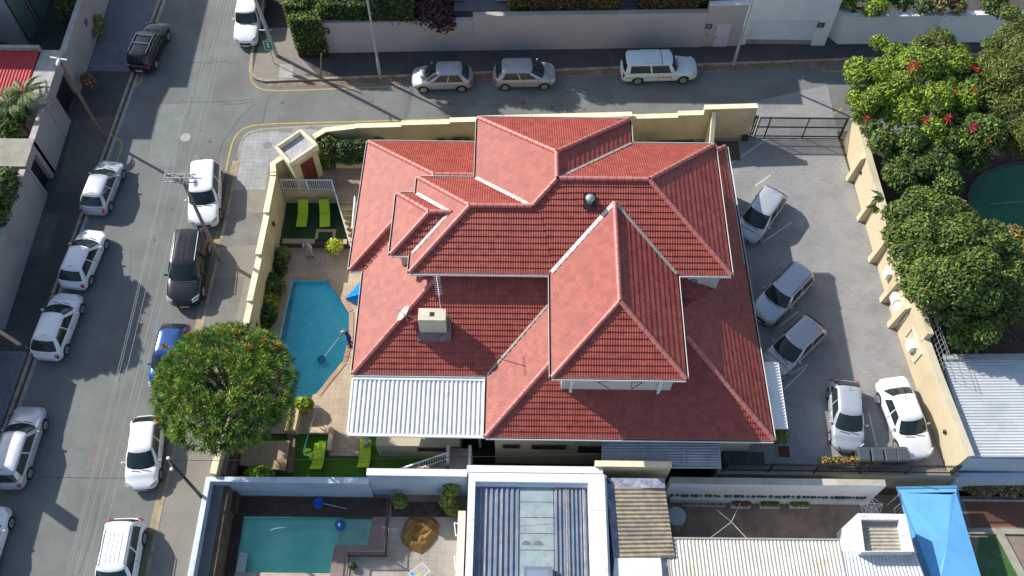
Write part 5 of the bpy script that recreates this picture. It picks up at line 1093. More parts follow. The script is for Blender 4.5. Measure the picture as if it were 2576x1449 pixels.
p = P(1845, 163, .12); lp_ = thing('utility_pole', 'thin grey pole with a small bracket on the pavement by the pale door', 'utility pole', p); mb = MB(); mb.tube(p, p+Vector((0, 0, 2)), .12, .10, 10); mb.tube(p+Vector((0, 0, 2)), p+Vector((0, 0, 8)), .085, .06, 10); mb.build('pole', GREYM, lp_); mb = MB(); c = p+Vector((0, 0, 4.6)); mb.bar(c, c+Vector((.3, -.1, .1)), .04, .04); mb.build('bracket', GREYM, lp_)
p = P(264, 350, .12); lp_ = thing('utility_pole', 'brown wooden pole with a lamp arm on the left pavement opposite the corner', 'utility pole', p); mb = MB(); mb.tube(p, p+Vector((0, 0, 7.2)), .10, .075, 10); mb.build('pole', mat('pole_brown', (.16, .11, .08), .9, .25, 8), lp_); mb = MB(); c = p+Vector((0, 0, 7.1)); mb.bar(c+Vector((-.5, .1, 0)), c+Vector((.5, -.1, 0)), .08, .08); mb.build('crossarm', GREYM, lp_); mb = MB(); mb.ball(c+Vector((.1, -.35, .1)), .1, .3, .1); mb.build('lamp_head', WHITEM, lp_)
p = P(696, 140, .12); lp_ = thing('utility_pole', 'thick grey pole carrying a lamp at the street corner beside the white vehicle', 'utility pole', p); tp = p+Vector((-.55, .2, 7.8)); mb = MB(); mb.tube(p, tp, .14, .10, 10); mb.build('pole', GREYM, lp_); mb = MB(); mb.tube(tp-Vector((0, 0, 1)), tp+Vector((.0, -1.2, -.6)), .035); mb.build('arm', GREYM, lp_); mb = MB(); mb.ball(tp+Vector((0, -1.5, -.6)), .16, .32, .1); mb.build('lamp_head', GREYM, lp_); mb = MB(); mb.bar(p+Vector((-.65, -.0, 2.3)), p+Vector((.15, -.0, 2.3)), .08, .06); mb.build('bracket', GREYM, lp_)
p = P(690, 160, .12); sp = thing('street_sign', 'green sign with white border and arrow on a thin post at the street corner', 'sign', p); mb = MB(); mb.tube(p, p+Vector((0, 0, 2.2)), .03); mb.build('post', GREYM, sp)
c = p+Vector((-.02, -.06, 1.72)); mb = MB(); mb.box(c.x-.31, c.x+.31, c.y-.02, c.y, c.z-.42, c.z+.42); pn = mb.build('panel', mat('sign_green', (.0, .22, .13), .5, .05), sp); mb = MB()
for (x0, x1, z0, z1) in ((-.27, .27, .35, .38), (-.27, .27, -.38, -.35), (-.27, -.24, -.35, .35), (.24, .27, -.35, .35), (-.04, .04, -.2, .14)): mb.box(c.x+x0, c.x+x1, c.y-.026, c.y-.0205, c.z+z0, c.z+z1)
mb.add([(c.x-.1, c.y-.026, c.z+.12), (c.x+.1, c.y-.026, c.z+.12), (c.x, c.y-.026, c.z+.27)], [(0, 1, 2)]); mb.build('marking', WHITEM, pn)
p = P(1830, 182, .12); mb = MB()
p = P(806, 196, .12); mb = MB(); mb.tube(p, p+Vector((.35, .3, 1.9)), .045); mb.tube(p, p+Vector((0.06, .05, .35)), .06); mb.build('leaning_post', mat('rusty_post', (.24, .15, .08), .8, .3, 6), label='thin rusty post leaning at the far kerb near the pale slab', cat='post')
pw = P(425, 1158, 5.5); wl = thing('utility_pole', 'dark pole with two white insulators beside the white hatchback below the dragon tree', 'utility pole', (pw.x, pw.y, .12)); mb = MB(); mb.tube((pw.x, pw.y, .12), (pw.x, pw.y, 5.4), .09, .07, 10); mb.build('pole', BLACKM, wl); mb = MB(); mb.bar((pw.x-.1, pw.y+.15, 5.35), (pw.x+.25, pw.y-.45, 5.35), .07, .07); mb.build('bracket', BLACKM, wl)
for dx, dy in ((-.05, .1), (.2, -.42)): mb = MB(); mb.ball((pw.x+dx, pw.y+dy, 5.5), .09); mb.build('insulator', WHITEM, wl)
wire((pw.x, pw.y, 5.45), P(1500, 1142, 4.5), .15, .012, WIREK, 'thin black service wire crossing above the bright lawn to the house')
# ================================================================== DRAGON TREE
dp = P(566, 1010, 0); dc = P(560, 966, 4.0); R_ = 3.46
dt = thing('dragon_tree', 'large rounded dragon tree with spiky rosettes beside the street wall', 'tree', (dc.x, dc.y, -.1))
cent, dirs, tone = [], [], []; rr = random.Random(4); ex, ey = .12, -.35
while len(cent) < 1150:
    a = rr.uniform(0, 2*pi); d = sqrt(rr.uniform(0, 1)); x, y = d*cos(a), d*sin(a)
    if hypot(x-ex*.5+.03, (y-ey*.35)*1.0) < .10: continue
    rim = sqrt(max(0, 1-d*d*.92)); bump_ = .12*sin(5*a+1)+.08*sin(9*a)
    hol = max(0, 1-hypot(x-.04, y+.10)/.28)
    z = 3.3+1.9*rim-1.5*hol+rr.uniform(-.25, .2); rad = R_*(1+.04*bump_)
    cent.append(np.array([dc.x+x*rad, dc.y+y*rad*.97, z-.25])); dd = np.array([x*.9, y*.9, .45+.6*rim]); dirs.append(dd); tone.append(rr.random())
def sel(f): i = [k_ for k_ in range(len(cent)) if f(tone[k_])]; return [cent[k_] for k_ in i], [dirs[k_] for k_ in i]
g1_ = rosettes(*sel(lambda t: t < .45), 46, .42, .018, 1.1); g2_ = rosettes(*sel(lambda t: .45 <= t < .70), 46, .42, .018, 1.1); g3_ = rosettes(*sel(lambda t: .7 <= t < .93), 46, .42, .018, 1.1); g4_ = rosettes(*sel(lambda t: t >= .93), 26, .36, .022, 1.3)
V, F, M = merge(g1_, g2_, g3_, g4_)
D1 = mat('dragon_green', (.16, .29, .035), .6, .3, 1.2, rand=.4, trans=.1); D2 = mat('dragon_bluegreen', (.10, .21, .045), .6, .3, 1.2, rand=.4, trans=.1); D3 = mat('dragon_yellowgreen', (.33, .40, .06), .6, .3, 1.2, rand=.4, trans=.1); D4 = mat('dragon_dry', (.30, .20, .10), .7, .3, 1.2, rand=.4)
npmesh('crown', V, F, [D1, D2, D3, D4], dt, M)
oc = [(416, 873), (478, 845), (598, 838), (665, 860), (695, 870), (400, 1055), (625, 875), (560, 838)]
for u_, v_ in oc:
    q_ = P(u_, v_, 4.2 if v_ < 1000 else 3.6); dv = Vector((q_.x-dc.x, q_.y-dc.y, 0)); dd = min(1, dv.length/R_); zz = 3.35+1.9*sqrt(max(0, 1-.92*dd*dd)); q_ = P(u_, v_, zz)
    V, F = rosettes([np.array(q_)]*2, [np.array([dv.x*.1, dv.y*.1, 1.])]*2, 34, .30, .020, 1.6); npmesh('flower_cluster', V, F, G_ORANGE, dt)
mb = MB(); tb_ = Vector((dc.x+.3, dc.y-.2, -.1)); mb.tube(tb_, (dc.x+.25, dc.y-.2, 1.6), .34, .26, 12)
for i in range(16):
    a = 2*pi*i/16; m_ = Vector((dc.x+1.1*cos(a), dc.y+1.1*sin(a), 2.5)); mb.tube((dc.x+.25, dc.y-.2, 1.5), m_, .16, .12, 7)
    for da in (-.13, .13): e_ = Vector((dc.x+R_*.72*cos(a+da), dc.y+R_*.7*sin(a+da), 3.8)); mb.tube(m_, e_, .11, .06, 6)
    e_ = Vector((dc.x+1.9*cos(a), dc.y+1.9*sin(a), 4.1)); mb.tube(m_, e_, .09, .05, 6)
mb.build('trunk', mat('dragon_bark', (.30, .25, .20), .9, .2, 6, bump=.5), dt, smooth=True)
# ================================================================== SLIDING GATE, PARKING FENCE, BINS
g0, g1 = P(1897, 345, 0), P(2112, 347, 0); gt = thing('sliding_gate', 'black barred sliding gate across the entrance of the parking court', 'gate', g0)
mb = MB()
for z in (.12, 1.0, 1.85): mb.bar(g0+Vector((0, 0, z)), g1+Vector((0, 0, z)), .06, .07)
for t_ in (0, .12, .56, .985, 1): c = g0.lerp(g1, t_); mb.bar(c, c+Vector((0, 0, 1.9)), .06, .06)
mb.build('frame', BLACKM, gt); mb = MB(); n = 64
for i in range(n+1): c = g0.lerp(g1, i/n); mb.bar(c+Vector((0, 0, .12)), c+Vector((0, 0, 1.98)), .02, .02)
mb.build('bars', BLACKM, gt)
mb = MB()
for i in range(4): c = g0+Vector((-.55+.13*i, .05, 0)); mb.bar(c, c+Vector((0, 0, 1.95)), .07, .07)
for z in (.3, 1.0, 1.8): mb.bar(g0+Vector((-.6, .05, z)), g0+Vector((-.1, .05, z)), .04, .05)
mb.build('gate_post', BLACKM, label='cluster of dark gate posts beside the left end of the sliding gate', cat='gate post')
mb = MB(); c = g0+Vector((-.6, -.15, 0)); mb.box(c.x-.2, c.x+.15, c.y-.2, c.y+.1, 0, .35); mb.build('gate_motor', mat('motor_red', (.09, .02, .02), .5), label='small dark red gate motor box beside the gate posts', cat='motor')
mb = MB(); a = P(1900, 352, 0); b = P(2110, 353, 0); mb.bar(a+Vector((0, 0, .02)), b+Vector((0, 0, .02)), .12, .03); mb.build('gate_track', CONC, kind='structure')
# low wall and palisade fence at the bottom of the court
mb = MB(); a = P(1815, 1195, .1); mb.box(10.6, 23.0, 16.35, 16.68, -3.3, .12); mb.build('retaining_wall', mat('old_cream', (.36, .32, .24), .85, .12, 2, stain=(.25, .23, .19), sscale=.8), label='low worn wall below the black palisade fence of the court', cat='retaining wall')
pf = thing('palisade_fence', 'black palisade fence with slanting bars along the bottom of the parking court', 'fence', (11, 16.5, .1)); mb = MB(); bb = MB()
for z in (.3, 1.15): mb.bar((10.8, 16.5, z), (22.6, 16.5, z), .05, .05)
mb.build('rails', BLACKM, pf)
for i in range(96): x = 10.85+i*.123; bb.bar((x, 16.53, .12), (x, 16.53, 1.35), .035, .012)
bb.build('bars', BLACKM, pf)
for i in range(6): mb = MB(); x = 10.8+i*2.36; mb.bar((x, 16.47, .1), (x, 16.47, 1.45), .07, .07); mb.build('post', BLACKM, pf)
def bin_(x, y, label, rz=0):
    o = thing('wheelie_bin', label, 'wheelie bin', (x, y, .012), 'bins by the palisade fence', rz); q = MB(); BM = mat('bin_plastic', (.045, .055, .06), .5, .1, 6)
    q.add([(-.24, -.30, .08), (.24, -.30, .08), (.24, .28, .08), (-.24, .28, .08), (-.29, -.36, .95), (.29, -.36, .95), (.29, .34, .95), (-.29, .34, .95)], [(3, 2, 1, 0), (4, 5, 6, 7), (0, 1, 5, 4), (1, 2, 6, 5), (2, 3, 7, 6), (3, 0, 4, 7)]); q.build('body', BM, o, local=True)
    q = MB(); q.add([(-.31, -.38, .955), (.31, -.38, .955), (.31, .38, 1.0), (-.31, .38, 1.0), (-.26, -.3, 1.02), (.26, -.3, 1.02), (.26, .3, 1.07), (-.26, .3, 1.07)], [(4, 5, 6, 7), (0, 1, 5, 4), (1, 2, 6, 5), (2, 3, 7, 6), (3, 0, 4, 7)]); q.build('lid', mat('bin_lid', (.07, .085, .095), .4, .1, 6), o, local=True)
    for sx in (-.2, .2): q = MB(); q.tube((sx-.03, .3, .1), (sx+.03, .3, .1), .1, n=12); q.build('wheel', TYRE, o, local=True)
    q = MB(); q.bar((-.22, .42, .95), (.22, .42, .95), .03, .03); q.build('handle', BM, o, local=True)
for u_, lab in ((2165, 'leftmost black wheelie bin of the four by the palisade fence'), (2199, 'second black wheelie bin from the left by the palisade fence'), (2232, 'third black wheelie bin from the left, with a white sticker, by the fence'), (2262, 'rightmost black wheelie bin, next to the white saloon')):
    p = P(u_, 1178, .2); bin_(p.x, p.y+.45, lab)
bush('planter_bush', 'red and orange leaved shrub along the fence left of the bins', 'shrub', [(P(2080, 1170, .6).x+.5*i, 16.95, .5, .38, .25, .4) for i in range(6)], ((G_ORANGE, .15), (G_RED, .12), (G_BROWN, .4), (G_MID, .33)), 1500, .07)
bush('potted_plant', 'leafy plant at the front right roof corner by the awning', 'plant', [(P(1965, 1092, 1.2).x, P(1965, 1095, 1.2).y, 1.0, .35, .35, .9)], ((G_MID, .6), (G_OLIVE, .4)), 500, .1)
# ================================================================== LOUNGERS
def lounger(a, b, zg, fold, label, head=.35, col=(.40, .62, .02), rise=.45, copyof=None):
    """a: foot end, b: head end (world xy); fold = fraction where the back starts"""
    a = Vector((*a, zg)); b = Vector((*b, zg)); d = (b-a); L = d.length; o = thing('sun_lounger', label, 'sun lounger', a, 'lime green sun loungers', atan2(d.y, d.x)-pi/2)
    FM = mat('lime_fabric', col, .75, .06, 4); w_ = .31; zs = .32; hl = L*(1-fold)
    q = MB(); q.box(-w_, w_, 0, L*fold, zs, zs+.03); q.build('seat', FM, o, local=True)
    q = MB(); y0_ = L*fold+.02; q.add([(-w_, y0_, zs), (w_, y0_, zs), (w_, y0_+hl, zs+rise), (-w_, y0_+hl, zs+rise), (-w_, y0_, zs+.03), (w_, y0_, zs+.03), (w_, y0_+hl, zs+rise+.03), (-w_, y0_+hl, zs+rise+.03)], [(3, 2, 1, 0), (4, 5, 6, 7), (0, 1, 5, 4), (1, 2, 6, 5), (2, 3, 7, 6), (3, 0, 4, 7)]); q.build('backrest', FM, o, local=True)
    fm = mat('lounger_frame', (.03, .03, .03), .4)
    q = MB()
    for s_ in (-w_-.02, w_+.02): q.bar((s_, -.02, zs-.01), (s_, L*fold, zs-.01), .03, .04)
    q.build('frame', fm, o, local=True)
    for s_ in (-w_, w_):
        for y in (.25, L*fold-.1): q = MB(); q.bar((s_, y, 0), (s_, y+.05, zs), .03, .03); q.build('leg', fm, o, local=True)
    q = MB(); q.bar((-w_, y0_+hl*.7, 0), (-w_, y0_+hl*.6, zs+rise*.5), .025, .025); q.bar((w_, y0_+hl*.7, 0), (w_, y0_+hl*.6, zs+rise*.5), .025, .025); q.build('prop', fm, o, local=True)
    return o
def pxy(u, v, z): p = P(u, v, z); return (p.x, p.y)
lounger(pxy(757, 570, -.85), pxy(763, 505, -.5), -1.2, .60, 'lime sun lounger on the dark lawn, the left one beside the street wall')
lounger(pxy(817, 570, -.85), pxy(815, 504, -.5), -1.2, .60, 'lime sun lounger on the dark lawn, the right one beside the garden stairs')
lounger(pxy(806, 1115, -1.4), pxy(793, 1180, -1.0), -1.72, .74, 'lime sun lounger on the bright lawn crossed by a diagonal shadow')
lounger(pxy(920, 1106, -1.4), pxy(913, 1176, -1.0), -1.72, .74, 'sunlit lime sun lounger on the bright lawn with a rolled towel on it', col=(.50, .68, .04))
p = P(921, 1116, -1.2); mb = MB(); mb.ball((p.x, p.y, -1.3), .2, .16, .1, 10); mb.ball((p.x-.1, p.y-.08, -1.27), .12, .1, .1, 8); mb.ball((p.x+.1, p.y+.05, -1.25), .13, .1, .09, 8); mb.build('rolled_towel', mat('towel', (.40, .33, .32), .95, .5, 14), smooth=True, label='crumpled patterned towel on the sunlit lounger', cat='towel')
# ================================================================== POOL GARDEN THINGS
# blue cover draped by the pool
p = [P(870, 750, -1.3), P(908, 706, -1.0), P(925, 705, -1.0), P(925, 775, -1.3), P(905, 770, -1.5)]
mb = MB(); c = P(905, 740, -.6); mb.add([tuple(v) for v in p]+[tuple(c), (p[0].x, p[0].y, -1.58), (p[4].x, p[4].y, -1.59), (p[3].x, p[3].y, -1.59)], [(0, 5, 1), (1, 5, 2), (2, 5, 3), (3, 5, 4), (4, 5, 0), (0, 4, 7, 6), (4, 3, 8, 7)])
mb.build('pool_cover', mat('blue_tarp', (.0, .22, .62), .35, .25, 3), label='bright blue folded pool cover tucked under the eave by the pool', cat='pool cover')
bx = thing('wooden_box', 'large flat tan storage box beside the bright lawn, dappled by the dragon tree', 'storage box', (-12, 17, -1.7)); TAN = mat('tan_board', (.42, .30, .18), .8, .1, 2, stain=(.34, .24, .15), sscale=.8)
q = [P(*a, -.8) for a in ((612, 1107), (728, 1107), (716, 1182), (600, 1168))]; mb = MB(); mb.hexa([tuple(v[:2]) for v in q], -1.0, -.9); mb.build('top', TAN, bx); cx = sum((v.x for v in q))/4; cy = sum((v.y for v in q))/4; mb = MB(); mb.hexa([(cx+(v.x-cx)*.95, cy+(v.y-cy)*.93) for v in q], -1.7, -1.01); mb.build('body', mat('tan_board_dark', (.25, .17, .11), .8, .1, 2), bx)
mb = MB(); q = [P(*a, -1.6) for a in ((725, 1092), (745, 1105), (738, 1192), (722, 1192))]; mb.hexa([tuple(v[:2]) for v in q], -1.71, -1.35); mb.build('low_wall', mat('brown_edge', (.24, .16, .10), .85, .15, 2), label='low brown edge between the storage box and the bright lawn', cat='low wall')
pl_ = thing('planter', 'long cream planter box with small yellow plants next to the pool', 'planter', (-11.6, 19, -1.6)); a = P(740, 1005, -.8); b = P(757, 1010, -.8); c = P(742, 1082, -.8); d = P(716, 1082, -.8)
mb = MB(); mb.hexa([tuple(v[:2]) for v in (d, c, b, a)], -1.6, -.8); mb.build('box', mat('planter_cream', (.58, .46, .24), .8, .08, 2), pl_)
L = [(a.x*.5+d.x*.5+.05+.0*i, d.y+(a.y-d.y)*(i+.5)/7+.0, -.75, .14, .16, .12) for i in range(7)]; V, F = leaf_cloud(L, 500, .06); npmesh('plants', V, F, G_OLIVE, pl_)
bush('garden_shrub', 'yellow-orange leafed shrub between the pool tip and the planter', 'shrub', [(P(762, 1012, -.9).x, P(762, 1016, -.9).y, -1.1, .55, .45, .5)], ((G_YEL, .3), (G_BRIGHT, .5), (G_ORANGE, .2)), 900, .12)
mb = MB(); a = P(830, 1086, -1.2); b = P(870, 1086, -1.2); mb.box(P(778, 1090, -1.55).x, P(832, 1090, -1.55).x, 18.88, 19.2, -1.6, -1.3); mb.box(P(828, 1100, -1.5).x, P(836, 1100, -1.5).x+.05, 17.9, 19.2, -1.7, -1.25); mb.build('low_wall', mat('pale_tan', (.56, .44, .30), .8, .06, 2), label='low pale tan wall at the top of the bright lawn', cat='low wall')
bush('garden_shrub', 'bright green shrub between the storage box and the blue-grey wall', 'shrub', [(P(655, 1172, -.8).x, 16.35, -1.0, .75, .45, .7), (P(640, 1180, -.8).x, 16.2, -1.2, .5, .35, .5)], ((G_BRIGHT, .8), (G_MID, .2)), 1500, .13)
bush('flower_row', 'small low plants along the foot of the blue-grey wall on the bright lawn', 'plants', [(P(u_, 1190, -1.4).x, 16.2, -1.55, .22, .15, .2) for u_ in (700, 720, 742, 765, 790, 905, 930)], ((G_BRIGHT, .4), (G_DARK, .4), (G_ORANGE, .2)), 900, .08, stem=False)
# border planting along the street wall
for i, (u_, v_, z, r, ms, lab) in enumerate(((712, 640, -.9, .5, ((G_MID, .7), (G_OLIVE, .3)), 'leafy plant in the border beside the low tan wall'), (705, 672, -1.1, .42, ((G_DARK, 1),), 'dark plant in the border above the pool corner'), (680, 722, -.7, .95, ((G_DARK, .6), (G_MID, .4)), 'dark green shrub by the wall, uppermost of the pool border'), (680, 752, -.8, .62, ((G_YEL, .5), (G_OLIVE, .5)), 'yellow-green rounded shrub by the pool border'), (668, 790, -.9, .75, ((G_DARK, .7), (G_MID, .3)), 'dark green shrub by the wall just above the dragon tree'))):
    p = P(u_, v_, z); bush('border_shrub', lab, 'shrub', [(p.x, p.y, z-.1, r*.85, r, .6), (p.x+.1, p.y-.4*r, z-.2, r*.6, r*.7, .5)], ms, int(1500*r), .13)
mb = MB(); a = P(697, 686, -1.55); b = P(703, 655, -1.55); mb.bar(a+Vector((0, 0, .08)), b+Vector((0, 0, .08)), .1, .25); mb.build('border_edging', CREAMCAP, label='short pale edging of the planted border near the pool corner', cat='edging')
pot = P(843, 633, -1.4); o = thing('potted_shrub', 'lime-yellow shrub in a pale pot at the foot of the garden stairs', 'potted plant', pot); mb = MB(); mb.tube((pot.x, pot.y, -1.6), (pot.x, pot.y, -1.2), .2, .27, 14); mb.build('pot', mat('pale_pot', (.5, .48, .45), .7), o); V, F = leaf_cloud([(pot.x, pot.y, -.85, .5, .45, .42)], 650, .13); npmesh('foliage', V, F, mat('leaf_lime', (.42, .48, .02), .5, .2, 2, rand=.3), o)
for i, (u_, z, r, ms, lab) in enumerate(((955, .6, .45, ((G_YEL, 1),), 'spiky yellow-green plant behind the roof by the stepped wall'), (1155, .5, .6, ((G_BRIGHT, .5), (G_DARK, .5)), 'round green plant in the strip behind the back roof'), (1110, .4, .4, ((G_DARK, 1),), 'dark low plant in the strip behind the back roof'), (1180, .4, .4, ((G_DARK, 1),), 'dark plant against the wing roof in the back strip'), (1632, .5, .65, ((G_MID, .6), (G_DARK, .4)), 'grassy clump against the back wall right of the wing roof'))):
    p = P(u_, 347, z); bush('border_shrub', lab, 'shrub', [(p.x, min(p.y, 37.2), z, r, .4, .5)], ms, int(900*r), .14, aspect=.25)
for i, (u_, v_, z, r, n_, ms, lab) in enumerate(((826, 372, 1.0, .85, 2200, ((G_MID, .5), (G_DARK, .3), (G_OLIVE, .2)), 'tall leafy shrub beside the dark red gatehouse door'), (872, 385, .9, .8, 1800, ((G_DARK, .9), (G_MID, .1)), 'dark shrub with pale flowers between the gatehouse shrub and the roof'), (910, 380, .9, .7, 1500, ((G_DARK, .8), (G_OLIVE, .2)), 'dark shrub squeezed against the roof corner at the entry terrace'), (810, 402, .5, .55, 900, ((G_MID, 1),), 'low green shrub at the foot of the gatehouse wall'))):
    p = P(u_, v_, z); bush('terrace_shrub', lab, 'shrub', [(p.x, p.y, z, r, r*.8, .9), (p.x+.3, p.y-.2, z-.3, r*.7, r*.6, .6)], ms, n_, .12)
mb = MB(); a = P(868, 413, .3); mb.box(P(845, 413, .3).x, -8.9, a.y-.1, a.y+.1, 0, .4); mb.build('planter_edge', CREAM, label='low cream planter edge below the dark terrace shrubs', cat='edging')
# pool rope pole over the lower end and skimmer net
def pole_thing(name, a, b, r, m, label, cat, m2=None):
    mb = MB(); a = Vector(a); b = Vector(b); mb.tube(a, b, r, n=8); return mb.build(name, m, label=label, cat=cat)
gp = thing('garden_shower', 'thin teal-tipped pole with a white head leaning over the garden landing', 'pole', P(765, 1136, -1.7)); a = P(797, 1024, -.2); b = P(763, 1137, -1.65); m_ = a.lerp(b, .55); mb = MB(); mb.tube(a, m_, .03); mb.build('upper_pole', GREYM, gp); mb = MB(); mb.tube(m_, b, .03); mb.build('lower_pole', mat('teal', (.03, .33, .32), .5), gp); mb = MB(); mb.bar(a+Vector((-.15, 0, .05)), a+Vector((.2, 0, .05)), .12, .06); mb.ball((a.x, a.y, a.z+.06), .1); mb.build('head', WHITEM, gp)
# slab raised in the pool, its paler shape stands in for glare
mb = MB(); q = [P(*a, -2.1) for a in ((858, 905), (872, 895), (830, 955), (798, 985))]; st_ = MB(); st_.hexa([tuple(v[:2]) for v in q], -2.049, -1.85); st_.build('pool_glare_slab', PF, kind='structure')
# ================================================================== PEOPLE
def person(name, label, loc, rz, joints, edges, rad, parts, skin=(.25, .13, .08)):
    """one skinned body; parts = list of (name, keys, scale, material)"""
    o = thing(name, label, 'person', loc, None, rz)
    def skinmesh(nm, keys, grow, m):
        vs = [k_ for k_ in joints if k_ in keys]; idx = {k_: i for i, k_ in enumerate(vs)}; me = bpy.data.meshes.new(nm); me.from_pydata([joints[k_] for k_ in vs], [(idx[a], idx[b]) for a, b in edges if a in idx and b in idx], [])
        ob = bpy.data.objects.new(nm, me); COL.objects.link(ob); md = ob.modifiers.new('k', 'SKIN'); sv = me.skin_vertices[0].data
        for k_ in vs: r_ = rad[k_]; r_ = r_ if isinstance(r_, tuple) else (r_, r_); sv[idx[k_]].radius = (r_[0]*grow if r_[0] > .02 else r_[0], r_[1]*grow if r_[1] > .02 else r_[1])
        sv[0].use_root = True; s2 = ob.modifiers.new('s', 'SUBSURF'); s2.levels = 2; s2.render_levels = 2
        dg = bpy.context.evaluated_depsgraph_get(); m2 = bpy.data.meshes.new_from_object(ob.evaluated_get(dg)); bpy.data.objects.remove(ob); m2.materials.clear(); m2.materials.append(m); m2.polygons.foreach_set('use_smooth', [True]*len(m2.polygons)); m2.polygons.foreach_set('material_index', [0]*len(m2.polygons))
        ob = bpy.data.objects.new(nm, m2); COL.objects.link(ob); ob.parent = o; return ob
    body = skinmesh('body', set(joints), 1, mat('skin_'+name+str(skin[0]), skin, .6, .05))
    for nm, keys, g_, m in parts: skinmesh(nm, keys, g_, m)
    return o
def figure(hipz, lean, arms, legs, headfwd=.05):
    """facing +Y local; lean: forward bend of the torso in metres at the neck"""
    J = {'pelvis': (0, 0, hipz), 'waist': (0, lean*.3, hipz+.18), 'chest': (0, lean*.75, hipz+.40), 'neck': (0, lean, hipz+.56), 'head0': (0, lean+headfwd*.6, hipz+.65), 'head1': (0, lean+headfwd, hipz+.76), 'head2': (0, lean+headfwd, hipz+.84)}
    R = {'pelvis': (.15, .11), 'waist': (.135, .10), 'chest': (.165, .115), 'neck': .055, 'head0': (.07, .08), 'head1': (.08, .1), 'head2': (.06, .075)}
    E = [('pelvis', 'waist'), ('waist', 'chest'), ('chest', 'neck'), ('neck', 'head0'), ('head0', 'head1'), ('head1', 'head2')]
    for s_, nm in ((1, 'r'), (-1, 'l')):
        el, ha = arms[0 if s_ == 1 else 1]; sh = (s_*.19, lean*.9, hipz+.49); J['sh'+nm] = sh; J['el'+nm] = el; J['wr'+nm] = tuple(el[i]+(ha[i]-el[i])*.86 for i in range(3)); J['pa'+nm] = ha
        R['sh'+nm] = .062; R['el'+nm] = .044; R['wr'+nm] = .030; R['pa'+nm] = (.036, .022); E += [('chest', 'sh'+nm), ('sh'+nm, 'el'+nm), ('el'+nm, 'wr'+nm), ('wr'+nm, 'pa'+nm)]
        d = Vector(ha)-Vector(el); d.normalize(); side = d.cross(Vector((0, 0, 1))).normalized() if abs(d.z) < .95 else Vector((1, 0, 0))
        for k_, (off, ln) in enumerate(((-.030, .065), (-.011, .078), (.010, .074), (.028, .060))):
            b = Vector(ha)+side*off+d*.025; m_ = b+d*ln*.5+Vector((0, 0, -.006)); t_ = b+d*ln+Vector((0, 0, -.022)); n0, n1, n2 = 'f%d0%s' % (k_, nm), 'f%d1%s' % (k_, nm), 'f%d2%s' % (k_, nm); J[n0] = tuple(b); J[n1] = tuple(m_); J[n2] = tuple(t_); R[n0] = .010; R[n1] = .009; R[n2] = .008; E += [('pa'+nm, n0), (n0, n1), (n1, n2)]
        b = Vector(ha)-d*.02-side*.036*s_; J['t0'+nm] = tuple(b); J['t1'+nm] = tuple(b+d*.045-side*.02*s_); R['t0'+nm] = .011; R['t1'+nm] = .009; E += [('pa'+nm, 't0'+nm), ('t0'+nm, 't1'+nm)]
        kn, an = legs[0 if s_ == 1 else 1]; J['hi'+nm] = (s_*.095, 0, hipz-.05); J['kn'+nm] = kn; J['an'+nm] = an; J['to'+nm] = (an[0]+s_*.02, an[1]+.15, an[2]-.045)
        R['hi'+nm] = .088; R['kn'+nm] = .058; R['an'+nm] = .040; R['to'+nm] = (.038, .025); E += [('pelvis', 'hi'+nm), ('hi'+nm, 'kn'+nm), ('kn'+nm, 'an'+nm), ('an'+nm, 'to'+nm)]
    return J, E, R
arms = (((.30, .18, 1.12), (.16, .42, 1.10)), ((-.30, .12, 1.10), (-.20, .40, .95))); legs = (((.12, .03, .50), (.13, -.02, .08)), ((-.13, .10, .50), (-.16, .06, .08)))
J, E, R = figure(.92, .10, arms, legs)
UP = {'waist', 'chest', 'neck', 'shr', 'shl', 'elr', 'ell', 'pelvis', 'wrr', 'wrl'}; LO = {'pelvis', 'hir', 'hil', 'knr', 'knl', 'anr', 'anl', 'waist'}
BLUEC = mat('overall_blue', (.015, .03, .30), .85, .15, 8); fp_ = P(884, 866, -1.6)
R1_ = dict(R); pc = person('person', 'person in blue overalls and pale cap on the pool edge holding a long net pole', fp_, 1.95, J, E, R1_, [('jacket', UP, 1.16, BLUEC), ('trousers', LO, 1.22, BLUEC)], (.09, .045, .03))
mb = MB(); hz = .92+.84; mb.ball((0, .15, hz+.01), .098, .108, .075, 12); mb.box(-.07, .07, .22, .33, hz-.01, hz+.005); mb.build('cap', mat('cap_cream', (.60, .52, .42), .8), pc, local=True, smooth=True)
mb = MB()
for sx in (-.035, .035): mb.ball((sx, .245, hz-.07), .013, .01, .013, 6)
mb.build('eyes', DARK, pc, local=True); mb = MB(); mb.ball((0, .262, hz-.10), .014, .02, .02, 6); mb.build('nose', MATS['skin_person0.09'], pc, local=True)
for s_ in (-1, 1):
    for k_ in ('an',): a = legs[0 if s_ == 1 else 1][1]; mb = MB(); mb.ball((a[0], a[1]+.06, .045), .052, .14, .05, 10); mb.build('shoe', BLACKM, pc, local=True, smooth=True)
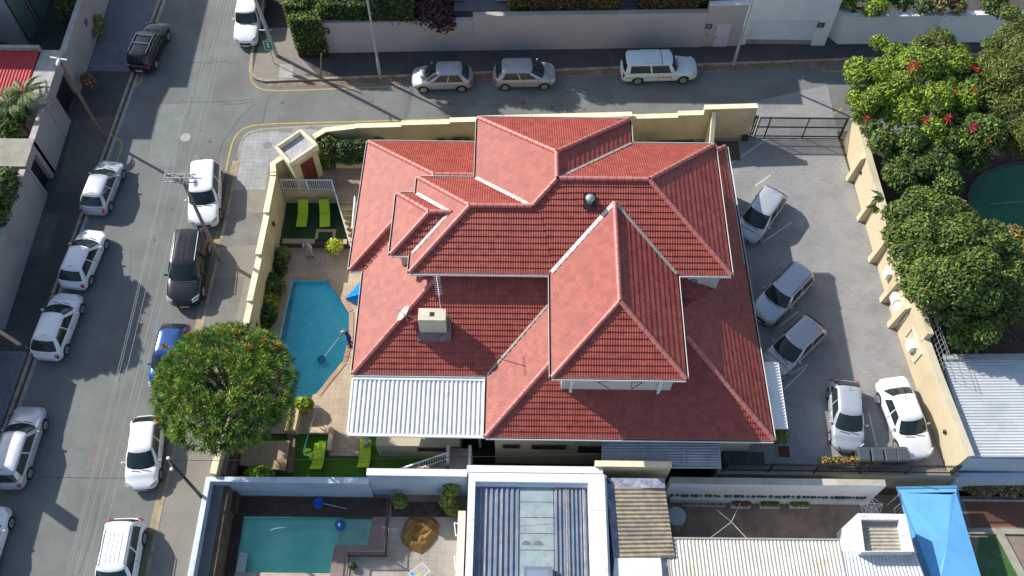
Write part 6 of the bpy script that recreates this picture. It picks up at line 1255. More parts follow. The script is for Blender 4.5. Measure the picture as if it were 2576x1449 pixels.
# pole held by the cleaner, net in the water
rotm = Matrix.Rotation(1.95, 3, 'Z'); hA = fp_+rotm @ Vector((.16, .42, 1.10)); hB = fp_+rotm @ Vector((-.20, .40, .95))
ne = P(812, 902, -1.66); nn_ = thing('pool_net', 'long pole with a blue leaf net resting on the turquoise water', 'pool net', ne); d = (hA-ne); mb = MB(); mb.tube(ne, hA+d*.10, .014); mb.build('pole', mat('pale_alu', (.55, .6, .6), .4), nn_)
mb = MB(); c = P(809, 905, -1.67); cc = [c+Vector((.22*cos(a)*(1 if True else 1), .26*sin(a), 0)) for a in [2*pi*i/12 for i in range(12)]]; mb.path(cc+[cc[0]], .018, 5); mb.build('hoop', mat('net_blue', (.0, .12, .35), .6), nn_); mb = MB(); mb.add([tuple(v+Vector((0, 0, -.02))) for v in cc], [tuple(range(12))]); mb.build('mesh_bag', mat('net_fabric', (.02, .18, .38), .8, .2, 20), nn_)
arms = (((.27, .10, 1.12), (.10, .28, 1.02)), ((-.27, .10, 1.12), (-.10, .30, 1.02))); legs = (((.14, .10, .47), (.14, .02, .08)), ((-.12, .06, .48), (-.12, -.04, .08)))
J, E, R = figure(.90, .08, arms, legs); wp = P(783, 645, -1.6)
pw_ = person('person', 'person in a white patterned shirt and pale trousers standing by the low wall recess', wp, pi-.2, J, E, R, [('shirt', UP-{'wrr', 'wrl'}, 1.2, mat('shirt_white', (.62, .60, .66), .85, .35, 14)), ('trousers', LO, 1.25, mat('trouser_cream', (.50, .44, .34), .85, .1, 5))], (.42, .22, .17))
hz = .90+.84; mb = MB(); mb.ball((0, .10, hz-.0), .088, .10, .07, 12); mb.build('hair', mat('hair_grey', (.32, .22, .2), .9, .2, 20), pw_, local=True, smooth=True)
mb = MB()
for sx in (-.035, .035): mb.ball((sx, .225, hz-.08), .012, .01, .012, 6)
mb.build('eyes', DARK, pw_, local=True)
for s_ in (-1, 1): a = legs[0 if s_ == 1 else 1][1]; mb = MB(); mb.ball((a[0], a[1]+.06, .045), .05, .14, .05, 10); mb.build('shoe', mat('shoe_brown', (.12, .07, .05), .6), pw_, local=True, smooth=True)
# ================================================================== TREES BEHIND THE RIGHT WALL
mb = MB(); mb.sheet([(21.4, 23.4), (60, 23.4), (60, 41.5), (20.9, 38.6)], z=-.03); mb.build('right_garden_ground', mat('dark_soil', (.055, .038, .026), .95, .35, 1.2, bump=.4), kind='structure')
pc_ = P(2560, 520, -.1); gpool = [(pc_.x+4.6*cos(a)*1.0+1.6, pc_.y+3.3*sin(a)) for a in [2*pi*i/28 for i in range(28)]]
mb = MB(); mb.sheet(gpool, z=.0); mb.build('pond_cover', mat('green_net', (.012, .13, .055), .55, .12, 1.5), kind='structure')
mb = MB(); ring = [Vector((x, y, .03)) for x, y in gpool]; mb.path(ring+[ring[0]], .06, 6); mb.build('pond_edge', mat('pond_edge', (.09, .07, .06), .9, .2, 3), kind='structure')
mb = MB(); c = [P(*a, .1) for a in ((2493, 513), (2530, 510), (2576, 507))]; mb.path(c, .02, 5); mb.build('hose', mat('hose_green', (.25, .42, .30), .6), label='thin pale hose lying across the green pool cover', cat='hose')
def crown(u, v, z, r, rz=None, k=1.0):
    p = P(u, v, z); return (p.x, p.y, z, r, r*k, rz or r*.8)
def bigtree(name, label, u, v, lobes, mats, n, size, zb=0, **k):
    rj = random.Random(len(lobes)*7+n); lobes = [(l[0]+rj.uniform(-14, 14), l[1]+rj.uniform(-14, 14), l[2]+rj.uniform(-.5, .4), l[3]*rj.uniform(.75, 1.0)) for l in lobes]+[(l[0]+rj.uniform(-50, 50), l[1]+rj.uniform(-45, 45), l[2]+rj.uniform(-.3, .4), rj.uniform(.5, .85)) for l in lobes]
    L = [crown(*l) for l in lobes]; mx_ = sum(l[0] for l in L)/len(L); my = sum(l[1] for l in L)/len(L)
    return tree(name, label, (mx_, my, zb), max(l[2] for l in L), [(l[0]-mx_, l[1]-my, l[2]-zb, l[3], l[4], l[5]) for l in L], mats, n, size, **k)
umb = bigtree('umbrella_tree', 'bright yellow-green tree with red flower sprays at the corner of the parking court', 0, 0,
    [(2170, 205, 4.2, 1.0), (2150, 255, 3.8, 1.0), (2175, 290, 3.6, .9), (2225, 190, 4.6, 1.1), (2235, 250, 4.6, 1.2), (2240, 300, 4.2, 1.1), (2250, 128, 4.4, .75), (2300, 170, 4.8, 1.3), (2300, 230, 5.0, 1.2), (2290, 290, 4.6, 1.2), (2360, 185, 4.8, 1.2), (2360, 260, 4.6, 1.2), (2410, 160, 4.6, 1.0), (2420, 250, 4.5, 1.1), (2330, 330, 4.2, 1.0), (2380, 320, 4.2, 1.0)],
    ((G_BRIGHT, .42), (G_YEL, .10), (G_MID, .33), (G_DARK, .15)), 34000, .14, aspect=.33, shell=.45)
cnt = 0
for (u_, v_, z, s_) in ((2303, 170, 6.0, .55), (2290, 172, 6.0, .4), (2452, 175, 5.4, .42), (2500, 175, 5.3, .35), (2398, 235, 5.5, .3), (2448, 233, 5.4, .42), (2180, 298, 4.6, .35), (2330, 300, 5.4, .35), (2386, 298, 5.3, .42), (2448, 322, 5.2, .45), (2485, 355, 5.0, .38)):
    p = P(u_, v_, z); rr_ = np.random.RandomState(cnt); V, F = rosettes([np.array(p)]*2, [np.array([0, 0, 1.])]*2, 16, s_*.95, .022, 2.2, .3); npmesh('flower_spray', V, F, mat('flower_red', (.50, .03, .05), .5, .2, 3, rand=.3), umb); cnt += 1
bigtree('feathery_tree', 'olive feathery tree filling the upper right corner', 0, 0, [(2330, 130, 4.2, 1.0), (2360, 115, 4.2, 1.0), (2400, 130, 4.4, .9), (2480, 165, 4.8, 1.0), (2540, 110, 5.2, 1.2), (2575, 70, 5.4, 1.2), (2600, 160, 5.5, 1.6), (2540, 200, 5.0, 1.3), (2590, 250, 5.0, 1.5), (2530, 280, 4.6, 1.3), (2575, 330, 4.2, 1.4), (2560, 375, 4.0, 1.2)], ((G_OLIVE, .5), (G_MID, .25), (G_DARK, .25)), 26000, .16, aspect=.18, shell=.4)
bigtree('dark_tree', 'dark glossy tree behind the right wall between the flowering tree and the lower tree', 0, 0, [(2235, 345, 3.6, .9), (2290, 360, 3.9, 1.1), (2340, 385, 3.8, 1.1), (2270, 405, 3.8, 1.1), (2330, 430, 4.0, 1.1), (2240, 430, 3.2, .9), (2390, 400, 3.4, .9), (2380, 450, 3.4, .9), (2280, 460, 3.6, .9), (2440, 380, 3.6, 1.1), (2480, 340, 4.0, 1.3), (2420, 330, 4.0, 1.1), (2450, 225, 4.0, 1.2), (2490, 270, 4.2, 1.2), (2440, 285, 4.2, 1.1), (2405, 205, 4.0, 1.1), (2460, 180, 4.2, 1.0), (2510, 225, 4.4, 1.2)], ((G_DARK, .6), (G_MID, .4)), 40000, .12, aspect=.5, shell=.4)
bigtree('lower_tree', 'broad mid green tree overhanging the right wall below the green pool cover', 0, 0,
    [(2260, 560, 4.2, 1.0), (2310, 520, 4.6, 1.1), (2370, 530, 4.8, 1.2), (2430, 550, 4.8, 1.1), (2480, 590, 4.6, 1.1), (2520, 640, 4.4, 1.1), (2270, 610, 4.2, 1.0), (2330, 590, 5.4, 1.3), (2400, 610, 5.6, 1.4), (2460, 660, 5.4, 1.3), (2290, 660, 4.2, 1.0), (2340, 670, 5.4, 1.3), (2400, 700, 5.6, 1.4), (2460, 730, 5.0, 1.2), (2310, 710, 4.4, 1.0), (2350, 740, 5.0, 1.2), (2400, 780, 4.6, 1.2), (2450, 800, 3.8, 1.1), (2530, 700, 4.2, 1.2), (2520, 770, 3.8, 1.2), (2430, 845, 3.0, .8)],
    ((G_MID, .58), (G_DARK, .32), (G_OLIVE, .10)), 56000, .115, aspect=.5, shell=.5)
for i, (u_, v_) in enumerate(((2213, 525), (2225, 500), (2330, 500), (2250, 545))):
    p = P(u_, v_, 3.6); bl = MB(); rr_ = random.Random(i)
    for k_ in range(6):
        a = rr_.uniform(2.2, 4.4); L_ = rr_.uniform(.7, 1.1); d = Vector((cos(a), sin(a)*.7, .25)); s_ = Vector((-d.y, d.x, 0)).normalized()*.13; m_ = p+d*L_*.5+Vector((0, 0, .12)); bl.add([p, m_+s_, p+d*L_, m_-s_], [(0, 1, 2, 3)])
    bl.build('banana_leaves', mat('banana_green', (.14, .20, .04), .5, .3, 3, rand=.4), label=('broad-leaved banana plant poking over the right wall', 'broad-leaved plant just above the banana plant on the right wall', 'single broad-leaved shoot in the middle of the dark tree', 'small broad-leaved shoot under the lower tree edge')[i], cat='plant')
bush('red_shrub', 'reddish shrub at the right edge beside the green pool cover', 'shrub', [crown(2545, 600, 2.8, .8), crown(2570, 640, 2.6, .9)], ((G_OLIVE, .4), (G_MID, .3), (G_ORANGE, .15), (G_BROWN, .15)), 2200, .13)
# mesh fence and razor wire on top of the wall
fz = thing('mesh_fence', 'thin wire mesh fence leaning behind the raised section of the right wall', 'fence', (rwx(24)+.5, 24, 2.5)); mb = MB(); y0_, y1_ = 21.3, 27
for i in range(22): y = y0_+(y1_-y0_)*i/21; x = rwx(y)+.5; mb.bar((x, y, 2.4), (x+.05, y, 3.6), .015, .015)
for z in (2.6, 3.0, 3.4, 3.6): mb.bar((rwx(y0_)+.5, y0_, z), (rwx(y1_)+.5, y1_, z), .015, .015)
mb.build('mesh', GREYM, fz)
# banana / palm trees on the far left
def palm(label, p, n, L_, m, w_=.16, zup=.35, seed=0):
    o = thing('palm', label, 'palm', (p.x, p.y, 0)); mb = MB(); mb.tube((p.x, p.y, 0), p, .14, .1, 8); mb.build('trunk', BARK, o); rr_ = random.Random(seed)
    for k_ in range(n):
        a = 2*pi*k_/n+rr_.uniform(-.2, .2); V, F = [], []; q = MB(); ln = L_*rr_.uniform(.8, 1.15); d = Vector((cos(a), sin(a), 0)); prev = p
        pts = [p+d*ln*t_+Vector((0, 0, zup*ln*(t_*1.6-1.9*t_*t_))) for t_ in (0, .2, .4, .6, .8, 1)]; s_ = Vector((-d.y, d.x, 0))
        for i in range(5):
            for j in range(5):
                c = pts[i].lerp(pts[i+1], j/5); wd = w_*4*sin(pi*min(.98, (i+j/5)/5*.9+.08))
                for sg in (-1, 1): q.add([c, c+d*.05, c+s_*sg*wd+d*.22+Vector((0, 0, -.12)), c+s_*sg*wd*.95+d*.16+Vector((0, 0, -.12))], [(0, 1, 2, 3)])
        q.build('frond', m, o)
    return o
palm('pale-fronded palm in front of the red corrugated roof at the left edge', P(60, 235, 3.9), 15, 1.5, mat('palm_pale', (.24, .29, .12), .6, .3, 2, rand=.5, trans=.2), .045, .5, 1)
palm('second pale palm at the left edge under the red roof', P(22, 262, 3.7), 13, 1.3, MATS['palm_pale'], .045, .5, 2)
p = P(40, 270, 2.8); bush('shrub', 'bright green bushes below the palms at the left edge', 'shrub', [(p.x, p.y, 2.6, .9, .9, .8), (p.x-1.2, p.y-.3, 2.7, .9, .9, .9), (p.x-.3, p.y-1.6, 2.3, .9, .9, .8)], ((G_BRIGHT, .3), (G_DARK, .5), (G_MID, .2)), 3000, .13)
p = P(248, 55, .8); bush('pavement_shrub', 'sparse yellow-green shrub against the grey wall at the top left', 'shrub', [(p.x, p.y, .7, .35, .5, .7), (p.x+.1, p.y-.8, .6, .3, .4, .5)], ((G_OLIVE, .6), (G_BRIGHT, .2), (G_ORANGE, .2)), 500, .1)
p = P(222, 205, .8); bush('pavement_shrub', 'sparse brown twiggy shrub on the left pavement beside the gate wall', 'shrub', [(p.x, p.y, .8, .45, .5, .7)], ((G_BROWN, .9), (G_ORANGE, .1)), 500, .08)
p = P(210, 15, 1.2); bush('shrub', 'dull green shrub inside the courtyard at the top left', 'shrub', [(p.x-1.2, p.y, 1.0, .6, 1.0, .9)], ((G_OLIVE, .5), (G_DARK, .5)), 700, .12)
# ================================================================== NEIGHBOURS ALONG THE BOTTOM
BZ = -1.6
mb = MB(); mb.sheet([(-15.5, 5), (60, 5), (60, 15.9), (-15.5, 15.9)], [[tuple(P(*a, BZ)[:2]) for a in ((612, 1300), (938, 1300), (925, 1372), (842, 1372), (832, 1442), (592, 1442))]], z=BZ)
mb.build('yard_ground', mat('yard_soil', (.21, .16, .125), .95, .3, .9, bump=.4, stain=(.24, .20, .15), sscale=.6), kind='structure')
o = runwall('boundary_wall', [(-15.45, 4), (-15.38, 15.58), (-7.25, 15.6)], .34, -1.7, .55, BLUEW, mat('pale_blue_cap', (.60, .66, .72), .8, .08, 2, stain=(.36, .44, .54), sscale=.8), 'blue-grey wall round the green pool yard at the lower left', capw=.0)
runwall('boundary_wall', [(-7.24, 15.72), (-2.25, 15.72)], .26, -1.7, 1.55, BLUEW, mat('white_cap3', (.70, .72, .74), .8, .06, 1), 'higher blue-grey wall with a wide white top behind the green pool yard', capw=.05)
runwall('boundary_wall', [(-2.24, 15.85), (4.5, 15.85)], .30, -3.3, 1.85, WHITE, mat('white_cap3', (.7, .7, .7)), 'white wall top behind the flat-roofed white building', capw=.02)
runwall('boundary_wall', [(4.1, 16.12), (7.9, 16.12)], .22, -3.3, 2.05, CREAM, CREAMCAP, 'short cream wall behind the old asbestos roof', capw=.04)
runwall('boundary_wall', [(8.0, 15.75), (18.85, 15.75)], .34, -1.7, .75, mat('white_yard_wall', (.80, .81, .83), .8, .05, 1, stain=(.70, .71, .72), sscale=.6), mat('worn_cap', (.40, .37, .30), .85, .15, 2, stain=(.55, .52, .45)), 'long white yard wall below the palisade fence', capw=.0)
DECKW = mat('dark_decking', (.060, .036, .026), .7, .3, 3, stain=(.04, .025, .02)); 
def pl(pts, z): return [tuple(P(*a, z)[:2]) for a in pts]
mb = MB()
x0 = P(545, 1250, BZ).x; x1 = P(975, 1250, BZ).x; y1 = 15.4; yA = P(700, 1300, BZ).y
nbd = 9
for i in range(nbd): ya_ = yA+(y1-yA)*i/nbd; mb.box(x0, x1, ya_, ya_+(y1-yA)/nbd-.012, BZ, BZ+.03)
xl1 = P(610, 1330, BZ).x
for i in range(7): xa_ = x0+(xl1-x0)*i/7; mb.box(xa_, xa_+(xl1-x0)/7-.012, 8, yA-.01, BZ, BZ+.03)
mb.build('pool_decking', DECKW, kind='structure')
mb = MB(); q = P(538, 1240, BZ), P(600, 1296, BZ); mb.box(q[0].x+.1, q[1].x, q[1].y, 15.35, BZ, BZ+.75); mb.build('storage_box', mat('brown_box', (.075, .04, .028), .7, .3, 3), label='dark brown wooden storage box in the corner of the blue-grey wall', cat='storage box')
gp = pl(((612, 1300), (938, 1300), (925, 1372), (842, 1372), (832, 1442), (592, 1442)), BZ)
PG = mat('green_pool_plaster', (.30, .84, .70), .6, .12, .35, col2=(.62, .90, .80)); basin('green_pool_basin', gp, BZ, -2.0, PG)
mb = MB(); mb.prism([tuple(P(*a, BZ)[:2]) for a in ((862, 1302), (936, 1302), (923, 1370), (843, 1370))], -1.999, -1.78); mb.build('pool_shelf', mat('pool_shelf', (.45, .58, .50), .7, .1, 2), kind='structure')
mb = MB(); mb.sheet(gp, z=-1.70); mb.build('green_pool_water', watermat('green_pool_water', (.78, .99, .95), 1.5, .2), kind='structure')
PATIO = brickmat('patio_tiles', (.34, .30, .26), (.30, .27, .235), (.22, .19, .16), .42, .42, .012, offset=0, wvar=(.38, .35, .31))
mb = MB(); mb.sheet(pl(((975, 1300), (1158, 1302), (1160, 1500), (850, 1500), (850, 1376), (940, 1376), (945, 1300)), BZ), z=BZ+.006); mb.build('patio', PATIO, kind='structure')
PED = brickmat('pool_edge_paving', (.27, .20, .18), (.24, .18, .165), (.18, .14, .12), .4, .4, .012, offset=0); mb = MB(); q = pl(((842, 1372), (925, 1372), (938, 1300), (975, 1300), (968, 1400), (868, 1400), (862, 1455), (828, 1455)), BZ)
mb.prism(q, BZ, BZ+.05); mb.build('pool_edge_paving', PED, kind='structure')
mb = MB(); a = P(592, 1440, BZ); b = P(832, 1443, BZ); mb.box(a.x, b.x, a.y-.25, a.y, BZ, BZ+.06); mb.build('pool_edge', mat('pink_coping', (.45, .34, .28), .8, .15, 3), kind='structure')
mb = MB(); q = P(612, 1390, -1.66), P(596, 1440, -1.66); mb.hexa([tuple(P(*a, -1.5)[:2]) for a in ((604, 1390), (623, 1391), (616, 1440), (594, 1438))], -1.52, -1.48); mb.build('diving_board', mat('board_white', (.5, .5, .5), .6, .05), label='pale grey board at the lower left edge of the green pool', cat='board')
hz_ = [P(*a, -1.69) for a in ((750, 1380), (762, 1365), (790, 1348), (830, 1338), (858, 1336))]
hz_ = [P(*a, -1.69) for a in ((640, 1375), (655, 1348), (690, 1330), (760, 1322), (855, 1321))]; cl = thing('pool_cleaner', 'blue pool cleaner head with a long hose in the green pool', 'pool cleaner', hz_[-1]); mb = MB(); mb.path(hz_, .03, 6); mb.build('hose', mat('hose_teal', (.10, .42, .48), .5), cl)
mb = MB(); c = hz_[-1]; mb.ball((c.x, c.y, -1.66), .28, .28, .06, 14); mb.build('skirt', mat('cleaner_blue', (.0, .12, .40), .6, .2, 8), cl); mb = MB(); mb.ball((c.x-.02, c.y, -1.58), .08, .12, .07); mb.build('head', WHITEM, cl)
nn_ = thing('pool_net', 'bright blue leaf net with a short pole lying on the dark decking', 'pool net', P(802, 1265, BZ)); c = P(802, 1266, -1.5); mb = MB(); cc = [c+Vector((.22*cos(a), .30*sin(a), .02)) for a in [2*pi*i/12 for i in range(12)]]; mb.path(cc+[cc[0]], .025, 5); mb.build('hoop', MATS['cleaner_blue'], nn_); mb = MB(); mb.add([tuple(v) for v in cc], [tuple(range(12))]); mb.build('mesh_bag', mat('net_bright', (.0, .07, .50), .7, .25, 12), nn_); mb = MB(); mb.tube(P(815, 1267, -1.5), P(872, 1280, -1.5), .02); mb.build('pole', mat('pale_blue_metal', (.35, .5, .6), .5), nn_)
# pool safety fence
def barfence(name, pts, h, label, m, step=.12):
    o = thing(name, label, 'fence', pts[0]); r_ = MB(); b_ = MB()
    for a, b in zip(pts[:-1], pts[1:]):
        a = Vector(a); b = Vector(b); n_ = max(1, int((b-a).length/step)); r_.bar(a+Vector((0, 0, h)), b+Vector((0, 0, h)), .05, .05); r_.bar(a+Vector((0, 0, .1)), b+Vector((0, 0, .1)), .04, .04)
        for i in range(n_+1): c = a.lerp(b, i/n_); b_.bar(c+Vector((0, 0, .1)), c+Vector((0, 0, h)), .02, .02)
    r_.build('rails', m, o)
    b_.build('bars', m, o)
    for p in pts: q = MB(); q.bar(p, Vector(p)+Vector((0, 0, h+.05)), .06, .06); q.build('post', m, o)
    return o
BRZ = mat('bronze_metal', (.045, .035, .03), .5)
barfence('pool_fence', [P(980, 1262, BZ), P(972, 1400, BZ), P(880, 1400, BZ), P(872, 1460, BZ)], .95, 'dark metal safety fence stepping round the green pool', BRZ)
# tarpaulin, plants, drying rack, stool
rr = random.Random(11); c = P(1058, 1345, -1.3); mb = MB(); out = [(1008, 1352), (1012, 1330), (1030, 1300), (1060, 1300), (1092, 1302), (1105, 1318), (1102, 1345), (1085, 1370), (1062, 1395), (1030, 1382), (1012, 1365)]
ring0 = [P(*a, BZ+.02) for a in out]; V = [tuple(p) for p in ring0]; R_n = len(ring0)
for k_, (s_, zz) in enumerate(((.82, .22), (.6, .34), (.38, .25), (.18, .36))):
    for i, p in enumerate(ring0): V.append((c.x+(p.x-c.x)*s_+rr.uniform(-.05, .05), c.y+(p.y-c.y)*s_+rr.uniform(-.05, .05), BZ+zz+rr.uniform(-.11, .11)))
V.append((c.x, c.y, BZ+.3)); F = [(j*R_n+i, j*R_n+(i+1) % R_n, (j+1)*R_n+(i+1) % R_n, (j+1)*R_n+i) for j in range(4) for i in range(R_n)]+[(4*R_n+i, 4*R_n+(i+1) % R_n, len(V)-1) for i in range(R_n)]
mb.add(V, F); mb.build('tarpaulin', mat('brown_tarp', (.21, .115, .03), .7, .25, 4, bump=.6, bscale=12), smooth=False, label='crumpled ochre-brown tarpaulin heaped on the patio', cat='tarpaulin')
p = P(1006, 1262, -1.0); o = thing('potted_shrub', 'round green shrub in a pale pot behind the patio fence', 'potted plant', (p.x, p.y, BZ)); mb = MB(); mb.tube((p.x, p.y, BZ), (p.x, p.y, -1.15), .2, .28, 12); mb.build('pot', MATS['pale_pot'], o); V, F = leaf_cloud([(p.x, p.y, -.9, .38, .38, .33)], 500, .08); npmesh('foliage', V, F, G_MID, o)
bush('shrub', 'yellow-green shrub against the blue-grey wall beside the white building', 'shrub', [(P(1135, 1228, 0).x, P(1135, 1228, 0).y, -.2, .42, .4, .55), (P(1125, 1255, -.6).x, P(1125, 1255, -.6).y, -.8, .4, .4, .5), (P(1140, 1280, -1).x, P(1140, 1280, -1).y, -1.15, .42, .35, .4)], ((mat('leaf_pale_yellow', (.28, .32, .06), .5, .3, 2, rand=.4, trans=.2), .55), (G_MID, .45)), 1500, .11)
bush('potted_shrub', 'small round dark green plant by the bottom of the pool fence', 'plant', [(P(887, 1424, -1.3).x, P(887, 1424, -1.3).y, -1.4, .2, .2, .18)], ((G_DARK, 1),), 250, .06)
mb = MB(); mb.sheet(pl(((985, 1262), (1150, 1262), (1155, 1300), (985, 1300)), BZ), z=BZ+.004); mb.build('flower_bed', mat('bed_soil', (.06, .04, .03), .95, .4, 3, bump=.6, bscale=30), kind='structure')
dr = thing('drying_rack', 'white wire drying rack with blue and green cloths at the bottom edge', 'drying rack', P(1050, 1440, BZ)); a, b, c, d = P(1028, 1442, -.8), P(1062, 1416, -.8), P(1082, 1436, -.8), P(1050, 1465, -.8); mb = MB(); mb.path([a, b, c, d, a], .015, 5)
for i in range(1, 8): mb.tube(a.lerp(b, i/8), d.lerp(c, i/8), .008, n=4)
mb.build('rack', WHITEM, dr)
for q_, col in (((.1, .35), (.0, .25, .6)), ((.5, .75), (.35, .5, .1))): mb = MB(); e0, e1, e2, e3 = a.lerp(b, q_[0]*.3), a.lerp(b, q_[1]*.6), d.lerp(c, q_[1]*.6), d.lerp(c, q_[0]*.3); mb.add([tuple(v+Vector((0, 0, .03))) for v in (e0.lerp(e3, q_[0]), e1.lerp(e2, q_[0]), e1.lerp(e2, q_[1]), e0.lerp(e3, q_[1]))], [(0, 1, 2, 3)]); mb.build('cloth', mat('cloth_%.2f' % col[2], col, .9), dr)
for sx in (a, c): mb = MB(); mb.tube(sx, (sx.x, sx.y, BZ), .015, n=5); mb.build('leg', WHITEM, dr)
tb = thing('side_table', 'small square white-framed table on the dark decking by the blue-grey wall', 'table', P(545, 1360, BZ)); q = [P(*a, -1.1) for a in ((528, 1343), (562, 1343), (560, 1383), (523, 1381))]; mb = MB()
for i in range(4): mb.bar(q[i], q[(i+1) % 4], .07, .05)
mb.build('frame', mat('white_wood', (.52, .52, .50), .7), tb); mb = MB(); mb.add([tuple(v+Vector((0, 0, -.01))) for v in q], [(0, 1, 2, 3)]); mb.build('top', mat('table_dark', (.07, .06, .05), .5), tb); mb = MB(); cc = q[0].lerp(q[2], .35); mb.box(cc.x-.22, cc.x+.12, cc.y-.15, cc.y+.15, -1.08, -.98); mb.build('cushion', mat('ochre', (.20, .13, .04), .9), tb)
for v in q: mb = MB(); mb.bar((v.x, v.y, BZ), v, .05, .05); mb.build('leg', MATS['white_wood'], tb)
# white building with parapet roof
wb_ = thing('flat_roof_building', 'white building with a wide white parapet round a blue-grey corrugated roof', 'building', (1, 10, BZ)); WP2 = mat('white_parapet', (.74, .76, .80), .8, .05, 1.5, stain=(.52, .55, .62), sscale=1.5)
zt_ = 2.0; XL0 = P(1179, 1194, zt_).x; XL1 = P(1196, 1204, zt_).x; XR0 = P(1474, 1216, zt_).x+.1; XR1 = P(1520, 1190, zt_).x; YT = P(1350, 1191, zt_).y; YI = P(1350, 1216, zt_-.2).y
mb = MB(); mb.box(XL0, XL1, 5, YI, BZ, zt_); mb.box(XR0, XR1, 5, YI, BZ, zt_+.05); mb.box(XL0, XR1, YI+.001, YT, BZ, zt_+.002); mb.build('parapet', WP2, wb_)
mb = MB(); mb.box(XR1-.2, XR1+.12, 5, YT-.02, BZ, zt_-.15); mb.build('wall', WHITE, wb_)
BLR = mat('blue_grey_sheet', (.20, .25, .32), .5, .2, 1.2, metal=.15, stain=(.30, .32, .34), sscale=.7)
zr0 = 1.55; xs0, xs1 = P(1306, 1300, zr0).x, P(1392, 1300, zr0).x
yb0 = 5.5; mb = MB(); mb.box(XL1+.001, XR0-.001, 5, YI-.001, zr0-.5, zr0-.2); mb.box(XL1+.002, XR0-.002, YI-.13, YI-.002, zr0-.2, zr0+.2); mb.build('roof_frame', WP2, wb_)
ribbed((XL1+.12, yb0, zr0), (xs0, yb0, zr0), (xs0, YI-.14, zr0), (XL1+.12, YI-.14, zr0), 8, .09, 'box').build('roof_sheet', BLR, wb_); ribbed((xs1, yb0, zr0), (XR0-.1, yb0, zr0), (XR0-.1, YI-.14, zr0), (xs1, YI-.14, zr0), 8, .09, 'box').build('roof_sheet', BLR, wb_)
mb = MB(); mb.sheet([(xs0, yb0), (xs1, yb0), (xs1, YI-.14), (xs0, YI-.14)], z=zr0+.03); mb.build('clear_panel', mat('frosted_panel', (.28, .36, .38), .25, .15, 2, stain=(.38, .42, .42), sscale=1.5), wb_)
for v_ in (1259, 1298, 1338, 1380): y = P(1350, v_+3, zr0).y; mb = MB(); mb.box(xs0, xs1, y-.02, y+.02, zr0+.03, zr0+.06); mb.build('panel_batten', mat('rusty_batten', (.34, .30, .26), .8, .3, 6), wb_)
MUD = mat('mud_stain', (.17, .17, .165), .9, .2, 6)
for x_ in (P(1325, 1370, zr0).x, P(1355, 1370, zr0).x):
    y = P(1325, 1372, zr0).y; mb = MB(); pts = [(x_+.22*cos(a)*(1.2 if a > 1.5 else 1), y+.22*sin(a)) for a in [pi*i/10 for i in range(11)]]; mb.sheet(pts, z=zr0+.036); mb.build('debris_stain', MUD, wb_)
for u_ in (1222, 1262, 1425, 1468): x = P(u_, 1300, zr0+.1).x; mb = MB(); mb.box(x-.035, x+.035, yb0, YI-.15, zr0+.091, zr0+.10); mb.build('rusty_seam', mat('rust_seam', (.36, .32, .30), .8, .3, 3), wb_)
for u_, v_ in ((1305, 1420),): p = P(1318, 1425, zr0+.4); mb = MB(); mb.box(p.x, P(1390, 1425, 2).x, 5.6, p.y, zr0, zr0+.45); sk = mb.build('skylight_box', mat('slate_blue', (.16, .20, .27), .5, .08), wb_); q = MB(); q.box(p.x+.14, P(1384, 1425, 2).x-.08, 5.6, p.y-.16, zr0+.44, zr0+.46); q.build('lid', mat('skylight_lid', (.22, .27, .36), .4, .05), sk)
mb = MB(); p = P(1160, 1290, .2); mb.box(XL0-.55, XL0-.18, 5, P(1165, 1285, .1).y, BZ, .1); mb.build('side_wall', mat('cream_band', (.60, .57, .45), .8, .05), label='low cream wall running beside the white parapet building', cat='wall')
for v_ in (1320, 1405): p = P(1150, v_, -.2); mb = MB(); mb.path([p+Vector((.2, 0, 0)), p+Vector((-.15, .1, 0)), p+Vector((-.05, -.55, -.1)), p+Vector((.2, -.4, 0))], .03, 5); mb.build('window_stay', WHITEM, label='white open window frame on the low cream wall, %s' % ('upper one' if v_ < 1350 else 'lower one'), cat='window frame')
# asbestos lean-to
lt = thing('lean_to_roof', 'old tan fibre-cement lean-to roof beside the white parapet building', 'roof', (7, 12, 0)); FC = mat('fibre_cement', (.33, .28, .20), .95, .25, 2.5, stain=(.20, .18, .16), sscale=1.2); z_ = 1.55
a, b, c, d = P(1560, 1405, 1.6), P(1697, 1402, 1.35), P(1672, 1225, 1.35), P(1545, 1225, 1.6)
ribbed(a, d, c, b, 17, .07).build('sheet', FC, lt)
mb = MB(); mb.hexa([tuple(P(*q, 1.5)[:2]) for q in ((1527, 1203), (1672, 1203), (1673, 1228), (1545, 1228))], 1.40, 1.55); mb.hexa([tuple(P(*q, 1.5)[:2]) for q in ((1524, 1210), (1547, 1228), (1564, 1405), (1545, 1420))], 1.38, 1.54); mb.build('flashing', mat('painted_flashing', (.21, .23, .31), .8, .35, 5, stain=(.45, .47, .5), sscale=2), lt)
mb = MB(); mb.hexa([tuple(P(*q, 1.3)[:2]) for q in ((1545, 1408), (1660, 1408), (1665, 1470), (1540, 1470))], 1.1, 1.6); mb.build('end_parapet', WP2, lt); mb = MB(); mb.hexa([tuple(P(*q, 1.2)[:2]) for q in ((1550, 1470), (1690, 1470), (1672, 1215), (1535, 1215))], BZ, 1.1); mb.build('wall', WHITE, lt)
mb = MB(); c = P(1702, 1298, -.3); mb.tube((c.x, c.y, BZ), (c.x, c.y, -.3), .48, n=28); mb.build('water_tank', mat('tank_grey', (.30, .33, .33), .6, .08, 3), label='round grey tank standing beside the lean-to roof', cat='tank')
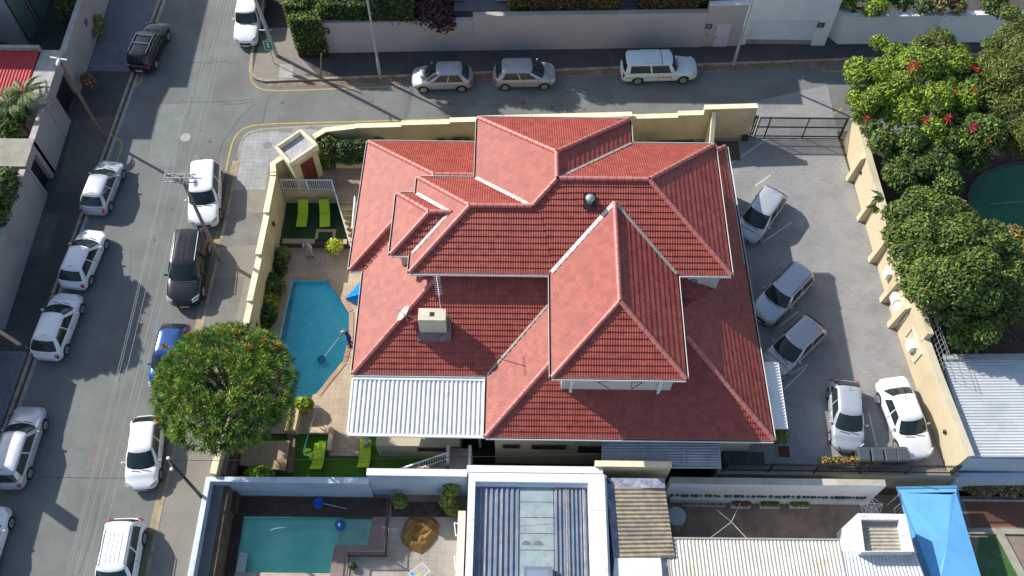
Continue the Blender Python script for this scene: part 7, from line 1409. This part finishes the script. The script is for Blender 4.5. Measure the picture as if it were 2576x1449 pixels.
mb = MB(); c = P(1648, 1368, 0); mb.hexa([tuple(P(*q, .9)[:2]) for q in ((1628, 1352), (1672, 1352), (1676, 1470), (1655, 1470))], BZ, .9); mb.build('block_wall', mat('rough_block', (.28, .24, .18), .95, .35, 8, bump=.6), label='rough tan block wall between the lean-to and the white roof', cat='wall')
# row of small pots on the ledge
mb = MB(); y_ = P(1900, 1251, -1.0).y; mb.box(P(1688, 1251, -1.).x, P(2190, 1251, -1.).x, y_-.14, 15.57, -1.7, -1.1); mb.build('ledge', mat('white_ledge', (.66, .67, .69), .8, .05), label='white ledge along the foot of the long white yard wall', cat='ledge')
rr = random.Random(3); proto = None; u_ = 1690
POTM = mat('pot_dark', (.02, .035, .035), .5, .3, 9)
while u_ < 2185:
    if not (1812 < u_ < 1822):
        p = P(u_, 1250+(u_-1690)*.0+rr.uniform(-1, 1), -1.0)
        if proto is None:
            proto = thing('small_pot', 'small dark green pot in the row along the white ledge', 'pot', (p.x, y_+.05, -1.1), 'small pots on the white ledge'); q = MB(); q.tube((0, 0, 0), (0, 0, .13), .055, .085, 9); q.build('pot', POTM, proto, local=True); q = MB(); q.ball((0, 0, .16), .08, .08, .06, 7); q.build('plant', G_DARK, proto, local=True)
        else: o = instcopy(proto, (p.x, y_+.05+rr.uniform(-.02, .03), -1.1)); k_ = rr.uniform(.75, 1.2); o.scale = (k_, k_, k_)
    u_ += rr.choice((8, 9, 10, 12, 14))
def trough(u_, lab, ms):
    p = P(u_, 1272, BZ); o = thing('flower_trough', lab, 'flower trough', p, 'white flower troughs'); mb = MB(); mb.box(p.x-.5, p.x+.5, p.y-.16, p.y+.16, BZ, BZ+.25); mb.build('trough', mat('trough_white', (.62, .60, .56), .7, .08), o); V, F = leaf_cloud([(p.x-.22, p.y, BZ+.33, .3, .16, .16), (p.x+.22, p.y, BZ+.33, .3, .16, .16)], 320, .06); npmesh('plants', V, F, ms, o)
trough(1861, 'white flower trough with brownish plants, leftmost of three below the pot row', G_BROWN); trough(1934, 'white flower trough with green plants, middle of three below the pot row', G_MID); trough(2008, 'white flower trough with yellow-green plants, rightmost of three below the pot row', G_OLIVE)
rd_ = thing('rotary_dryer', 'bare rotary clothes dryer with crossed arms in the brown yard', 'clothes dryer', P(1840, 1330, BZ)); c = P(1840, 1313, -.0); mb = MB()
for e_ in ((1862, 1266), (1786, 1354), (1802, 1282), (1880, 1356)): mb.tube(c, P(*e_, .25), .022, n=6)
mb.build('arms', GREYM, rd_); mb = MB(); mb.tube((c.x, c.y, BZ), c, .03); mb.build('pole', GREYM, rd_)
mb = MB(); a = P(1718, 1272, -1.2); b = P(1822, 1274, -1.2)
mb.bar(a, b, .04, .04); mb.bar(a+Vector((0, .2, 0)), b+Vector((0, .2, 0)), .04, .04)
for i in range(7): c = a.lerp(b, i/6); mb.bar(c, c+Vector((0, .2, 0)), .03, .03)
mb.build('ladder', mat('ladder_grey', (.40, .40, .38), .6), label='pale ladder lying at the foot of the white ledge', cat='ladder')
# white roofs and cube
wr_ = thing('long_white_roof', 'long white corrugated roof at the bottom edge of the photo', 'roof', (12, 10, 1)); CR = mat('cream_sheet', (.56, .55, .48), .6, .07, 1.5, stain=(.46, .42, .33), sscale=1.0)
a, b, c, d = P(1690, 1500, 1.3), P(2140, 1500, 1.3), P(2112, 1358, 1.2), P(1674, 1354, 1.2); ribbed(a, b, c, d, 47, .05).build('sheet', CR, wr_)
mb = MB(); mb.bar(d+Vector((0, 0, .05)), c+Vector((0, 0, .05)), .08, .06); mb.bar(d, a, .08, .12); mb.hexa([tuple(v[:2]) for v in (a+Vector((.1, 0, 0)), b, c+Vector((0, -.15, 0)), d+Vector((.1, -.15, 0)))], BZ, 1.05); mb.build('fascia', mat('grey_fascia', (.34, .33, .30), .8, .1), wr_)
a, b, c, d = P(2135, 1500, 1.25), P(2345, 1500, 1.25), P(2302, 1388, 1.15), P(2118, 1386, 1.15); ribbed(a, b, c, d, 21, .05).build('sheet', mat('white_sheet2', (.58, .60, .60), .55, .06, 1.5, stain=(.48, .47, .43), sscale=1.2), wr_)
cb = thing('roof_cube', 'small white square turret with a corrugated top above the long white roof', 'building', (18, 13.5, BZ)); zt_ = 1.9
o4 = [P(*q, zt_) for q in ((2158, 1291), (2278, 1293), (2300, 1388), (2168, 1388))]; i4 = [P(*q, zt_) for q in ((2166, 1307), (2262, 1307), (2277, 1386), (2176, 1386))]
mb = MB()
for i in range(4): j = (i+1) % 4; mb.hexa([tuple(o4[i][:2]), tuple(o4[j][:2]), tuple(i4[j][:2]), tuple(i4[i][:2])], BZ, zt_)
mb.build('wall', mat('cube_white', (.70, .70, .69), .8, .06, 2, stain=(.48, .46, .43), sscale=1.6), cb); s4 = [P(*q, zt_) for q in ((2165, 1306), (2264, 1306), (2279, 1387), (2174, 1387))]
ribbed(*[Vector((v.x, v.y, 1.5)) for v in (s4[3], s4[0], s4[1], s4[2])], 9, .06).build('sheet', mat('tan_sheet', (.38, .35, .29), .9, .2, 3), cb)
# blue sail and white gate
bs = thing('blue_canopy', 'big bright blue ridged canopy at the lower right', 'canopy', (22, 11, -1)); T_ = mat('blue_canvas', (.13, .40, .72), .65, .06, .8, stain=(.10, .34, .66), sscale=.5)
A = [P(2266, 1240, .5), P(2405, 1238, .5), P(2475, 1475, .5), P(2352, 1475, .5)]; r0_ = P(2396, 1262, .95); r0_ = P(2340, 1300, 1.15); r1_ = P(2383, 1372, 1.45); r2_ = P(2400, 1475, 1.1)
mb = MB(); mb.add([A[0], A[1], P(2394, 1244, .56), P(2383, 1372, .68), A[2], P(2362, 1475, .58), A[3]], [(0, 2, 3), (2, 1, 3), (1, 4, 3), (4, 5, 3), (5, 6, 3), (6, 0, 3)]); 
lo = [Vector((v.x, v.y, -.35)) for v in A]; lo[0] = P(2253, 1224, -.2); lo[1] = P(2409, 1221, -.2); mb.add([A[0], A[1], A[2], A[3]]+lo, [(0, 4, 5, 1), (1, 5, 6, 2), (3, 7, 4, 0)]); mb.build('canvas', T_, bs)
for i in range(4): mb = MB(); v = A[i]; mb.tube((v.x, v.y, BZ), v, .04); mb.build('pole', GREYM, bs)
mb = MB(); a = P(2255, 1240, -.2); mb.add([P(2253, 1226, .45), P(2262, 1242, .46), P(2350, 1475, .46), P(2330, 1475, .45)], []) ; mb.v = []; mb.f = []
barfence('garden_gate', [P(2248, 1282, BZ), P(2270, 1355, BZ)], 1.5, 'white barred garden gate left of the blue canopy', mat('gate_cream', (.60, .60, .52), .6), .16)
sr = thing('star_decoration', 'silvery wire star decoration standing in the yard beside the white gate', 'decoration', P(2195, 1300, BZ)); c = P(2192, 1276, -.6); mb = MB(); pts = []
for i in range(10): a = pi/2+2*pi*i/10; r_ = .62 if i % 2 == 0 else .27; pts.append(c+Vector((r_*cos(a), r_*.8*sin(a), r_*.3*sin(a))))
mb.path(pts+[pts[0]], .02, 5)
for i in range(10): mb.tube(pts[i], c, .01, n=4); mb.tube(pts[i], pts[(i+3) % 10], .008, n=4); mb.tube(pts[i], pts[(i+2) % 10], .012, n=4)
mb.build('wires', mat('silver_wire', (.6, .6, .6), .4), sr)
# far right neighbour
bush('dry_shrubs', 'rough dry straw-coloured shrubs behind the blue canopy', 'shrubs', [(P(2440+20*i, 1212, -1).x, P(2440, 1212+6*(i % 3), -1).y, -1.2, .5, .55, .35) for i in range(8)], ((mat('leaf_straw', (.26, .20, .09), .8, .3, 3, rand=.5), .7), (G_BROWN, .3)), 4200, .09, stem=False)
bush('low_shrubs', 'low brown-green shrubs in front of the wall at the lower right', 'shrubs', [(P(2425+13*i, 1190, -1.2).x, P(2425, 1190, -1.2).y, -1.3, .3, .25, .22) for i in range(5)], ((G_BROWN, .5), (G_OLIVE, .5)), 1200, .08, stem=False)
trz = P(2555, 1193, BZ); o = thing('flower_trough', 'white flower trough at the right edge below the big grey roof', 'flower trough', trz, 'white flower troughs'); mb = MB(); mb.box(trz.x-.6, trz.x+.9, trz.y-.15, trz.y+.15, BZ, BZ+.25); mb.build('trough', MATS['trough_white'], o); V, F = leaf_cloud([(trz.x+.1, trz.y, BZ+.32, .6, .16, .15)], 300, .07); npmesh('plants', V, F, G_DARK, o)
mb = MB(); mb.sheet(pl(((2425, 1262), (2600, 1262), (2600, 1325), (2445, 1325)), BZ), z=BZ+.008); mb.build('brick_path', brickmat('red_brick_path', (.22, .09, .045), (.17, .07, .04), (.10, .06, .05), .22, .07, .01), kind='structure')
mb = MB(); a = P(2420, 1261, BZ); mb.box(a.x, 45, a.y, a.y+.1, BZ, BZ+.05); mb.build('path_kerb', mat('path_kerb', (.50, .46, .42), .8), kind='structure')
mb = MB(); a = P(2432, 1330, BZ); mb.box(a.x, 36, a.y-.28, a.y, BZ, BZ+.12); b = P(2520, 1330, BZ); mb.hexa([(b.x-.4, a.y-.281), (b.x, a.y-.281), (b.x+1.7, 8), (b.x+1.3, 8)], BZ, BZ+.12); mb.build('pond_surround', mat('pond_surround', (.33, .31, .25), .85, .12, 2), kind='structure')
mb = MB(); mb.sheet(pl(((2462, 1350), (2512, 1350), (2600, 1480), (2452, 1480)), BZ), z=BZ+.012); mb.build('green_pond', mat('pond_green', (.045, .11, .03), .35, .35, .7, stain=(.07, .16, .07), sscale=.8), kind='structure')
rb_ = thing('grey_roof_building', 'building with a big pale corrugated roof right of the cream wall', 'building', (26, 20, 0)); z_ = 1.9
a, b, c, d = P(2440, 1150, z_), P(2680, 1150, z_+.3), P(2640, 903, z_+.3), P(2372, 905, z_)
ribbed(a, d, c, b, 33, .05).build('roof_sheet', mat('pale_sheet', (.50, .53, .55), .5, .05, 1, stain=(.42, .45, .47), sscale=.6), rb_); mb = MB(); mb.hexa([tuple(v[:2]) for v in (a, b, c, d)], -1.6, z_-.15); mb.build('wall', mat('pale_blue_render', (.50, .56, .64), .8, .05, 1), rb_); mb = MB(); mb.bar(Vector(d)+Vector((0, .1, .1)), Vector(c)+Vector((0, .1, .1)), .3, .12); mb.build('ridge_flashing', mat('aged_flashing', (.36, .36, .34), .8, .15, 3), rb_)
mb = MB(); a = P(2430, 1182, -.2); mb.hexa([(22.9, 16.2), (60, 17.0), (60, 17.3), (22.9, 16.6)], -1.65, .0); mb.build('boundary_wall', mat('pale_blue_render', (.5, .56, .64)), label='pale blue-grey wall below the big corrugated roof', cat='wall')
